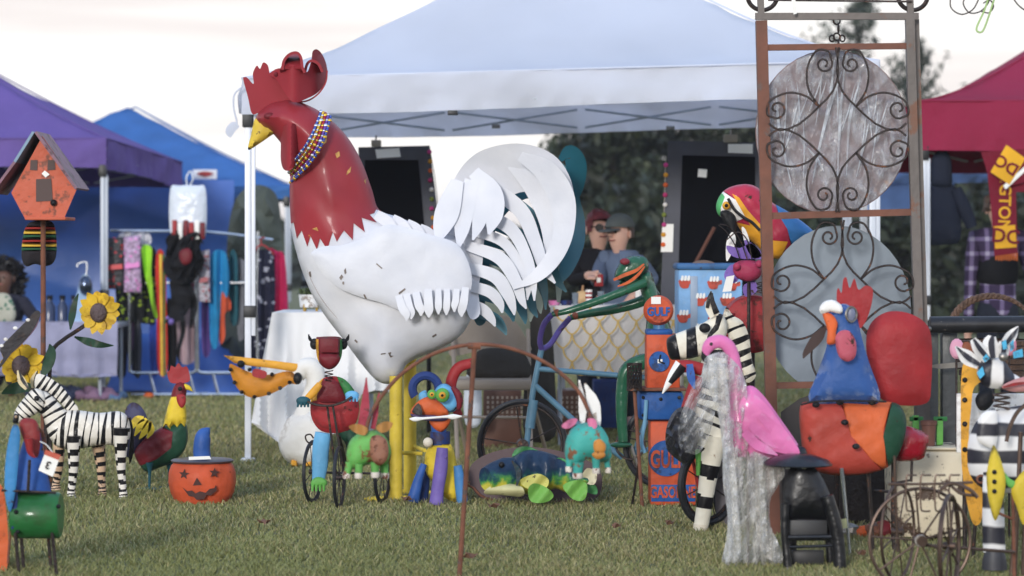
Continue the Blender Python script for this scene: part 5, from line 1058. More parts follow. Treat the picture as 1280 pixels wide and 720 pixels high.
dkw = M('window_dark', (84, 66, 62), .7)
for q in ([(38, 200), (47, 200), (46.5, 213), (37.5, 212.5)], [(60, 200), (68.5, 200), (69, 212), (59, 213)]): obj('window', plate(q, dh - .172, .006, smooth=False), dkw, t)
obj('door', plate([(45, 224), (64, 223), (66, 251), (45, 252)], dh - .172, .006, smooth=False), dkw, t); obj('perch', ball(P(67, 253.5, dh - .18), .018), BLACKP, t); obj('price_sticker', plate([(52, 217), (56, 213), (62, 218), (57, 222)], dh - .172, .004, smooth=False), TAG, t)
obj('base_rim', pbox(31, 271, 82, 275, dh - .18, dh + .14), HO, t)
KC = [(44, 276), (62, 276), (69, 285), (71, 312), (67, 328), (56, 333), (44, 330), (33, 333), (27, 322), (28, 300), (33, 282)]
t = thing('knit_cap', 'knit cap striped in red, yellow, green and black hung under the birdhouse', 'knit cap', tuple(P(50, 276, dh + .08)))
rg = []; 
for y0, mi in ((284, 1), (288, 2), (293, 3), (300, 1), (304, 2), (309, 3)): rg.append(([(20, y0), (80, y0), (80, y0 + 4.5), (20, y0 + 4.5)], mi))
obj('cap_body', puff(KC, dh + .10, .5, step=2, regions=rg), [cloth('knit_black', (40, 36, 40)), cloth('knit_red', (160, 40, 36)), cloth('knit_yellow', (214, 170, 50)), cloth('knit_green', (40, 90, 60))], t)
SY = paint('sunflower_yellow', (226, 178, 24), wear=(150, 110, 30), wamt=.36); SDK = paint('sunflower_disc', (96, 78, 78), bump=.8, bscale=60); LFG = paint('leaf_green', (34, 66, 44))
dsf = 14.2
def sunflower(label, cx, cy, r, tilt, n, stem, leaves, half=None):
    t = thing('sunflower', label, 'sunflower', base(60, d=dsf)); t.location = base(stem[-1][0], d=dsf); ORG[t.name] = Vector(t.location)
    st = [(cx, cy, .03)] + [(*q, .03) for q in stem]; q = P(stem[-1][0], HY, dsf); pts = [P(a[0], a[1], dsf + .03) for a in st]; obj('stem', tube(pts + [(q.x, dsf + .03, 0)], .011, 7, 5), IRON if True else RUST, t)
    fl_ = obj('disc', ball(P(cx - 1, cy + 1, dsf - .03), (r * .40 * dsf / F, .03, r * .46 * dsf / F)), SDK, t)
    for i in range(n):
        a = 2 * math.pi * i / n + .1; ux, uy = math.cos(a), math.sin(a); L_ = r * (1.0 + .08 * math.sin(i * 5)); 
        f = lambda s: (cx + ux * s * (.96), cy + uy * s)
        obj('petal', blade([(*f(r * .32), r * .12), (*f(r * .62), r * .24), (*f(r * .86), r * .17), (*f(L_), .6)], dsf - .01 - .012 * (i % 2), .005, dy=lambda x, y, k=i: .0012 * (y - cy) * tilt - .0004 * ((x - cx) ** 2 + (y - cy) ** 2) / r), SY, fl_)
    for l_ in leaves: obj('leaf', blade(l_, dsf - .02, .005, dy=lambda x, y: .02 * math.sin(x * .15 + y * .1)), LFG, t)
sunflower('tall yellow metal sunflower with a bare brown disc beside the rusty post', 124, 390, 27, .3, 14, [(108, 405), (92, 416), (80, 424), (66, 438), (62, 470)], [[(88, 412, 1), (90, 395, 4.5), (94, 378, 3), (98, 367, .6)], [(93, 421, 1), (110, 427, 5), (126, 431, 4), (142, 432, .6)]])
sunflower('low yellow metal sunflower tucked behind the zebra ears', 27, 456, 29, .8, 14, [(40, 462), (52, 480), (57, 520)], [[(52, 472, 2), (60, 455, 7), (64, 440, 6), (62, 430, .8)], [(2, 492, 1), (16, 486, 7), (34, 484, 6), (48, 492, 1)]])
db = 13.95; t = thing('metal_butterfly', 'dark metal butterfly wing with white spots and a pink edge at the left side', 'sculpture', base(-8, d=db)); p = P(-8, 470, db)
obj('stake', rod((p.x, db, 0), p, .007), RUST, t); BW = paint('butterfly_black', (46, 42, 46))
for sx, nm in ((1, 0), (-1, 1)):
    w1 = [(-8 + sx * (x + 8), y) for x, y in [(-8, 466), (4, 448), (0, 436), (14, 420), (32, 402), (44, 389), (50, 390), (49, 398), (36, 420), (16, 440), (2, 458)]]
    wg = obj('wing', plate(w1, db - .02, .008, dy=None), BW, t); obj('wing_edge', blade([(-8 + sx * (x + 8), y, w_) for x, y, w_ in [(49, 392, 2.5), (40, 408, 5), (24, 428, 4), (8, 446, 1)]], db + .0, .008), paint('butterfly_pink', (226, 166, 190)), wg)
    for cx, cy in ((19, 410), (35, 400), (7, 424), (2, 432)): obj('wing_spot', ball(P(-8 + sx * (cx + 8), cy, db - .026), (.012, .004, .009), 8, 6), WHITEP, wg)
obj('butterfly_body', loft([(-8, 440, 2), (-8, 450, 4), (-8, 475, 2.5)], db - .01), BW, t)
# green barrel bird at bottom left
dg = 10.52; t = thing('barrel_bird', 'bird sculpture with green barrel body, blue cone neck and a white price tag', 'sculpture', base(44, d=dg))
c = P(46, 644, dg); sc_ = dg / F
obj('barrel', lathe([(0, -30 * sc_), (27 * sc_, -30 * sc_), (29 * sc_, -27 * sc_), (29 * sc_, 27 * sc_), (27 * sc_, 30 * sc_), (0, 30 * sc_)], c, 26, 'X'), paint('barrel_green', (30, 112, 48), coat=.3), t)
for px, py in ((20, 640), (73, 633), (22, 665)): obj('bolt', ball(P(px, py, dg - .09), .009, 8, 6), BLACKP, t)
obj('cone', loft([(42, 540, 9), (40, 565, 15), (38, 590, 21), (38, 614, 26)], dg, .8), paint('cone_blue', (36, 84, 168)), t); obj('wing', puff([(6, 614), (7, 575), (12, 545), (18, 530), (25, 540), (23, 575), (19, 616), (12, 640)], dg - .1, .25), paint('wing_blue', (50, 132, 196)), t); obj('wing', puff([(12, 614), (16, 600), (22, 614), (20, 650), (14, 660)], dg - .08, .25), NAVY, t)
hd = obj('head', puff([(24, 531), (30, 523), (44, 525), (50, 540), (50, 560), (46, 572), (38, 566), (30, 552)], dg - .05, .6), paint('rusty_red', (150, 44, 44), wear=(90, 70, 60), wamt=.42), t); obj('beak', loft([(36, 548, 6), (38, 565, 4), (44, 572, 1)], dg - .12), REDP, hd); obj('crest', blade([(42, 530, 3), (52, 545, 4), (58, 562, 1)], dg, .006), RUST, hd)
obj('crossbar', rod(P(2, 613, dg - .1), P(70, 616, dg - .1), .005), IRON, t); obj('neck_rod', rod(P(37, 575, dg - .12), P(35, 614, dg - .11), .006), IRON, t)
for x0, x1, dd in ((19, 24, -.06), (65, 71, -.06), (26, 30, .08), (60, 64, .08)): p = P(x1, 0, dg + dd); obj('leg', rod(P(x0, 664, dg + dd), (p.x, dg + dd, 0), .007), IRON, t)
tg = thing('price_tag', 'white paper price tag with red end tied to the green barrel bird', 'tag', tuple(P(61, 575, dg - .16))); obj('card', plate([(48, 588), (57, 564), (75, 571), (66, 596)], dg - .16, .004, smooth=False), TAG, tg); obj('red_end', plate([(57, 562), (76, 569), (73, 575), (55, 568)], dg - .163, .004, smooth=False), paint('tag_red', (206, 84, 60)), tg); obj('handwriting', text('3', P(60, 581, dg - .166), .030, .001, Matrix.Rotation(R(200), 4, 'Y'), .001), BLACKP, tg); obj('string', wire([(66, 566), (58, 556), (50, 552)], dg - .15, .002, 4), TAG, tg)
t = thing('orange_plate', 'orange painted sheet metal piece standing at the left edge', 'sheet metal', base(3, d=10.6)); obj('sheet', plate([(-30, 700), (-28, 612), (0, 605), (8, 640), (10, 690), (4, 716)], 10.6, .01), ORANGEP, t); p = P(-10, 690, 10.6); obj('stake', rod((p.x, 10.62, 0), p + Vector((0, .02, .1)), .006), IRON, t); obj('rim', wire([(8, 612), (13, 650), (10, 704)], 10.58, .005), RUST, t)

# ------------------------------------------------------------------ arch stake with two flying pigs
da = 10.38; t = thing('arch_stake', 'rusty stake with a wide balancing arch carrying two flying pigs', 'garden stake', base(574, d=da)); p = P(573.5, 0, da)
obj('pole', tube([(p.x, da, -.02), P(593, 436, da)], .0095, 8), RUST, t); obj('arch', wire([(455, 552), (462, 522), (478, 494), (505, 465), (545, 441), (592, 430.5), (640, 436), (688, 457), (722, 488), (738, 520), (741, 532)], da - .004, .0075, 8, 6), RUST, t); obj('pivot', rod(P(585, 432, da), P(601, 433, da), .013), RUST, t)
def pig(label, ox, oy, body, bm, outl, snout, sm, ears, em, wings, wm, feet, fm):
    t = thing('flying_pig', label, 'sculpture', tuple(P(ox, oy, da)), 'flying pigs on the arch stake'); obj('body', puff(outl, da, .9), bm, t); 
    for s_ in snout: obj('snout', puff(s_, da - .075, .5), sm, t)
    for e in ears: obj('ear', puff(e, da - .04, 0, flat=.006, dy=lambda x, y: .01 * math.sin(x * .3)), em, t)
    for w_ in wings: obj('wing', blade(w_, da + .03, .006, jag=.12), wm, t)
    for (x0, y0, x1, y1, r_, d_) in feet: lg = obj('leg', loft([(x0, y0, r_ * 1.2, d_), ((x0 + x1) / 2, (y0 + y1) / 2, r_, d_), (x1, y1 - 6, r_, d_)], da), bm, t); obj('hoof', loft([(x1, y1 - 7, r_ * 1.04, d_), (x1, y1 - 3, r_ * 1.1, d_), (x1, y1, r_, d_)], da), fm, lg)
    return t
TQ = paint('pig_turquoise', (52, 164, 152), wear=(126, 84, 60), wamt=.43, wscale=18); HOOF = paint('hoof_white', (224, 212, 198), wear=(110, 66, 50), wamt=.45, wscale=30)
t = pig('turquoise flying pig with white wings on the right end of the arch', 738, 530, None, TQ, [(706, 565), (709, 545), (718, 533), (735, 528), (752, 534), (762, 552), (764, 572), (752, 578), (735, 574), (722, 582), (710, 580)], [[(742, 553), (750, 549), (757, 556), (755, 566), (744, 566)], [(740, 567), (752, 563), (757, 570), (746, 574)]], paint('snout_orange', (206, 128, 44), wear=(84, 58, 48), wamt=.42, wscale=24), [[(702, 532), (712, 524), (722, 524), (716, 533), (707, 536)], [(734, 524), (744, 524), (746, 534), (738, 536)]], paint('ear_pink', (214, 110, 150)), [[(728, 532, 3), (728, 505, 5), (724, 475, 1)], [(746, 534, 5), (742, 505, 8), (731, 479, 1)]], WHITEP, [(712, 575, 711, 590, 4, -.02), (723, 578, 722, 598, 6, -.05), (745, 572, 745, 592, 4.5, -.05), (758, 572, 760, 591, 3.5, .03)], HOOF)
GP = paint('pig_green', (92, 172, 72), wear=(124, 78, 54), wamt=.45, wscale=14)
t = pig('green flying pig with red wings and rusty ears on the left end of the arch', 458, 545, None, GP, [(433, 572), (436, 554), (446, 543), (462, 538), (477, 541), (487, 556), (488, 574), (478, 583), (462, 580), (447, 586), (436, 584)], [[(463, 548), (474, 544), (484, 552), (485, 572), (474, 582), (464, 572)]], paint('snout_rust', (150, 96, 72), wear=(96, 56, 40), wamt=.48, wscale=22), [[(436, 533), (448, 530), (460, 536), (456, 544), (444, 541)], [(470, 534), (480, 527), (491, 529), (486, 538), (476, 541)]], paint('ear_rust', (176, 118, 52)), [[(452, 536, 5), (456, 510, 5.5), (458, 472, .8)], [(466, 536, 3), (470, 515, 3), (474, 490, .8)]], paint('wing_red', (176, 46, 66)), [(437, 578, 433, 598, 4.5, -.02), (449, 580, 448, 598, 4.5, -.05), (469, 578, 469, 597, 5, -.05), (480, 577, 481, 598, 5, .02)], HOOF)
# ------------------------------------------------------------------ oval plate and fish
df = 13.6; t = thing('oval_plate', 'dark brown oval metal plate lying behind the green fish', 'plate', base(668, d=df)); OV = M('plum_brown', (76, 54, 56), .55, .1, .12, 5, bump=.2, bscale=8)
g = plate([(586, 602), (590, 580), (615, 565), (660, 558), (710, 566), (745, 582), (753, 604), (742, 624), (700, 628), (640, 631), (604, 624)], df, .012); g.xf(Matrix.Translation((0, df, 0)) @ Matrix.Rotation(R(-14), 4, 'X') @ Matrix.Translation((0, -df, 0))); obj('sheet', g, OV, t); obj('rim', tube([P(x, y, df - .01) for x, y in cat_closed([(588, 603), (592, 610), (606, 622), (640, 629), (700, 627), (740, 622)], 3)][:14], .006), RUST, t)
df2 = 13.35; t = thing('metal_fish', 'green and yellow metal fish with gaping mouth before the oval plate', 'sculpture', base(670, d=df2))
def fishskin():
    """teal back running through green into a yellow belly, mottled"""
    m = bpy.data.materials.new('fish_skin'); m.use_nodes = True; nt = m.node_tree; n = nt.nodes; l = nt.links; b = n['Principled BSDF']; tc = n.new('ShaderNodeTexCoord'); sx = n.new('ShaderNodeSeparateXYZ'); l.new(tc.outputs['Object'], sx.inputs[0]); z = n.new('ShaderNodeTexNoise'); z.inputs['Scale'].default_value = 16; z.inputs['Detail'].default_value = 5; l.new(tc.outputs['Object'], z.inputs['Vector'])
    a = n.new('ShaderNodeMath'); a.operation = 'MULTIPLY_ADD'; a.inputs[1].default_value = .16; l.new(z.outputs['Fac'], a.inputs[0]); l.new(sx.outputs['Z'], a.inputs[2]); r = n.new('ShaderNodeValToRGB'); mr = n.new('ShaderNodeMapRange'); mr.inputs['From Min'].default_value = .10; mr.inputs['From Max'].default_value = .30; l.new(a.outputs[0], mr.inputs['Value']); l.new(mr.outputs[0], r.inputs[0])
    e = r.color_ramp.elements; e[0].color = (*lin((70, 150, 80)), 1); e[1].color = (*lin((30, 52, 78)), 1); e[1].position = .78
    for p_, c_ in ((.18, (196, 190, 84)), (.42, (206, 196, 70)), (.56, (86, 150, 72)), (.66, (34, 78, 84))): k = e.new(p_); k.color = (*lin(c_), 1)
    l.new(r.outputs[0], b.inputs['Base Color']); b.inputs['Roughness'].default_value = .35; b.inputs['Specular IOR Level'].default_value = .3
    bp = n.new('ShaderNodeBump'); bp.inputs['Strength'].default_value = .5; bp.inputs['Distance'].default_value = .02; l.new(z.outputs['Fac'], bp.inputs['Height']); l.new(bp.outputs[0], b.inputs['Normal']); return m
FSK = fishskin(); FINC = paint('fin_cream', (222, 210, 170)); FGN = paint('fish_green', (70, 150, 84)); FLM = paint('fish_lime', (110, 176, 66))
obj('body', puff([(634, 580), (646, 568), (664, 562), (692, 568), (712, 580), (726, 590), (738, 600), (730, 611), (712, 617), (694, 611), (674, 619), (654, 617), (640, 611)], df2, .75, step=2.4, dy=lambda x, y: .02 * math.sin(x * .2)), FSK, t)
a_, b_ = P(644, 592, df2), P(607, 599, df2 - .10); u_ = (b_ - a_).normalized(); hg = rings([a_, a_.lerp(b_, .35), a_.lerp(b_, .75), b_, b_ - u_ * .004, a_.lerp(b_, .7), a_.lerp(b_, .3)], [.082, .088, .074, .058, .050, .062, .05], [.07, .075, .066, .056, .048, .058, .05], 22)
hd = obj('head', hg, FSK, t); obj('mouth_hole', ball(a_.lerp(b_, .62), (.045, .05, .05)), BLACKP, hd)
obj('jaw', puff([(606, 613), (622, 604), (646, 606), (655, 612), (652, 621), (628, 619), (608, 618)], df2 - .13, 0, flat=.008, dy=lambda x, y: .0006 * (y - 612) ** 2), paint('jaw_cream', (206, 200, 140)), hd); obj('eye', ball(P(627, 581, df2 - .115), .015), BLACKP, hd); obj('gill', blade([(640, 576, 1), (648, 590, 3.5), (646, 608, 1)], df2 - .115, .008), paint('fish_teal', (28, 66, 78)), hd)
for nm, pl, m, dd in [('dorsal_fin', [(642, 574), (645, 561), (658, 558), (670, 562), (690, 572), (676, 578)], FGN, .02), ('dorsal_fin', [(690, 578), (700, 572), (714, 580), (716, 590)], FGN, -.01), ('side_fin', [(660, 612), (668, 604), (684, 610), (692, 620), (682, 628), (664, 627)], FLM, -.13), ('side_fin', [(650, 600), (672, 592), (686, 600), (680, 612), (660, 611)], paint('fish_yellow', (206, 200, 90)), -.125), ('side_fin', [(704, 606), (722, 600), (734, 606), (731, 624), (718, 625), (708, 616)], FLM, -.10), ('tail_fin', [(726, 600), (734, 585), (746, 592), (742, 606)], FINC, -.02), ('tail_fin', [(728, 604), (744, 606), (746, 618), (732, 614)], FGN, .0)]: obj(nm, puff(pl, df2 + dd, 0, flat=.008, dy=lambda x, y: .012 * math.sin(x * .25 + y * .2), step=3), m, t)
# ================================================================== FROG ON BICYCLE
dB = 14.2; FGR = paint('frog_green', (34, 96, 66), coat=.35, rough=.25); BKB = paint('bicycle_blue', (78, 124, 152), coat=.3, wear=(30, 44, 60), wamt=.34); VIO = paint('handlebar_violet', (88, 70, 156), coat=.3)
t = thing('bicycle', 'blue bicycle with violet handlebars ridden by the green frog', 'bicycle', base(720, d=dB))
p = P(653, 0, dB); w1 = wheel(t, (p.x, dB, .245), .225, .014, R(4), RUBBER, IRON, 5, .03, .004); p2 = P(835, 0, dB); wheel(t, (p2.x, dB, .245), .225, .014, R(4), RUBBER, IRON, 5, .03, .004)
obj('fork', tube([P(677, 436, dB), P(671, 465, dB), P(664, 505, dB), P(655, 590, dB)], .016, 10, 3), BKB, t); obj('fork_crown', tube([P(667, 500, dB), P(662, 535, dB)], .026, 10), BKB, t)
obj('top_tube', tube([P(672, 461, dB), P(785, 470, dB), P(832, 474, dB)], .014, 10), BKB, t); obj('down_tube', tube([P(669, 482, dB), P(720, 528, dB), P(778, 572, dB)], .016, 10), BKB, t); obj('seat_tube', tube([P(832, 460, dB), P(792, 568, dB)], .014, 10), BKB, t); obj('chain_stay', tube([P(790, 568, dB), P(835, 553, dB)], .011, 8), BKB, t)
obj('chainring', ringw(P(788, 556, dB - .04), .075, .006, 0, 28, 6), IRON, t); obj('crank', rod(P(788, 556, dB - .05), P(800, 590, dB - .05), .009), STEEL, t)
obj('handlebar', tube([P(690, 393, dB - .12), P(680, 405, dB - .1), P(675, 424, dB - .04), P(677, 437, dB)], .015, 10, 5), VIO, t); obj('handlebar', tube([P(713, 397, dB + .12), P(700, 412, dB + .1), P(688, 430, dB + .05), P(677, 437, dB)], .015, 10, 5), VIO, t)
t = thing('frog_rider', 'shiny green metal frog with orange lips leaning to the handlebars', 'sculpture', tuple(P(820, 462, dB)))
hd = obj('head', puff([(768, 346), (774, 330), (785, 321), (798, 320), (808, 323), (811, 334), (804, 346), (790, 352), (778, 352)], dB, .9), FGR, t)
obj('upper_lip', blade([(767, 350, 1.6), (780, 344, 2.2), (795, 338, 2), (805, 330, 1)], dB - .12, .03), ORANGEP, hd); obj('lower_lip', blade([(772, 358, .8), (785, 353, 1.8), (797, 344, 1.8), (806, 333, .8)], dB - .11, .03), ORANGEP, hd); obj('jaw', puff([(774, 353), (790, 346), (804, 338), (806, 350), (796, 356), (782, 358)], dB, .7), FGR, hd)
obj('eye', ball(P(781, 327, dB - .09), (.026, .02, .018)), paint('frog_eye', (130, 40, 50)), hd)
obj('torso', puff([(797, 345), (812, 338), (821, 362), (834, 395), (846, 440), (840, 470), (812, 468), (806, 430), (808, 395), (802, 368)], dB, .9), FGR, t)
for pp in ([(806, 353, 6, -.1), (785, 362, 5.5, -.13), (745, 377, 5, -.13), (712, 388, 4, -.13), (690, 393, 3.4, -.12)], [(819, 362, 8, .1), (803, 376, 7, .12), (770, 386, 6, .13), (735, 392, 5, .13), (713, 397, 3.6, .12)]):
    ar = obj('arm', loft(pp, dB, 1, 12), FGR, t); e = pp[-1]; obj('cuff', ball(P(e[0] + 6, e[1] - 2, dB + e[3]), .02, 10, 8), paint('cuff_rust', (150, 74, 50)), ar)
    for k in range(3): obj('finger', tube([P(e[0], e[1], dB + e[3]), P(e[0] - 5, e[1] + 2 + 2 * k, dB + e[3] - .02 + .02 * k), P(e[0] - 8, e[1] + 8 + 2 * k, dB + e[3] - .02 + .02 * k)], .007, 6), VIO, ar)
for dd in (-.1, .1): lg = obj('leg', loft([(826, 455, 10, dd), (805, 452, 10, dd), (784, 462, 9, dd), (778, 485, 8, dd), (777, 520, 7, dd), (779, 552, 6, dd)], dB, 1, 12), FGR, t); obj('foot', ball(P(776, 556, dB + dd), (.06, .035, .016)), FGR, lg)
# ================================================================== GAS PUMP
dG = 13.5; GO = paint('pump_orange', (216, 78, 36), wear=(104, 44, 30), wamt=.36, wscale=9); GB = paint('pump_blue', (28, 88, 170), wear=(40, 44, 60), wamt=.35)
t = thing('gas_pump', 'orange and blue sheet metal gas pump lettered GULF', 'gas pump', base(838, d=dG)); s = dG / F
gl = obj('globe', lathe([(0, -.05), (15 * s, -.05), (18.5 * s, -.03), (19 * s, 0), (18.5 * s, .03), (15 * s, .05), (0, .05)], P(823, 388, dG), 30, 'Y'), GO, t); obj('lettering', text('GULF', P(823, 390, dG - .056), .042, .004, None, .002, .80), GB, gl); obj('price_sticker', plate([(814, 371), (826, 371), (826, 380), (814, 380)], dG - .057, .004, smooth=False), TAG, gl)
obj('neck', lathe([(.03, -.02), (.03, .03), (.02, .04), (.02, .06), (.03, .07)], P(824, 412, dG), 14), M('pump_neck', (60, 110, 150), .4), t); obj('cap', pbox(808, 412, 841, 419, dG - .09, dG + .09, .01), GB, t)
up = obj('upper_case', pbox(808, 418, 850, 486, dG - .09, dG + .09, .008), GO, t); dl = obj('dial', lathe([(0, -.012), (12.5 * s, -.012), (13 * s, 0), (12.5 * s, .004)], P(824, 452, dG - .092), 26, 'Y'), GB, up)
for a, ln in ((.2, .035), (1.9, .028)): c = P(824, 452, dG - .108); obj('dial_hand', rod(c, c + Vector((math.sin(a) * ln, 0, math.cos(a) * ln)), .004), BLACKP, dl)
obj('dial_mark', plate([(822, 449), (828, 449), (828, 454), (822, 454)], dG - .106, .004, smooth=False), TAG, dl)
obj('shelf', pbox(796, 485, 858, 489, dG - .13, dG + .12), RUST, t); obj('middle_case', pbox(798, 489, 855, 526, dG - .11, dG + .11, .025), GB, t)
for px, py in ((804, 497), (826, 499), (849, 497), (804, 519), (848, 519)): obj('rivet', ball(P(px, py, dG - .113), .009, 8, 6), BLACKP, t)
lo_ = obj('lower_case', pbox(813, 527, 870, 632, dG - .12, dG + .12, .01), GO, t); em = obj('emblem', lathe([(0, -.010), (22 * s, -.010), (22.5 * s, 0), (22 * s, .003)], P(833, 573, dG - .121), 30, 'Y'), GB, lo_); obj('lettering', text('GULF', P(834, 575, dG - .135), .085, .003, None, .003, .58), GO, em)
bd = obj('sign_band', pbox(814, 606, 869, 627, dG - .126, dG - .119, .001), GB, lo_); obj('lettering', text('GASOLINE', P(841, 616, dG - .129), .055, .003, None, .002, .62), GO, bd)
hs = obj('hose', wire([(808, 500), (806, 528), (802, 552), (806, 566)], dG - .12, .010, 8), M('hose_blue', (110, 160, 190), .4), t)
# lantern stake
dl_ = 13.3; t = thing('lantern_stake', 'thin iron garden torch with a rusty mesh basket before the gas pump', 'garden torch', base(803, d=dl_)); p = P(803, 0, dl_)
obj('pole', tube([(p.x, dl_, -.01), P(793, 487, dl_)], .009, 8), RUST, t); c = P(793, 487, dl_); bk = obj('cup', lathe([(0, 0), (.03, 0), (.034, .02), (.034, .022)], c, 14), IRON, t)
for k in range(14):
    for sg in (-1, 1): obj('mesh_wire', tube([c + Vector((.035 * math.cos(2 * math.pi * k / 14 + sg * q * 1.5), .035 * math.sin(2 * math.pi * k / 14 + sg * q * 1.5), .125 * q)) for q in (0, .25, .5, .75, 1)], .003, 4), IRON, bk)
for zz in (.0, .125): obj('hoop', lathe([(.033, zz - .005), (.038, zz - .005), (.038, zz + .005), (.033, zz + .005)], c, 18), IRON, bk)
obj('brace', tube([(P(790, 0, dl_ + .1).x, dl_ + .1, 0), P(799, 575, dl_)], .006), IRON, t)
# ================================================================== PAINTED CUP BIN
dU = 15.6; SKY = paint('bin_sky_blue', (120, 172, 222), wear=(150, 170, 190), wamt=.33); t = thing('painted_bin', 'sky blue metal bin painted with red coffee cups', 'bin', base(875, d=dU))
bx = obj('shell', pbox(848, 337, 928, 425, dU, dU + .36, .01), SKY, t); obj('rim', pbox(846, 329, 932, 337, dU - .02, dU + .38, .012), paint('rim_blue', (52, 104, 160)), t); obj('grey_seam', pbox(863, 345, 872, 420, dU - .006, dU + .01, .002), M('seam_grey', (150, 166, 186), .5), t)
for px in (852, 924):
    for dd in (.03, .33): p = P(px, 424, dU); obj('leg', rod((p.x, dU + dd, 0), (p.x, dU + dd, p.z + .02), .014), STEEL, t)
for cx, cy in ((857, 354), (893, 355), (876, 376), (909, 376), (855, 397), (894, 400), (876, 414), (916, 357)):
    q = [(cx - 8, cy - 4), (cx + 5, cy - 4), (cx + 9, cy - 5), (cx + 9, cy), (cx + 5, cy + 1), (cx + 3, cy + 6), (cx - 5, cy + 6), (cx - 8, cy + 1)]; cu = obj('painted_cup', plate(q, dU - .003, .005, n=3), paint('cup_red', (206, 70, 50)), bx)
    for k in (-4, 0, 4): obj('foam', plate([(cx + k - 2, cy - 3.5), (cx + k - 1, cy - 9), (cx + k + 1.5, cy - 9), (cx + k + 1, cy - 3.5)], dU - .008, .004, n=3), TAG, cu)
g = puff([(864, 333), (868, 327), (880, 325), (892, 328), (894, 334)], dU + .1, .8); solo('straw_hat', g, M('brown_straw', (112, 92, 80), .8), 'brown rounded bundle on the rim of the painted bin', 'bundle', tuple(P(880, 330, dU + .1)))
# ================================================================== PARROT, BUG, RED DRUM
dP = 12.9; t = thing('parrot_sculpture', 'large red, yellow and blue macaw sculpture perched behind the trellis post', 'sculpture', base(962, d=dP)); MR = paint('macaw_red', (190, 36, 66), coat=.3); MY = paint('macaw_yellow', (238, 158, 22)); MB = paint('macaw_blue', (54, 128, 204)); MG = paint('macaw_green', (70, 170, 90))
obj('body', puff([(895, 258), (900, 244), (912, 234), (932, 230), (948, 235), (964, 252), (986, 265), (1016, 288), (1012, 297), (990, 308), (975, 323), (960, 320), (947, 308), (930, 293), (921, 281), (911, 274), (899, 270)], dP, .7, step=2.5, regions=[([(890, 262), (899, 236), (920, 250), (932, 272), (915, 280), (890, 275)], 1), ([(890, 270), (893, 250), (901, 240), (906, 246), (901, 260), (900, 274)], 2), ([(915, 242), (924, 247), (934, 262), (950, 280), (960, 300), (985, 302), (975, 326), (955, 325), (925, 290), (921, 278), (938, 282)], 3), ([(968, 250), (985, 260), (1020, 288), (1010, 300), (990, 308), (984, 286), (974, 270)], 4)]), [MR, WHITEP, MG, MY, MB], t)
obj('beak', puff([(900, 266), (908, 262), (918, 268), (921, 282), (917, 300), (911, 305), (912, 290), (905, 278)], dP - .05, .7), BLACKP, t); obj('eye', ball(P(908, 257, dP - .09), .02), AMBER, t); obj('pupil', ball(P(908, 257, dP - .107), .009, 8, 6), BLACKP, t)
obj('cheek_line', wire([(910, 248), (918, 262), (930, 272), (940, 278), (950, 288)], dP - .11, .007), BLACKP, t)
p = P(962, 0, dP); obj('perch_post', rod((p.x, dP + .05, 0), P(962, 305, dP + .05), .016), IRON, t)
dM = 12.6; t = thing('metal_bug', 'purple winged metal bug with a round red body below the macaw', 'sculpture', base(932, d=dM)); VP = paint('bug_purple', (124, 92, 186))
obj('body', puff([(916, 336), (922, 327), (935, 325), (948, 328), (953, 338), (947, 349), (934, 352), (921, 347)], dM, .8), paint('bug_red', (176, 46, 82)), t); obj('eye', ball(P(921, 333, dM - .05), .018), paint('bug_red', (0, 0, 0)), t); obj('eye', ball(P(949, 330, dM - .05), .018), MATS['bug_red'], t)
for q in ([(908, 307), (925, 310), (940, 304), (952, 320), (935, 324), (915, 320)], [(930, 300), (945, 308), (955, 322), (940, 322)], [(906, 340), (916, 330), (924, 345), (918, 354), (907, 350)], [(930, 356), (944, 352), (946, 364), (934, 371), (929, 366)]): obj('wing', plate(q, dM + .03, .006, n=3), VP, t)
for q in ([(925, 324), (918, 305), (908, 290), (898, 281)], [(934, 324), (925, 300), (912, 284), (900, 280)], [(940, 324), (934, 300), (922, 290), (908, 300)]): obj('feeler', wire(q, dM - .02, .003, 5), IRON, t)
for q in ([(908, 303), (915, 290), (920, 300), (914, 318), (908, 326)], [(927, 285), (932, 287), (937, 303), (932, 307)]): obj('curl', plate(q, dM + .06, .006), WHITEP, t)
obj('paper_strip', plate([(908, 346), (918, 344), (914, 364), (903, 365)], dM - .04, .004, smooth=False), TAG, t); obj('spring', tube([P(950 + 4 * math.cos(a), 352 + a * .8, dM + .015 * math.sin(a)) for a in np.linspace(0, 19, 40)], .003, 5), IRON, t); p = P(936, 0, dM); obj('stake', rod((p.x, dM + .02, 0), P(936, 345, dM + .02), .008), IRON, t)
dD = 12.8; c = P(940, 405, dD); t = thing('red_drum', 'round red drum end on a stake behind the trellis post', 'drum', base(940, d=dD)); obj('shell', lathe([(0, -.05), (.12, -.06), (.135, -.05), (.14, .06), (.12, .08), (0, .08)], c, 30, 'Y'), REDP, t); obj('stand', rod((c.x, dD, 0), (c.x, dD, c.z - .12), .014), IRON, t); obj('pipe_arm', rod(P(897, 408, dD - .1), P(926, 386, dD - .02), .016), DKRED, t)
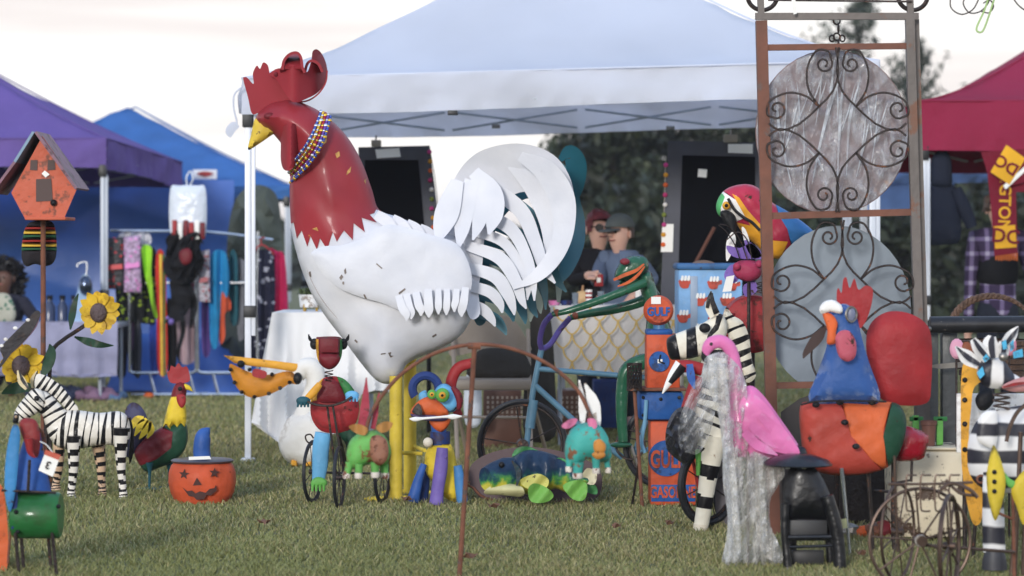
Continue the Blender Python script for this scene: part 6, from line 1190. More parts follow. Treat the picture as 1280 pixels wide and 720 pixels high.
# ================================================================== ZEBRA CYCLIST
dZ = 12.3; t = thing('zebra_cyclist', 'zebra sculpture with red arms riding a cycle behind the wrapped flamingo', 'sculpture', base(885, d=dZ)); YW = paint('zebra_cream', (230, 222, 200), wear=(140, 110, 80), wamt=.34, var=.06)
hd = obj('head', puff([(833, 428), (838, 420), (858, 412), (880, 403), (897, 392), (906, 397), (909, 414), (902, 430), (888, 440), (868, 447), (846, 450), (837, 447)], dZ - .02, .75, step=2, regions=[([(828, 420), (844, 416), (851, 452), (830, 455)], 1), ([(858, 408), (869, 406), (873, 450), (858, 452)], 1), ([(898, 385), (905, 390), (898, 412), (884, 425), (884, 420), (894, 405)], 1)]), [YW, ZB], t)
obj('eye', ball(P(881, 410, dZ - .11), (.026, .012, .022)), BLACKP, hd); er = obj('ear', blade([(893, 396, 6), (887, 382, 5.5), (889, 364, 1)], dZ - .05, .012), YW, hd); obj('ear_stripe', blade([(896, 392, 4), (891, 378, 3), (890, 366, 1)], dZ - .06, .006), ZB, er); obj('ear_stripe', blade([(884, 385, 2), (886, 374, 2.5), (889, 364, .8)], dZ - .061, .006), ZB, er)
obj('mane', puff([(904, 398), (908, 384), (916, 394), (928, 402), (936, 420), (940, 450), (945, 470), (933, 478), (922, 455), (912, 425)], dZ + .04, .5, regions=stripes_dir((908, 392), (940, 476), 6, 26, .46, 1)), [YW, ZB], t)
obj('torso', puff([(884, 436), (905, 425), (925, 455), (935, 500), (930, 550), (905, 566), (882, 560), (868, 520), (872, 470)], dZ + .02, .7, step=3, regions=stripes_dir((896, 430), (900, 566), 7, 50, .5, 3)), [YW, ZB], t)
obj('hip', puff([(868, 520), (880, 480), (900, 478), (912, 520), (906, 560), (884, 572), (872, 556)], dZ - .12, .55, step=2.5, regions=stripes_dir((905, 480), (872, 566), 6, 44, .5, 2)), [YW, ZB], t)
lg = obj('leg', loft([(893, 545, 17), (889, 575, 13), (884, 605, 11), (880, 635, 10), (876, 660, 9)], dZ - .12, .9, 14, 10, lambda a, b: 1 if (.28 < a + .02 * math.sin(b * 6) < .42 or .6 < a + .02 * math.sin(b * 6) < .74) else 0), [YW, ZB], t); obj('hoof', loft([(876, 655, 9.5), (875.5, 664, 9)], dZ - .12), CREAM, lg)
obj('leg', loft([(912, 545, 15), (914, 590, 12), (912, 660, 9)], dZ + .12, .9, 14, 8, ringstripe(4, .2)), [YW, ZB], t)
ar = obj('arm', loft([(878, 462, 8), (862, 458, 8), (850, 458, 8)], dZ - .1, .9), REDP, t); obj('hoof', loft([(852, 456, 9), (843, 468, 7), (835, 480, 4), (828, 492, .8)], dZ - .11, .7, 10, 6, lambda a, b: 1 if b > .72 and a < .6 else 0), [WHITEP, BLACKP], ar)
obj('arm', loft([(872, 470, 8), (866, 492, 9), (858, 515, 8), (852, 530, 3)], dZ - .14, .9), REDP, t); obj('scarf_end', blade([(862, 455, 4), (864, 472, 5), (868, 486, 1)], dZ - .2, .008), BLUEP, t)
p = P(886, 0, dZ - .05); wheel(t, (p.x + .0, dZ + .0, .2), .175, .016, R(42), RUBBER, IRON, 8, .02, .003); p = P(916, 0, dZ); wheel(t, (p.x, dZ + .28, .15), .14, .012, R(60), RUBBER, IRON, 8, .016, .003)
obj('green_grip', rod(P(873, 562, dZ - .1), P(874, 594, dZ - .1), .014), LIME, t); obj('red_fork', rod(P(866, 575, dZ - .05), P(880, 640, dZ - .02), .008), REDP, t)
gt = puff([(896, 560), (910, 556), (914, 620), (910, 676), (898, 668), (894, 620)], dZ + .08, 0, flat=.012); obj('mudguard', gt, M('grey_sheet', (96, 92, 96), .4, .5), t)
def film(name='plastic_film', dens=.36, tint=(236, 240, 246), bump=1.0):
    if name in MATS: return MATS[name]
    m = bpy.data.materials.new(name); m.use_nodes = True; nt = m.node_tree; n = nt.nodes; l = nt.links; b = n['Principled BSDF']
    tc = n.new('ShaderNodeTexCoord'); mp = n.new('ShaderNodeMapping'); mp.inputs['Scale'].default_value = (11, 11, 4.5); l.new(tc.outputs['Object'], mp.inputs[0]); z = n.new('ShaderNodeTexNoise'); z.inputs['Scale'].default_value = 1.6; z.inputs['Detail'].default_value = 7; z.inputs['Distortion'].default_value = 1.2; l.new(mp.outputs[0], z.inputs['Vector'])
    r = n.new('ShaderNodeMapRange'); r.inputs['From Min'].default_value = .42; r.inputs['From Max'].default_value = .68; r.inputs['To Min'].default_value = dens * .55; r.inputs['To Max'].default_value = min(1, dens * 2.1); l.new(z.outputs['Fac'], r.inputs['Value']); 
    v = n.new('ShaderNodeTexVoronoi'); v.feature = 'DISTANCE_TO_EDGE'; v.inputs['Scale'].default_value = 20; mp2 = n.new('ShaderNodeMapping'); mp2.inputs['Scale'].default_value = (1.6, 1.6, .6); l.new(tc.outputs['Object'], mp2.inputs[0]); l.new(mp2.outputs[0], v.inputs['Vector'])
    ad = n.new('ShaderNodeMath'); ad.operation = 'MULTIPLY_ADD'; ad.inputs[1].default_value = .7; l.new(v.outputs['Distance'], ad.inputs[0]); l.new(z.outputs['Fac'], ad.inputs[2])
    bp = n.new('ShaderNodeBump'); bp.inputs['Strength'].default_value = bump; bp.inputs['Distance'].default_value = .05; l.new(ad.outputs[0], bp.inputs['Height'])
    tr = n.new('ShaderNodeBsdfTransparent'); df_ = n.new('ShaderNodeBsdfDiffuse'); tl_ = n.new('ShaderNodeBsdfTranslucent'); gl_ = n.new('ShaderNodeBsdfGlossy'); gl_.inputs['Roughness'].default_value = .16
    for s_ in (df_, tl_): s_.inputs['Color'].default_value = (*lin(tint), 1)
    l.new(bp.outputs[0], gl_.inputs['Normal']); m1 = n.new('ShaderNodeMixShader'); m1.inputs[0].default_value = .4; l.new(df_.outputs[0], m1.inputs[1]); l.new(tl_.outputs[0], m1.inputs[2]); m2 = n.new('ShaderNodeMixShader'); m2.inputs[0].default_value = .2; l.new(m1.outputs[0], m2.inputs[1]); l.new(gl_.outputs[0], m2.inputs[2])
    m3 = n.new('ShaderNodeMixShader'); l.new(r.outputs[0], m3.inputs[0]); l.new(tr.outputs[0], m3.inputs[1]); l.new(m2.outputs[0], m3.inputs[2]); l.new(m3.outputs[0], n['Material Output'].inputs[0]); n.remove(b); MATS[name] = m; return m
FILM = film('plastic_film', .40, (252, 250, 246)); FILM2 = film('thin_film', .20, (252, 250, 246))
t = thing('black_bag', 'round black bag in a film wrap on the front of the zebra cycle', 'bag', tuple(P(852, 550, dZ - .2)))
obj('bag', puff([(833, 560), (833, 535), (842, 515), (856, 508), (870, 518), (874, 545), (868, 565), (858, 580), (846, 574)], dZ - .22, .8, dy=lambda x, y: .02 * math.sin(x * .5) * math.sin(y * .3)), M('black_vinyl', (44, 44, 50), .3, var=.2, bump=.6, bscale=16), t)
obj('film', puff([(850, 560), (848, 530), (858, 500), (874, 470), (894, 470), (896, 500), (888, 540), (874, 566), (860, 566)], dZ - .28, .4, dy=lambda x, y: .03 * math.sin(x * .4 + y * .3)), FILM2, t); obj('handle', wire([(838, 545), (834, 552), (838, 560), (843, 552), (840, 546)], dZ - .38, .006), BLACKP, t)
# ================================================================== WRAPPED FLAMINGO
dFm = 10.85; FL = thing('wrapped_flamingo', 'bright pink metal flamingo wrapped in clear plastic film', 'sculpture', base(940, d=dFm)); t = FL
obj('body', puff([(904, 548), (910, 515), (922, 492), (938, 482), (954, 494), (976, 524), (998, 556), (1004, 568), (985, 572), (955, 573), (920, 570), (906, 562)], dFm, .6), PINKP, t)
obj('neck', loft([(882, 444, 4), (884, 436, 7), (890, 429, 8.5), (901, 427, 8.5), (911, 434, 8.5), (917, 450, 8.5), (920, 475, 9), (921, 500, 11), (924, 525, 16)], dFm - .01, .9, 16), PINKP, t); obj('beak', loft([(882, 440, 5), (881, 448, 4), (885, 456, .8)], dFm - .01, .8), BLACKP, t); obj('eye', ball(P(889, 430, dFm - .035), .007, 8, 6), BLACKP, t)
wg = obj('wing', puff([(924, 505), (938, 492), (958, 505), (980, 535), (1000, 566), (975, 566), (955, 560), (936, 552), (926, 535)], dFm - .075, .22), PINKP, t)
for q in ([(938, 530, 5), (958, 548, 7), (992, 566, 1)], [(950, 518, 5), (972, 540, 7), (998, 565, 1)], [(930, 540, 5), (948, 556, 7), (972, 569, 1)]): obj('feather', blade(q, dFm - .10, .005, dy=lambda x, y: .0006 * (x - 940)), PINKP, wg)
for px, dd in ((935, -.03), (948, .05)): p = P(px, 0, dFm + dd); obj('leg', rod(P(px, 565, dFm + dd), (p.x, dFm + dd, 0), .006), STEEL, t)
cr_ = lambda x, y: .03 * math.sin(x * .55 + y * .09) + .018 * math.sin(x * .23 - y * .21) + .012 * math.sin(x * 1.1 + y * .05 + 2)
wr = thing('plastic_wrap', 'crinkled clear plastic film hanging from the flamingo neck to the grass', 'plastic wrap', base(940, d=dFm))
obj('lower_film', puff([(906, 560), (935, 562), (962, 572), (975, 582), (974, 604), (964, 622), (962, 645), (966, 672), (976, 700), (970, 708), (940, 711), (912, 709), (902, 704), (908, 672), (909, 640), (904, 605)], dFm - .02, .55, step=3.2, dy=cr_), FILM, wr)
obj('neck_film', puff([(880, 452), (886, 444), (904, 440), (914, 448), (926, 462), (934, 490), (930, 530), (934, 562), (906, 564), (902, 520), (893, 494), (878, 478)], dFm - .06, .5, step=3.2, dy=cr_), FILM, wr)
PL2 = lambda x, y: .03 * math.sin(x * .42 + .8 * math.sin(y * .045)) + .016 * math.sin(x * .95 - y * .06) + .012 * math.sin(y * .33 + x * .2)
obj('loose_film', puff([(938, 566), (962, 572), (978, 580), (980, 596), (966, 612), (958, 640), (966, 664), (978, 690), (976, 704), (952, 690), (942, 640), (934, 600)], dFm - .10, .3, step=3, dy=PL2), FILM, wr)
obj('front_film', puff([(884, 448), (896, 446), (908, 470), (914, 520), (918, 566), (922, 620), (926, 690), (912, 700), (910, 640), (905, 580), (898, 520), (886, 486)], dFm - .13, .3, step=3, dy=PL2), FILM, wr)
# ================================================================== BLACK CAT WITH WITCH HAT
dW = 10.72; t = thing('black_cat', 'black metal cat figure wearing a wide brimmed witch hat in front of the rooster', 'sculpture', base(1012, d=dW)); GB2 = M('gloss_black', (22, 22, 26), .36, var=.3, wear=(70, 66, 64), wamt=.34, wscale=14, coat=.15, bump=.5, bscale=12)
obj('body', puff([(983, 650), (978, 620), (982, 598), (990, 582), (1005, 577), (1020, 586), (1032, 605), (1042, 632), (1044, 652), (1030, 650), (1000, 648)], dW, .6), GB2, t)
for q in ([(982, 630, 6), (981, 665, 5), (983, 690, 5), (985, 713, 6)], [(1034, 620, 8), (1044, 655, 8.5), (1049, 690, 8), (1050, 712, 8)]): obj('leg', loft([(*a, -.06) for a in q], dW, .9), GB2, t)
for q in ([(992, 640, 6), (990, 700, 5)], [(1036, 640, 6), (1038, 704, 5)]): obj('leg', loft([(*a, .1) for a in q], dW, .9), GB2, t)
obj('belly_panel', pbox(985, 650, 1034, 676, dW - .02, dW + .01), M('dull_black', (44, 44, 46), .5), t); obj('crossbar', rod(P(984, 672, dW - .06), P(1042, 671, dW - .06), .010), GB2, t); obj('crossbar', rod(P(984, 684, dW - .06), P(1042, 682, dW - .06), .006), GB2, t); obj('low_panel', pbox(990, 688, 1030, 706, dW + .05, dW + .07), M('dull_black', (44, 44, 46), .5), t)
hb = obj('hat_brim', lathe([(0, .0), (.09, -.004), (.125, -.018), (.136, -.03), (.138, -.026), (.12, -.008), (.06, .012), (0, .014)], P(997, 572, dW), 30), GB2, t); obj('hat_crown', loft([(997, 572, 15), (998, 566, 12), (999, 561, 9), (999, 558, 3)], dW + .12, .9), GB2, t)
for x in (985, 1005): ey = obj('eye', ball(P(x, 584, dW - .09), (.012, .006, .008)), M('silver_eye', (200, 200, 200), .2, .6), t)
obj('yellow_label', plate([(1033, 652), (1058, 648), (1059, 660), (1034, 664)], dW + .16, .006, smooth=False), M('label_cream', (214, 212, 160), .7), t)
# ================================================================== TRELLIS WITH DISCS
dT = 12.0; TR = M('trellis_rust', (112, 70, 54), .6, .2, .2, 9, (96, 80, 74), .42, 7, .1, 50); TG = M('trellis_steel', (104, 97, 93), .5, .3, .14, 8, (112, 78, 62), .42, 5, .08, 50)
t = thing('iron_trellis', 'tall rusty iron trellis frame with scrolls beside the blue rooster', 'trellis', base(1050, d=dT))
def bar(a, b, wd, mat, nm='post', dd=0):
    A, B = P(*a, dT + dd), P(*b, dT + dd); u = (B - A).normalized(); e = Vector((0, 1, 0)); f = u.cross(e).normalized(); g = G(); s_ = wd * dT / F / 2
    for c_ in (A, B):
        for i, j in ((-1, -1), (1, -1), (1, 1), (-1, 1)): g.v.append(tuple(c_ + f * i * s_ + e * j * s_))
    g.f = [(0, 1, 2, 3)[::-1], (4, 5, 6, 7)] + [(i, (i + 1) % 4, (i + 1) % 4 + 4, i + 4) for i in range(4)]; g.m = [0] * 6; return obj(nm, g, mat, t, smooth=False)
gy = HY + F * CAMH / dT
bar((951.5, 26), (968, gy), 14, TR); bar((1137, 22), (1155, gy), 11, TG); bar((1145, 24), (1163, gy + 4), 7, TG, 'post', .07)
bar((944, 20.5), (1148, 20.5), 8.5, TG, 'rail'); bar((958, 59.5), (1136, 57.5), 7.5, TR, 'rail'); bar((962, 270), (1142, 265), 8.5, TR, 'rail'); bar((968, 482), (1148, 478), 8, TR, 'rail'); bar((960, 0), (1140, 2), 2.5, IRON, 'rail', -.02); bar((957, -18), (1136, -18), 5, TG, 'rail')
for cx in (953, 1141): obj('top_ring', ringw(P(cx, -6, dT), .066, .010, 0, 36, 8), IRON, t)
bar((951.5, 24), (950, -20), 8, TG, 'finial'); bar((1138, 22), (1137, -20), 8, TG, 'finial')
def half(x0, y0, sx, sy):
    m = lambda pts: [(x0 + sx * p[0], y0 + sy * p[1]) for p in pts]; cc = sx * sy
    A = scroll((-23, -29), [(-36, -50), (-38, -76), (-27, -98), (-12, -98), (-7, -86)], (-17, -82), 3, 1.25, 1)
    B = [(-2, -103), (1, -72), (-6, -48), (-23, -29), (-48, -7), (-72, 1), (-86, -8)]
    C_ = scroll((-23, -29), [(-40, -42), (-62, -46), (-84, -36), (-88, -20), (-78, -14)], (-76, -26), 3, 1.0, -1)
    for pth in (A, B, C_): obj('scroll', wire(m(pth), dT - .03, .0048, 6, 2), IRON, t)
for (x0, y0) in ((1047, 162), (1053, 378)):
    for sx in (1, -1):
        for sy in (1, -1): half(x0, y0, sx, sy)
tt = thing('wrapped_disc', 'round slate brown metal disc in plastic film hanging in the upper trellis', 'disc', tuple(P(1040, 165, dT + .12)))
ell = lambda cx, cy, rx, ry, n=40: [(cx + rx * math.cos(a), cy + ry * math.sin(a)) for a in np.linspace(0, 2 * math.pi, n, endpoint=False)]
obj('sheet', puff(ell(1040, 165, 96, 103), dT + .12, 0, smooth=False, flat=.014, step=8), M('slate_brown', (116, 92, 92), .5, .1, .2, 5, (150, 110, 84), .40, 5, .3, 9), tt); obj('film', puff(ell(1040, 165, 95, 102), dT + .09, 0, smooth=False, flat=.008, step=5, dy=lambda x, y: .009 * math.sin(x * .3 + y * .12) + .007 * math.sin(x * .13 - y * .2) - .012), film('disc_film', .22, bump=.8), tt)
for q in ([(1043, 75), (1036, 130), (1022, 190)], [(970, 110), (974, 160), (990, 235)], [(1052, 90), (1030, 160), (1015, 230)], [(1010, 185), (1022, 200), (1030, 214)], [(1056, 80), (1050, 150), (1046, 240)], [(1075, 100), (1062, 150), (1058, 220)]): obj('film_fold', blade([(q[0][0], q[0][1], .6), (q[1][0], q[1][1], 1.8), (q[2][0], q[2][1], .5)], dT + .068, .005, dy=lambda x, y: .004 * math.sin(y * .3)), film('fold_film', .55), tt)
for i in range(16):
    a = random.uniform(-.9, .9); x0 = 1040 + 80 * a; y0 = 165 - 90 * math.sqrt(1 - a * a) * random.uniform(.2, .9); ln = random.uniform(30, 80); sl_ = random.uniform(-.45, .15)
    if ((x0 + sl_ * ln - 1040) / 90) ** 2 + ((y0 + ln - 165) / 97) ** 2 < 1: obj('film_streak', blade([(x0, y0, .3), (x0 + sl_ * ln * .5 + 1, y0 + ln * .5, .9), (x0 + sl_ * ln, y0 + ln, .3)], dT + .072, .004), film('streak_film', .8), tt)
for i, y in enumerate((26, 36, 46, 55)): c = P(1046 + (i % 2) * 2, y, dT + .07); obj('chain_link', ringw(c, .016, .004, R(20 + 70 * (i % 2)), 16, 6), IRON, tt)
for sx in (-6, 7): obj('chain_link', ringw(P(1046 + sx, 48, dT + .1), .014, .004, R(30), 16, 6), IRON, tt)
obj('price_tag', plate([(1086 - 97, -2), (1086 - 92, -3), (1086 - 90, 17), (1086 - 94, 18)], dT - .06, .004, smooth=False), TAG, tt)
tt = thing('galvanized_disc', 'oval grey galvanized plate standing in the lower part of the trellis', 'disc', base(1050, d=dT + .16)); obj('sheet', puff(ell(1047, 388, 92, 106), dT + .16, 0, smooth=False, flat=.014, step=8), M('galvanized', (124, 134, 144), .42, .35, .10, 4, bump=.15, bscale=6), tt); p = P(1047, 0, dT + .17); obj('stand', rod((p.x, dT + .2, 0), P(1047, 480, dT + .2), .014), IRON, tt)
# ================================================================== BLUE ROOSTER
dO = 11.15; t = thing('blue_rooster', 'blue necked rooster sculpture with round orange and red body', 'sculpture', base(1062, d=dO)); OB = paint('rooster_blue', (46, 88, 160), wear=(150, 160, 180), wamt=.28, var=.08); ORr = paint('belly_red', (184, 60, 46)); OO = paint('belly_orange', (220, 92, 40)); OT = paint('tail_red', (172, 38, 42), wear=(200, 120, 110), wamt=.27, edge=0)
obj('body', puff([(1000, 508), (1014, 502), (1060, 501), (1108, 502), (1126, 508), (1133, 530), (1126, 562), (1108, 585), (1070, 594), (1030, 592), (1008, 578), (1001, 545)], dO, .62, step=4, Rm=26, regions=[([(1048, 490), (1118, 490), (1104, 540), (1110, 592), (1090, 575), (1064, 545)], 1), ([(1118, 490), (1150, 500), (1150, 590), (1112, 596), (1104, 545)], 2)]), [ORr, OO, DKGREEN], t)
obj('neck', puff([(1031, 396), (1040, 384), (1058, 380), (1070, 394), (1078, 425), (1086, 452), (1100, 502), (1060, 504), (1012, 502), (1022, 466), (1033, 434), (1034, 414)], dO - .03, .72), OB, t)
hd = obj('brow', puff([(1024, 386), (1030, 377), (1042, 375), (1052, 382), (1052, 392), (1038, 390), (1027, 392)], dO - .12, .8), WHITEP, t); obj('beak', puff([(1028, 391), (1040, 393), (1047, 404), (1045, 416), (1046, 428), (1034, 430), (1034, 412)], dO - .11, .7), ORANGEP, t)
obj('comb', plate([(1048, 382), (1046, 366), (1048, 360), (1052, 366), (1054, 350), (1058, 347), (1062, 360), (1068, 348), (1073, 362), (1082, 357), (1091, 362), (1089, 382), (1082, 402), (1074, 410), (1066, 394)], dO - .02, .014), OT, t)
ey = obj('eye', ringw(P(1064, 393, dO - .10), .030, .005, R(38), 20, 6), STEEL, t); obj('eye_plate', ball(P(1064, 393, dO - .095), (.018, .006, .030)), M('eye_grey', (110, 116, 140), .4), ey); obj('wattle', puff([(1044, 424), (1050, 414), (1062, 414), (1070, 428), (1069, 446), (1058, 452), (1048, 444)], dO - .17, .4), paint('wattle_pink', (200, 82, 100)), t)
obj('tail', puff([(1083, 440), (1084, 415), (1094, 398), (1114, 389), (1140, 393), (1160, 408), (1165, 435), (1164, 480), (1158, 504), (1120, 506), (1098, 495), (1088, 468)], dO + .22, .3), OT, t); obj('wing_leaf', blade([(1032, 410, 2), (1022, 422, 7), (1008, 440, 4), (1004, 448, .8)], dO - .02, .008), M('dark_leaf_metal', (62, 46, 44), .4, .4), t)
for px, py in ((1050, 503), (1090, 503), (1056, 528), (1070, 558), (1020, 506)): obj('weld', ball(P(px, py, dO - .13 if py > 510 else dO - .11), (.016, .008, .012), 8, 6), BLACKP, t)
for (x0, x1, dd, m) in ((1052, 1063, -.05, CHROME), (1085, 1092, .08, IRON)): p = P(x1, 0, dO + dd); obj('leg', rod(P(x0, 585, dO + dd), (p.x, dO + dd, 0), .009, .006), m, t)
obj('seam', wire([(1001, 506), (1020, 502), (1060, 501), (1108, 502)], dO - .135, .004), BLACKP, t)
# dark sheets and scrap on the grass behind
g = plate([(976, 515), (1000, 498), (1018, 492), (1016, 560), (1012, 640), (978, 650)], 12.15, .012, smooth=False); solo('slate_sheet', g, M('slate_sheet', (66, 62, 62), .6, .2), 'dark grey metal sheet leaning behind the pink flamingo tail', 'sheet metal', base(998, d=12.15))
p0 = P(968, 0, 12.5); p1 = P(1122, 0, 12.5); g = box((p0.x, 12.5, 0), (p1.x, 12.56, .34), .006); solo('scrap_board', g, M('dark_board', (58, 50, 48), .7, var=.3, bump=.4), 'dark weathered board lying under the round rooster body', 'board', (p0.x, 12.5, 0))
for px, py, s_, m, lb in [(1075, 662, .03, ORANGEP, 'orange scrap of painted metal under the round rooster'), (1093, 668, .04, RUST, 'rusty scrap lump under the round rooster'), (1062, 655, .035, STEEL, 'grey scrap lump under the round rooster'), (1105, 650, .04, DKRED, 'dark red scrap piece beside the cream box')]:
    dq_ = 11.9; x = P(px, 0, dq_).x; g = ball((x, dq_, s_ * .8), (s_ * 1.4, s_, s_), 9, 6); g.v = [(a + random.uniform(-.008, .008), b, c_ + random.uniform(-.006, .006)) for a, b, c_ in g.v]; solo('scrap_piece', g, m, lb, 'scrap metal', (x, dq_, 0), 'scrap under the blue rooster', smooth=False)
# ================================================================== DARK RACK, BASKET, CREAM BOX
dX = 12.25; SL = M('slate_paint', (80, 82, 82), .45, .1, .12, 8, (104, 96, 88), .36, 16, .2, 30); t = thing('pipe_rack', 'dark grey metal rack with a thick black pipe across its top', 'rack', base(1180, d=dX))
for x0, x1, y0 in ((1145, 1159, 418), (1160, 1173, 416), (1178, 1197, 404)): a, b = P(x0, y0, dX), P(x1, y0, dX); obj('post', box((a.x, dX, 0), (b.x, dX + .07, a.z), .005), SL, t)
obj('top_pipe', rings([P(1162, 406, dX - .08), P(1162.5, 406, dX - .08), P(1296, 405, dX - .08), P(1297, 405, dX - .08)], [.03, .037, .037, .03], [.03, .037, .037, .03], 20), M('black_pipe', (40, 40, 44), .4, .2, .2, 12, (120, 112, 104), .36, 30), t); p = P(1292, 0, dX); obj('post', box((p.x, dX, 0), (p.x + .06, dX + .07, P(0, 410, dX).z), .005), SL, t); obj('pipe_bolt', ball(P(1162, 411, dX - .12), .010, 8, 6), STEEL, t)
obj('blade', plate([(1156, 458), (1172, 455), (1206, 452), (1206, 459), (1175, 461)], dX - .12, .006, smooth=False), STEEL, t)
dY = 12.5; c = P(1240, 450, dY); t = thing('wicker_basket', 'wicker basket with a twisted arched handle behind the black pipe', 'basket', tuple(P(1240, 478, dY))); WK = M('wicker', (104, 80, 66), .8, var=.25, scale=25, bump=.9, bscale=50)
tw = []
for ph in (0, 2.1, 4.2): obj('handle_strand', tube([P(1240 + 52 * math.cos(a) + 2.2 * math.cos(a * 16 + ph), 413 - 43 * math.sin(a) + 2.2 * math.cos(a * 16 + ph), dY + .008 * math.sin(a * 16 + ph)) for a in np.linspace(.05, 3.09, 70)], .0085, 6), WK, t)
for k in range(7): zz = k * .028; obj('weave_row', lathe([(.13 + zz * .25, zz), (.145 + zz * .25, zz + .003), (.145 + zz * .25, zz + .024), (.13 + zz * .25, zz + .027)], c - Vector((0, 0, .1)), 26), WK, t)
obj('bottom', lathe([(0, 0), (.13, 0), (.13, .01), (0, .01)], c - Vector((0, 0, .1)), 22), WK, t)
for px, py, m, lb in [(1196, 436, paint('petal_pink', (222, 150, 176)), 'pale pink metal petal below the black pipe'), (1208, 440, paint('petal_brown', (140, 70, 40)), 'rusty brown metal leaf below the black pipe'), (1262, 432, paint('petal_rose', (206, 120, 140)), 'rose metal flower behind the zebra ears')]:
    d2 = 11.8; pc = P(px, py, d2); t = thing('metal_petal', lb, 'metal flower', (pc.x, d2, 0), 'flowers behind the pipe rack'); obj('petal', puff(ell(px, py, 9, 13, 14), d2, .4, smooth=False), m, t); obj('stem', rod((pc.x, d2 + .01, 0), pc + Vector((0, .01, 0)), .005), IRON, t)
dE = 11.75; a, b = P(1118, 0, dE), P(1208, 0, dE); zt_ = P(0, 563, dE).z
EN = M('burnt_enamel', (222, 208, 180), .4, 0, .06, 4, (74, 54, 40), .47, 7, .25, 20); t = thing('cream_box', 'old cream enamel box with burnt edges behind the wire wheels', 'box', ((a.x + b.x) / 2, dE, 0)); obj('case', box((a.x, dE, .01), (b.x, dE + .34, zt_), .03), EN, t); obj('side_strip', box((a.x - .012, dE - .01, 0), (a.x + .008, dE + .02, zt_ + .05), .003), IRON, t); obj('lid', box((a.x + .01, dE + .01, zt_), (b.x - .01, dE + .33, zt_ + .012), .005), EN, t)
g = puff([(1116, 542), (1124, 532), (1140, 534), (1156, 541), (1161, 548), (1157, 566), (1152, 574), (1132, 577), (1118, 572)], 11.3, .9); t = thing('red_pot', 'glossy dark red metal flower pot on an iron holder', 'pot', base(1138, d=11.3)); obj('pot', g, M('gloss_red', (150, 22, 40), .25, var=.2, coat=.3, bump=.5, bscale=14), t); obj('rim', ringw(P(1118, 556, 11.3), .055, .006, R(78), 24, 6), BLACKP, t); obj('holder', tube([(P(1117, 0, 11.32).x, 11.32, 0), P(1116, 572, 11.32)], .007), IRON, t); obj('holder', tube([P(1140, 572, 11.3), P(1139, 602, 11.3)], .006), IRON, t); obj('brace', rod((P(1094, 0, 11.4).x, 11.4, .25), P(1117, 615, 11.32), .006), IRON, t); obj('brace', rod(P(1139, 600, 11.3), P(1117, 604, 11.32), .005), IRON, t)
c = P(1161, 561, dE + .1); c.z = zt_ + .013; t = thing('clay_cup', 'small brown clay cup on top of the cream box', 'cup', tuple(c)); obj('cup', lathe([(0, 0), (.026, 0), (.032, .09), (.036, .092), (.036, .11), (.03, .11), (.026, .02), (0, .02)], c, 20), M('clay', (112, 72, 60), .6), t)
for px, lb in ((1146, 'light green bracket left of the clay cup'), (1176, 'light green bracket right of the clay cup')): c2 = Vector((P(px, 0, dE + .12).x, dE + .14, zt_ + .013)); t = thing('green_bracket', lb, 'bracket', tuple(c2)); obj('upright', box((c2.x - .016, c2.y - .012, c2.z), (c2.x + .012, c2.y + .012, c2.z + (.12 if px > 1160 else .13)), .004), LIME, t); obj('arm', box((c2.x - .03, c2.y - .012, c2.z + .105), (c2.x + .03, c2.y - .002, c2.z + .125), .003), GREENP, t)
# wire-wheeled cart
dV = 9.95; t = thing('wire_cart', 'bare iron cart with thin spoked wheels and a wire basket', 'cart', base(1160, d=dV)); BRZ = M('bronze_iron', (92, 74, 64), .4, .6, .2, 14, (60, 52, 48), .4, 22)
p = P(1150, 0, dV); wheel(t, (p.x, dV, .195), .19, .0065, R(8), BRZ, BRZ, 9, .02, .004, False); obj('wheel_cap', lathe([(0, -.02), (.022, -.02), (.024, -.01)], (p.x, dV, .195), 16, 'Y'), STEEL, t); p = P(1190, 0, dV - .2); wheel(t, (p.x, dV - .14, .19), .18, .009, R(70), BRZ, BRZ, 8, .014, .004, False); p = P(1118, 0, dV + .3); wheel(t, (p.x + .02, dV + .35, .19), .18, .006, R(62), BRZ, BRZ, 8, .014, .003, False)
obj('top_wire', wire([(1110, 605), (1160, 605), (1216, 603)], dV, .005), BRZ, t)
for i in range(4): x = 1133 + i * 18; obj('basket_loop', wire([(x + 6, 594), (x, 597), (x, 634), (x + 4, 639), (x + 12, 639)], dV - .05, .0035, 5, 4), BRZ, t); obj('basket_loop', wire([(x + 6, 594), (x + 13, 594)], dV - .05, .0035, 5, 2), BRZ, t)
obj('axle', rod(P(1150, 681, dV), P(1268, 690, dV + .2), .006), BRZ, t); obj('side_rail', wire([(1176, 612), (1190, 604), (1212, 612), (1222, 622)], dV - .1, .007), BRZ, t); obj('side_rail', wire([(1182, 600), (1200, 616), (1222, 620)], dV - .05, .006), BRZ, t); obj('curl', ringw(P(1180, 618, dV - .1), .02, .004, 0, 18, 6), BRZ, t); obj('strut', rod(P(1187, 622, dV - .1), P(1190, 690, dV - .12), .004), BRZ, t); obj('strut', rod(P(1118, 570, dV + .2), P(1122, 690, dV + .2), .005), BRZ, t)
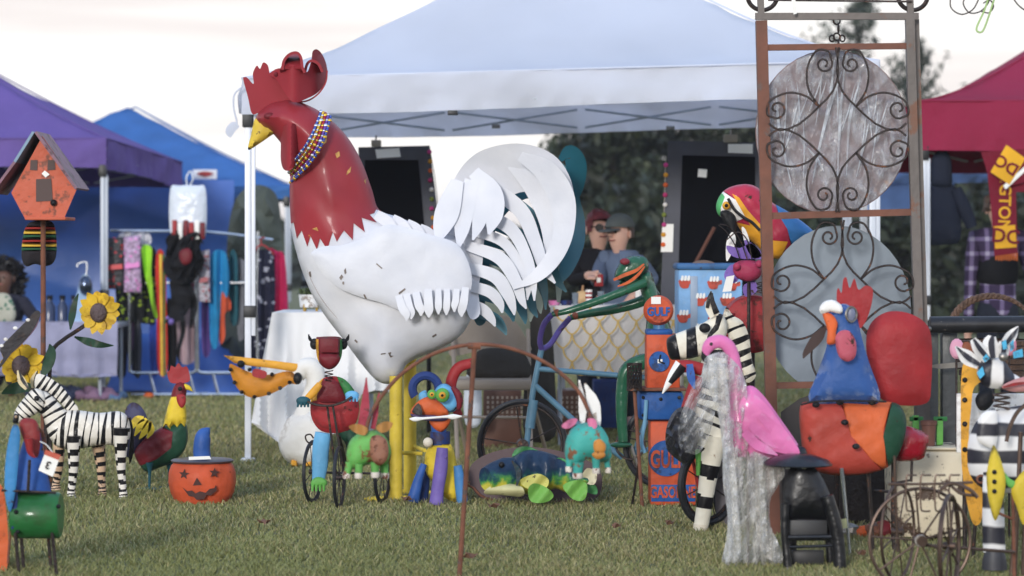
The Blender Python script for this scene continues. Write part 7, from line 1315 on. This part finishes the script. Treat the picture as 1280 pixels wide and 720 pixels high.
# ================================================================== RIGHT ZEBRA
dQ = 10.65; SW = M('sprayed_white', (232, 230, 228), .4, var=.04, bump=.2); SB = M('sprayed_black', (46, 46, 56), .4, var=.25); CY = paint('cyan_paint', (64, 178, 226))
def soft(name, n=5.0, ax='Z', ph=0.0):
    """sprayed black bands with soft edges on white sheet metal"""
    m = M(name, (232, 230, 228), .4, var=.04, bump=.2, bscale=8); nt = m.node_tree; nn = nt.nodes; l = nt.links; b = nn['Principled BSDF']; tc = nn.new('ShaderNodeTexCoord'); sx = nn.new('ShaderNodeSeparateXYZ'); l.new(tc.outputs['Object'], sx.inputs[0]); z = nn.new('ShaderNodeTexNoise'); z.inputs['Scale'].default_value = 5; l.new(tc.outputs['Object'], z.inputs['Vector'])
    a = nn.new('ShaderNodeMath'); a.operation = 'MULTIPLY_ADD'; a.inputs[1].default_value = .05; l.new(z.outputs['Fac'], a.inputs[0]); l.new(sx.outputs[ax], a.inputs[2]); s_ = nn.new('ShaderNodeMath'); s_.operation = 'MULTIPLY_ADD'; s_.inputs[1].default_value = n * 6.283; s_.inputs[2].default_value = ph; l.new(a.outputs[0], s_.inputs[0]); q = nn.new('ShaderNodeMath'); q.operation = 'SINE'; l.new(s_.outputs[0], q.inputs[0])
    r = nn.new('ShaderNodeValToRGB'); e = r.color_ramp.elements; e[0].position = .38; e[0].color = (*lin((40, 40, 50)), 1); e[1].position = .62; e[1].color = (*lin((230, 228, 226)), 1); mr = nn.new('ShaderNodeMath'); mr.operation = 'MULTIPLY_ADD'; mr.inputs[1].default_value = .5; mr.inputs[2].default_value = .5; l.new(q.outputs[0], mr.inputs[0]); l.new(mr.outputs[0], r.inputs[0]); l.new(r.outputs[0], b.inputs['Base Color']); return m
ZS = soft('spray_bands', 9.5, 'Z', 1.2); ZS2 = soft('spray_bands_wide', 7.5, 'Z', 2.6); ZS3 = soft('spray_bands_x', 11, 'X')
t = thing('metal_zebra', 'sprayed black and white sheet metal zebra with cyan eyes at the right edge', 'sculpture', base(1243, d=dQ)); 
obj('body', puff([(1209, 575), (1212, 545), (1226, 520), (1250, 511), (1300, 510), (1310, 560), (1300, 612), (1262, 616), (1232, 612), (1215, 598)], dQ, .5), ZS, t); obj('chest_plate', puff([(1221, 548), (1223, 525), (1232, 514), (1246, 514), (1245, 558), (1228, 556)], dQ - .15, .4), ZS, t)
lg = obj('leg', loft([(1240, 590, 11), (1241, 620, 13), (1242, 660, 14), (1243, 690, 14)], dQ - .14, .45), ZS2, t); obj('hoof', loft([(1243, 688, 12), (1243, 700, 15), (1243, 712, 16)], dQ - .14, .7), M('hoof_dark', (60, 60, 66), .5), lg); obj('leg', loft([(1290, 590, 12), (1292, 650, 13), (1293, 713, 13)], dQ + .05, .5), ZS2, t)
obj('bolt', ringw(P(1226, 599, dQ - .12), .014, .005, 0, 16, 6), RUST, t)
hd = obj('head', puff([(1221, 466), (1228, 452), (1242, 446), (1256, 452), (1266, 466), (1276, 474), (1266, 486), (1246, 486), (1230, 482)], dQ - .05, .7), ZS3, t)
for q in ([(1224, 456, 6), (1208, 446, 9), (1194, 433, 1)], [(1236, 450, 7), (1224, 436, 8), (1216, 424, 4)], [(1240, 448, 8), (1238, 430, 10), (1240, 420, 5)], [(1252, 448, 7), (1254, 434, 8), (1252, 426, 4)], [(1252, 436, 5), (1264, 420, 7), (1273, 408, 1)]): er = obj('ear', blade(q, dQ - .08 + .02 * random.random(), .006, dy=lambda x, y: .012 * math.sin(x * .2)), SW, hd); obj('ear_stripe', blade([(a[0] + 1, a[1], a[2] * .38) for a in q], dQ - .1, .004, dy=lambda x, y: .012 * math.sin(x * .2)), SB, er)
for q in ([(1221, 466), (1228, 458), (1231, 468), (1225, 474)], [(1228, 448), (1233, 442), (1237, 448), (1231, 453)], [(1252, 428), (1257, 424), (1260, 436), (1254, 437)], [(1262, 430), (1267, 424), (1268, 436), (1263, 440)], [(1266, 440), (1278, 436), (1279, 446), (1267, 448)]): obj('eye_patch', plate(q, dQ - .13, .006, smooth=False), CY, hd)
obj('jaw_bolt', ball(P(1254, 446, dQ - .12), (.018, .012, .018)), STEEL, hd); obj('muzzle', puff([(1252, 484), (1264, 476), (1285, 470), (1296, 476), (1292, 488), (1268, 490)], dQ - .1, .6), paint('muzzle_pink', (196, 132, 130)), hd); obj('mouth', blade([(1254, 484, 1), (1270, 480, 2), (1290, 478, 1)], dQ - .155, .005), REDP, hd)
obj('neck_spring', tube([P(1252 + 10 * math.cos(a), 490 + a * 1.1, dQ - .03 + .03 * math.sin(a)) for a in np.linspace(0, 22, 60)], .004, 6), BRZ, t); obj('handle_tube', wire([(1290, 500), (1272, 515), (1262, 535), (1258, 552)], dQ - .2, .008), BRZ, t)
for x0, y0, x1 in ((1276, 540, 1268), (1284, 560, 1279), (1270, 640, 1264)): p = P(x1, 0, dQ - .2); obj('frame_tube', rod(P(x0, y0, dQ - .2), (p.x, dQ - .2, 0), .009), BRZ, t)
t = thing('orange_harp', 'orange curved metal plate beside the right zebra', 'sheet metal', base(1216, d=11.05)); obj('plate', plate([(1203, 458), (1218, 455), (1232, 456), (1228, 474), (1217, 486), (1214, 510), (1211, 545), (1214, 575), (1224, 600), (1230, 625), (1226, 652), (1215, 652), (1204, 600), (1201, 540)], 11.05, .014), AMBER, t); p = P(1216, 0, 11.07); obj('stake', rod((p.x, 11.07, 0), P(1220, 640, 11.07), .008), IRON, t)
for y in (475, 500, 530, 562): obj('weld', ball(P(1206, y, 11.04), .011, 8, 6), BLACKP, t)
g = pbox(1196, 492, 1290, 566, 11.35, 11.37); t = thing('white_sheet', 'white metal panel behind the right zebra', 'sheet metal', base(1240, d=11.36)); obj('panel', g, WHITEP, t); p = P(1210, 0, 11.36)
for px in (1206, 1284): p = P(px, 560, 11.36); obj('leg', rod((p.x, 11.36, 0), p, .01), IRON, t)
g = puff([(1225, 490), (1240, 486), (1243, 500), (1234, 512), (1224, 512), (1219, 500)], 11.25, .5); solo('black_hook', g, BLACKP, 'black metal knob before the white panel', 'knob', tuple(P(1232, 500, 11.25)))
dJ = 10.2; t = thing('yellow_fish', 'yellow metal fish with green fin hanging before the right zebra', 'sculpture', base(1262, d=dJ)); obj('body', puff([(1242, 556), (1250, 572), (1257, 600), (1253, 628), (1244, 651), (1236, 626), (1233, 596), (1237, 572)], dJ - .02, .6), paint('fish_gold', (214, 184, 34), wear=(70, 60, 30), wamt=.36), t); obj('fin', puff([(1255, 590), (1262, 598), (1272, 604), (1270, 612), (1258, 606)], dJ, .5), LIME, t); obj('tail', puff([(1264, 612), (1276, 592), (1290, 582), (1296, 600), (1288, 640), (1279, 656), (1271, 634)], dJ, .35), MATS['fish_gold'], t)
for py in (590, 602, 614): obj('spot', ball(P(1243, py, dJ - .055), .009, 8, 6), BLACKP, t)
p = P(1268, 0, dJ + .03); obj('stake', rod((p.x, dJ + .03, 0), P(1266, 605, dJ + .03), .007), RUST, t); obj('branch', rod(P(1245, 640, dJ), P(1268, 650, dJ + .03), .005), RUST, t)
# hanger at top right
dN = 11.2; t = thing('scroll_hanger', 'wrought iron hanger with scrolls high at the top right', 'hanger', base(1306, d=dN)); p = P(1306, -40, dN); obj('pole', rod((p.x, dN, 0), p, .012), IRON, t); obj('arm', wire([(1306, -36), (1270, -20), (1230, -8), (1188, -6)], dN, .007), IRON, t)
for q in ([(1188, -6), (1189, 10), (1202, 18), (1216, 12), (1224, -2)], [(1210, -8), (1204, 4), (1212, 16), (1226, 14), (1236, 2), (1232, -6)], [(1262, -18), (1268, 0), (1280, 12), (1296, 16)], [(1226, 14), (1236, 16), (1242, 8), (1237, 0), (1229, 4)]): obj('scroll', wire(q, dN, .003, 5, 6), IRON, t)
t = thing('green_clip', 'pale green wire clip hanging from the scroll hanger', 'clip', tuple(P(1232, 2, dN - .02))); obj('wire_loop', wire([(1236, -4), (1230, 14), (1221, 34), (1223, 40), (1229, 38), (1236, 20), (1243, -2)], dN - .02, .004, 6, 5), M('pale_green', (160, 190, 120), .5), t)

# ------------------------------------------------------------------ evening haze over the field
g = box((-262, -64, -1), (262, 424, 9)); hz = obj('haze', g, None or bpy.data.materials.new('haze_air'), kind='stuff', smooth=False); hm_ = hz.data.materials[0]; hm_.use_nodes = True; nt = hm_.node_tree; nt.nodes.clear()
ho = nt.nodes.new('ShaderNodeOutputMaterial'); pv = nt.nodes.new('ShaderNodeVolumePrincipled'); pv.inputs['Color'].default_value = (.92, .93, .97, 1); pv.inputs['Density'].default_value = .0007; nt.links.new(pv.outputs[0], ho.inputs['Volume'])
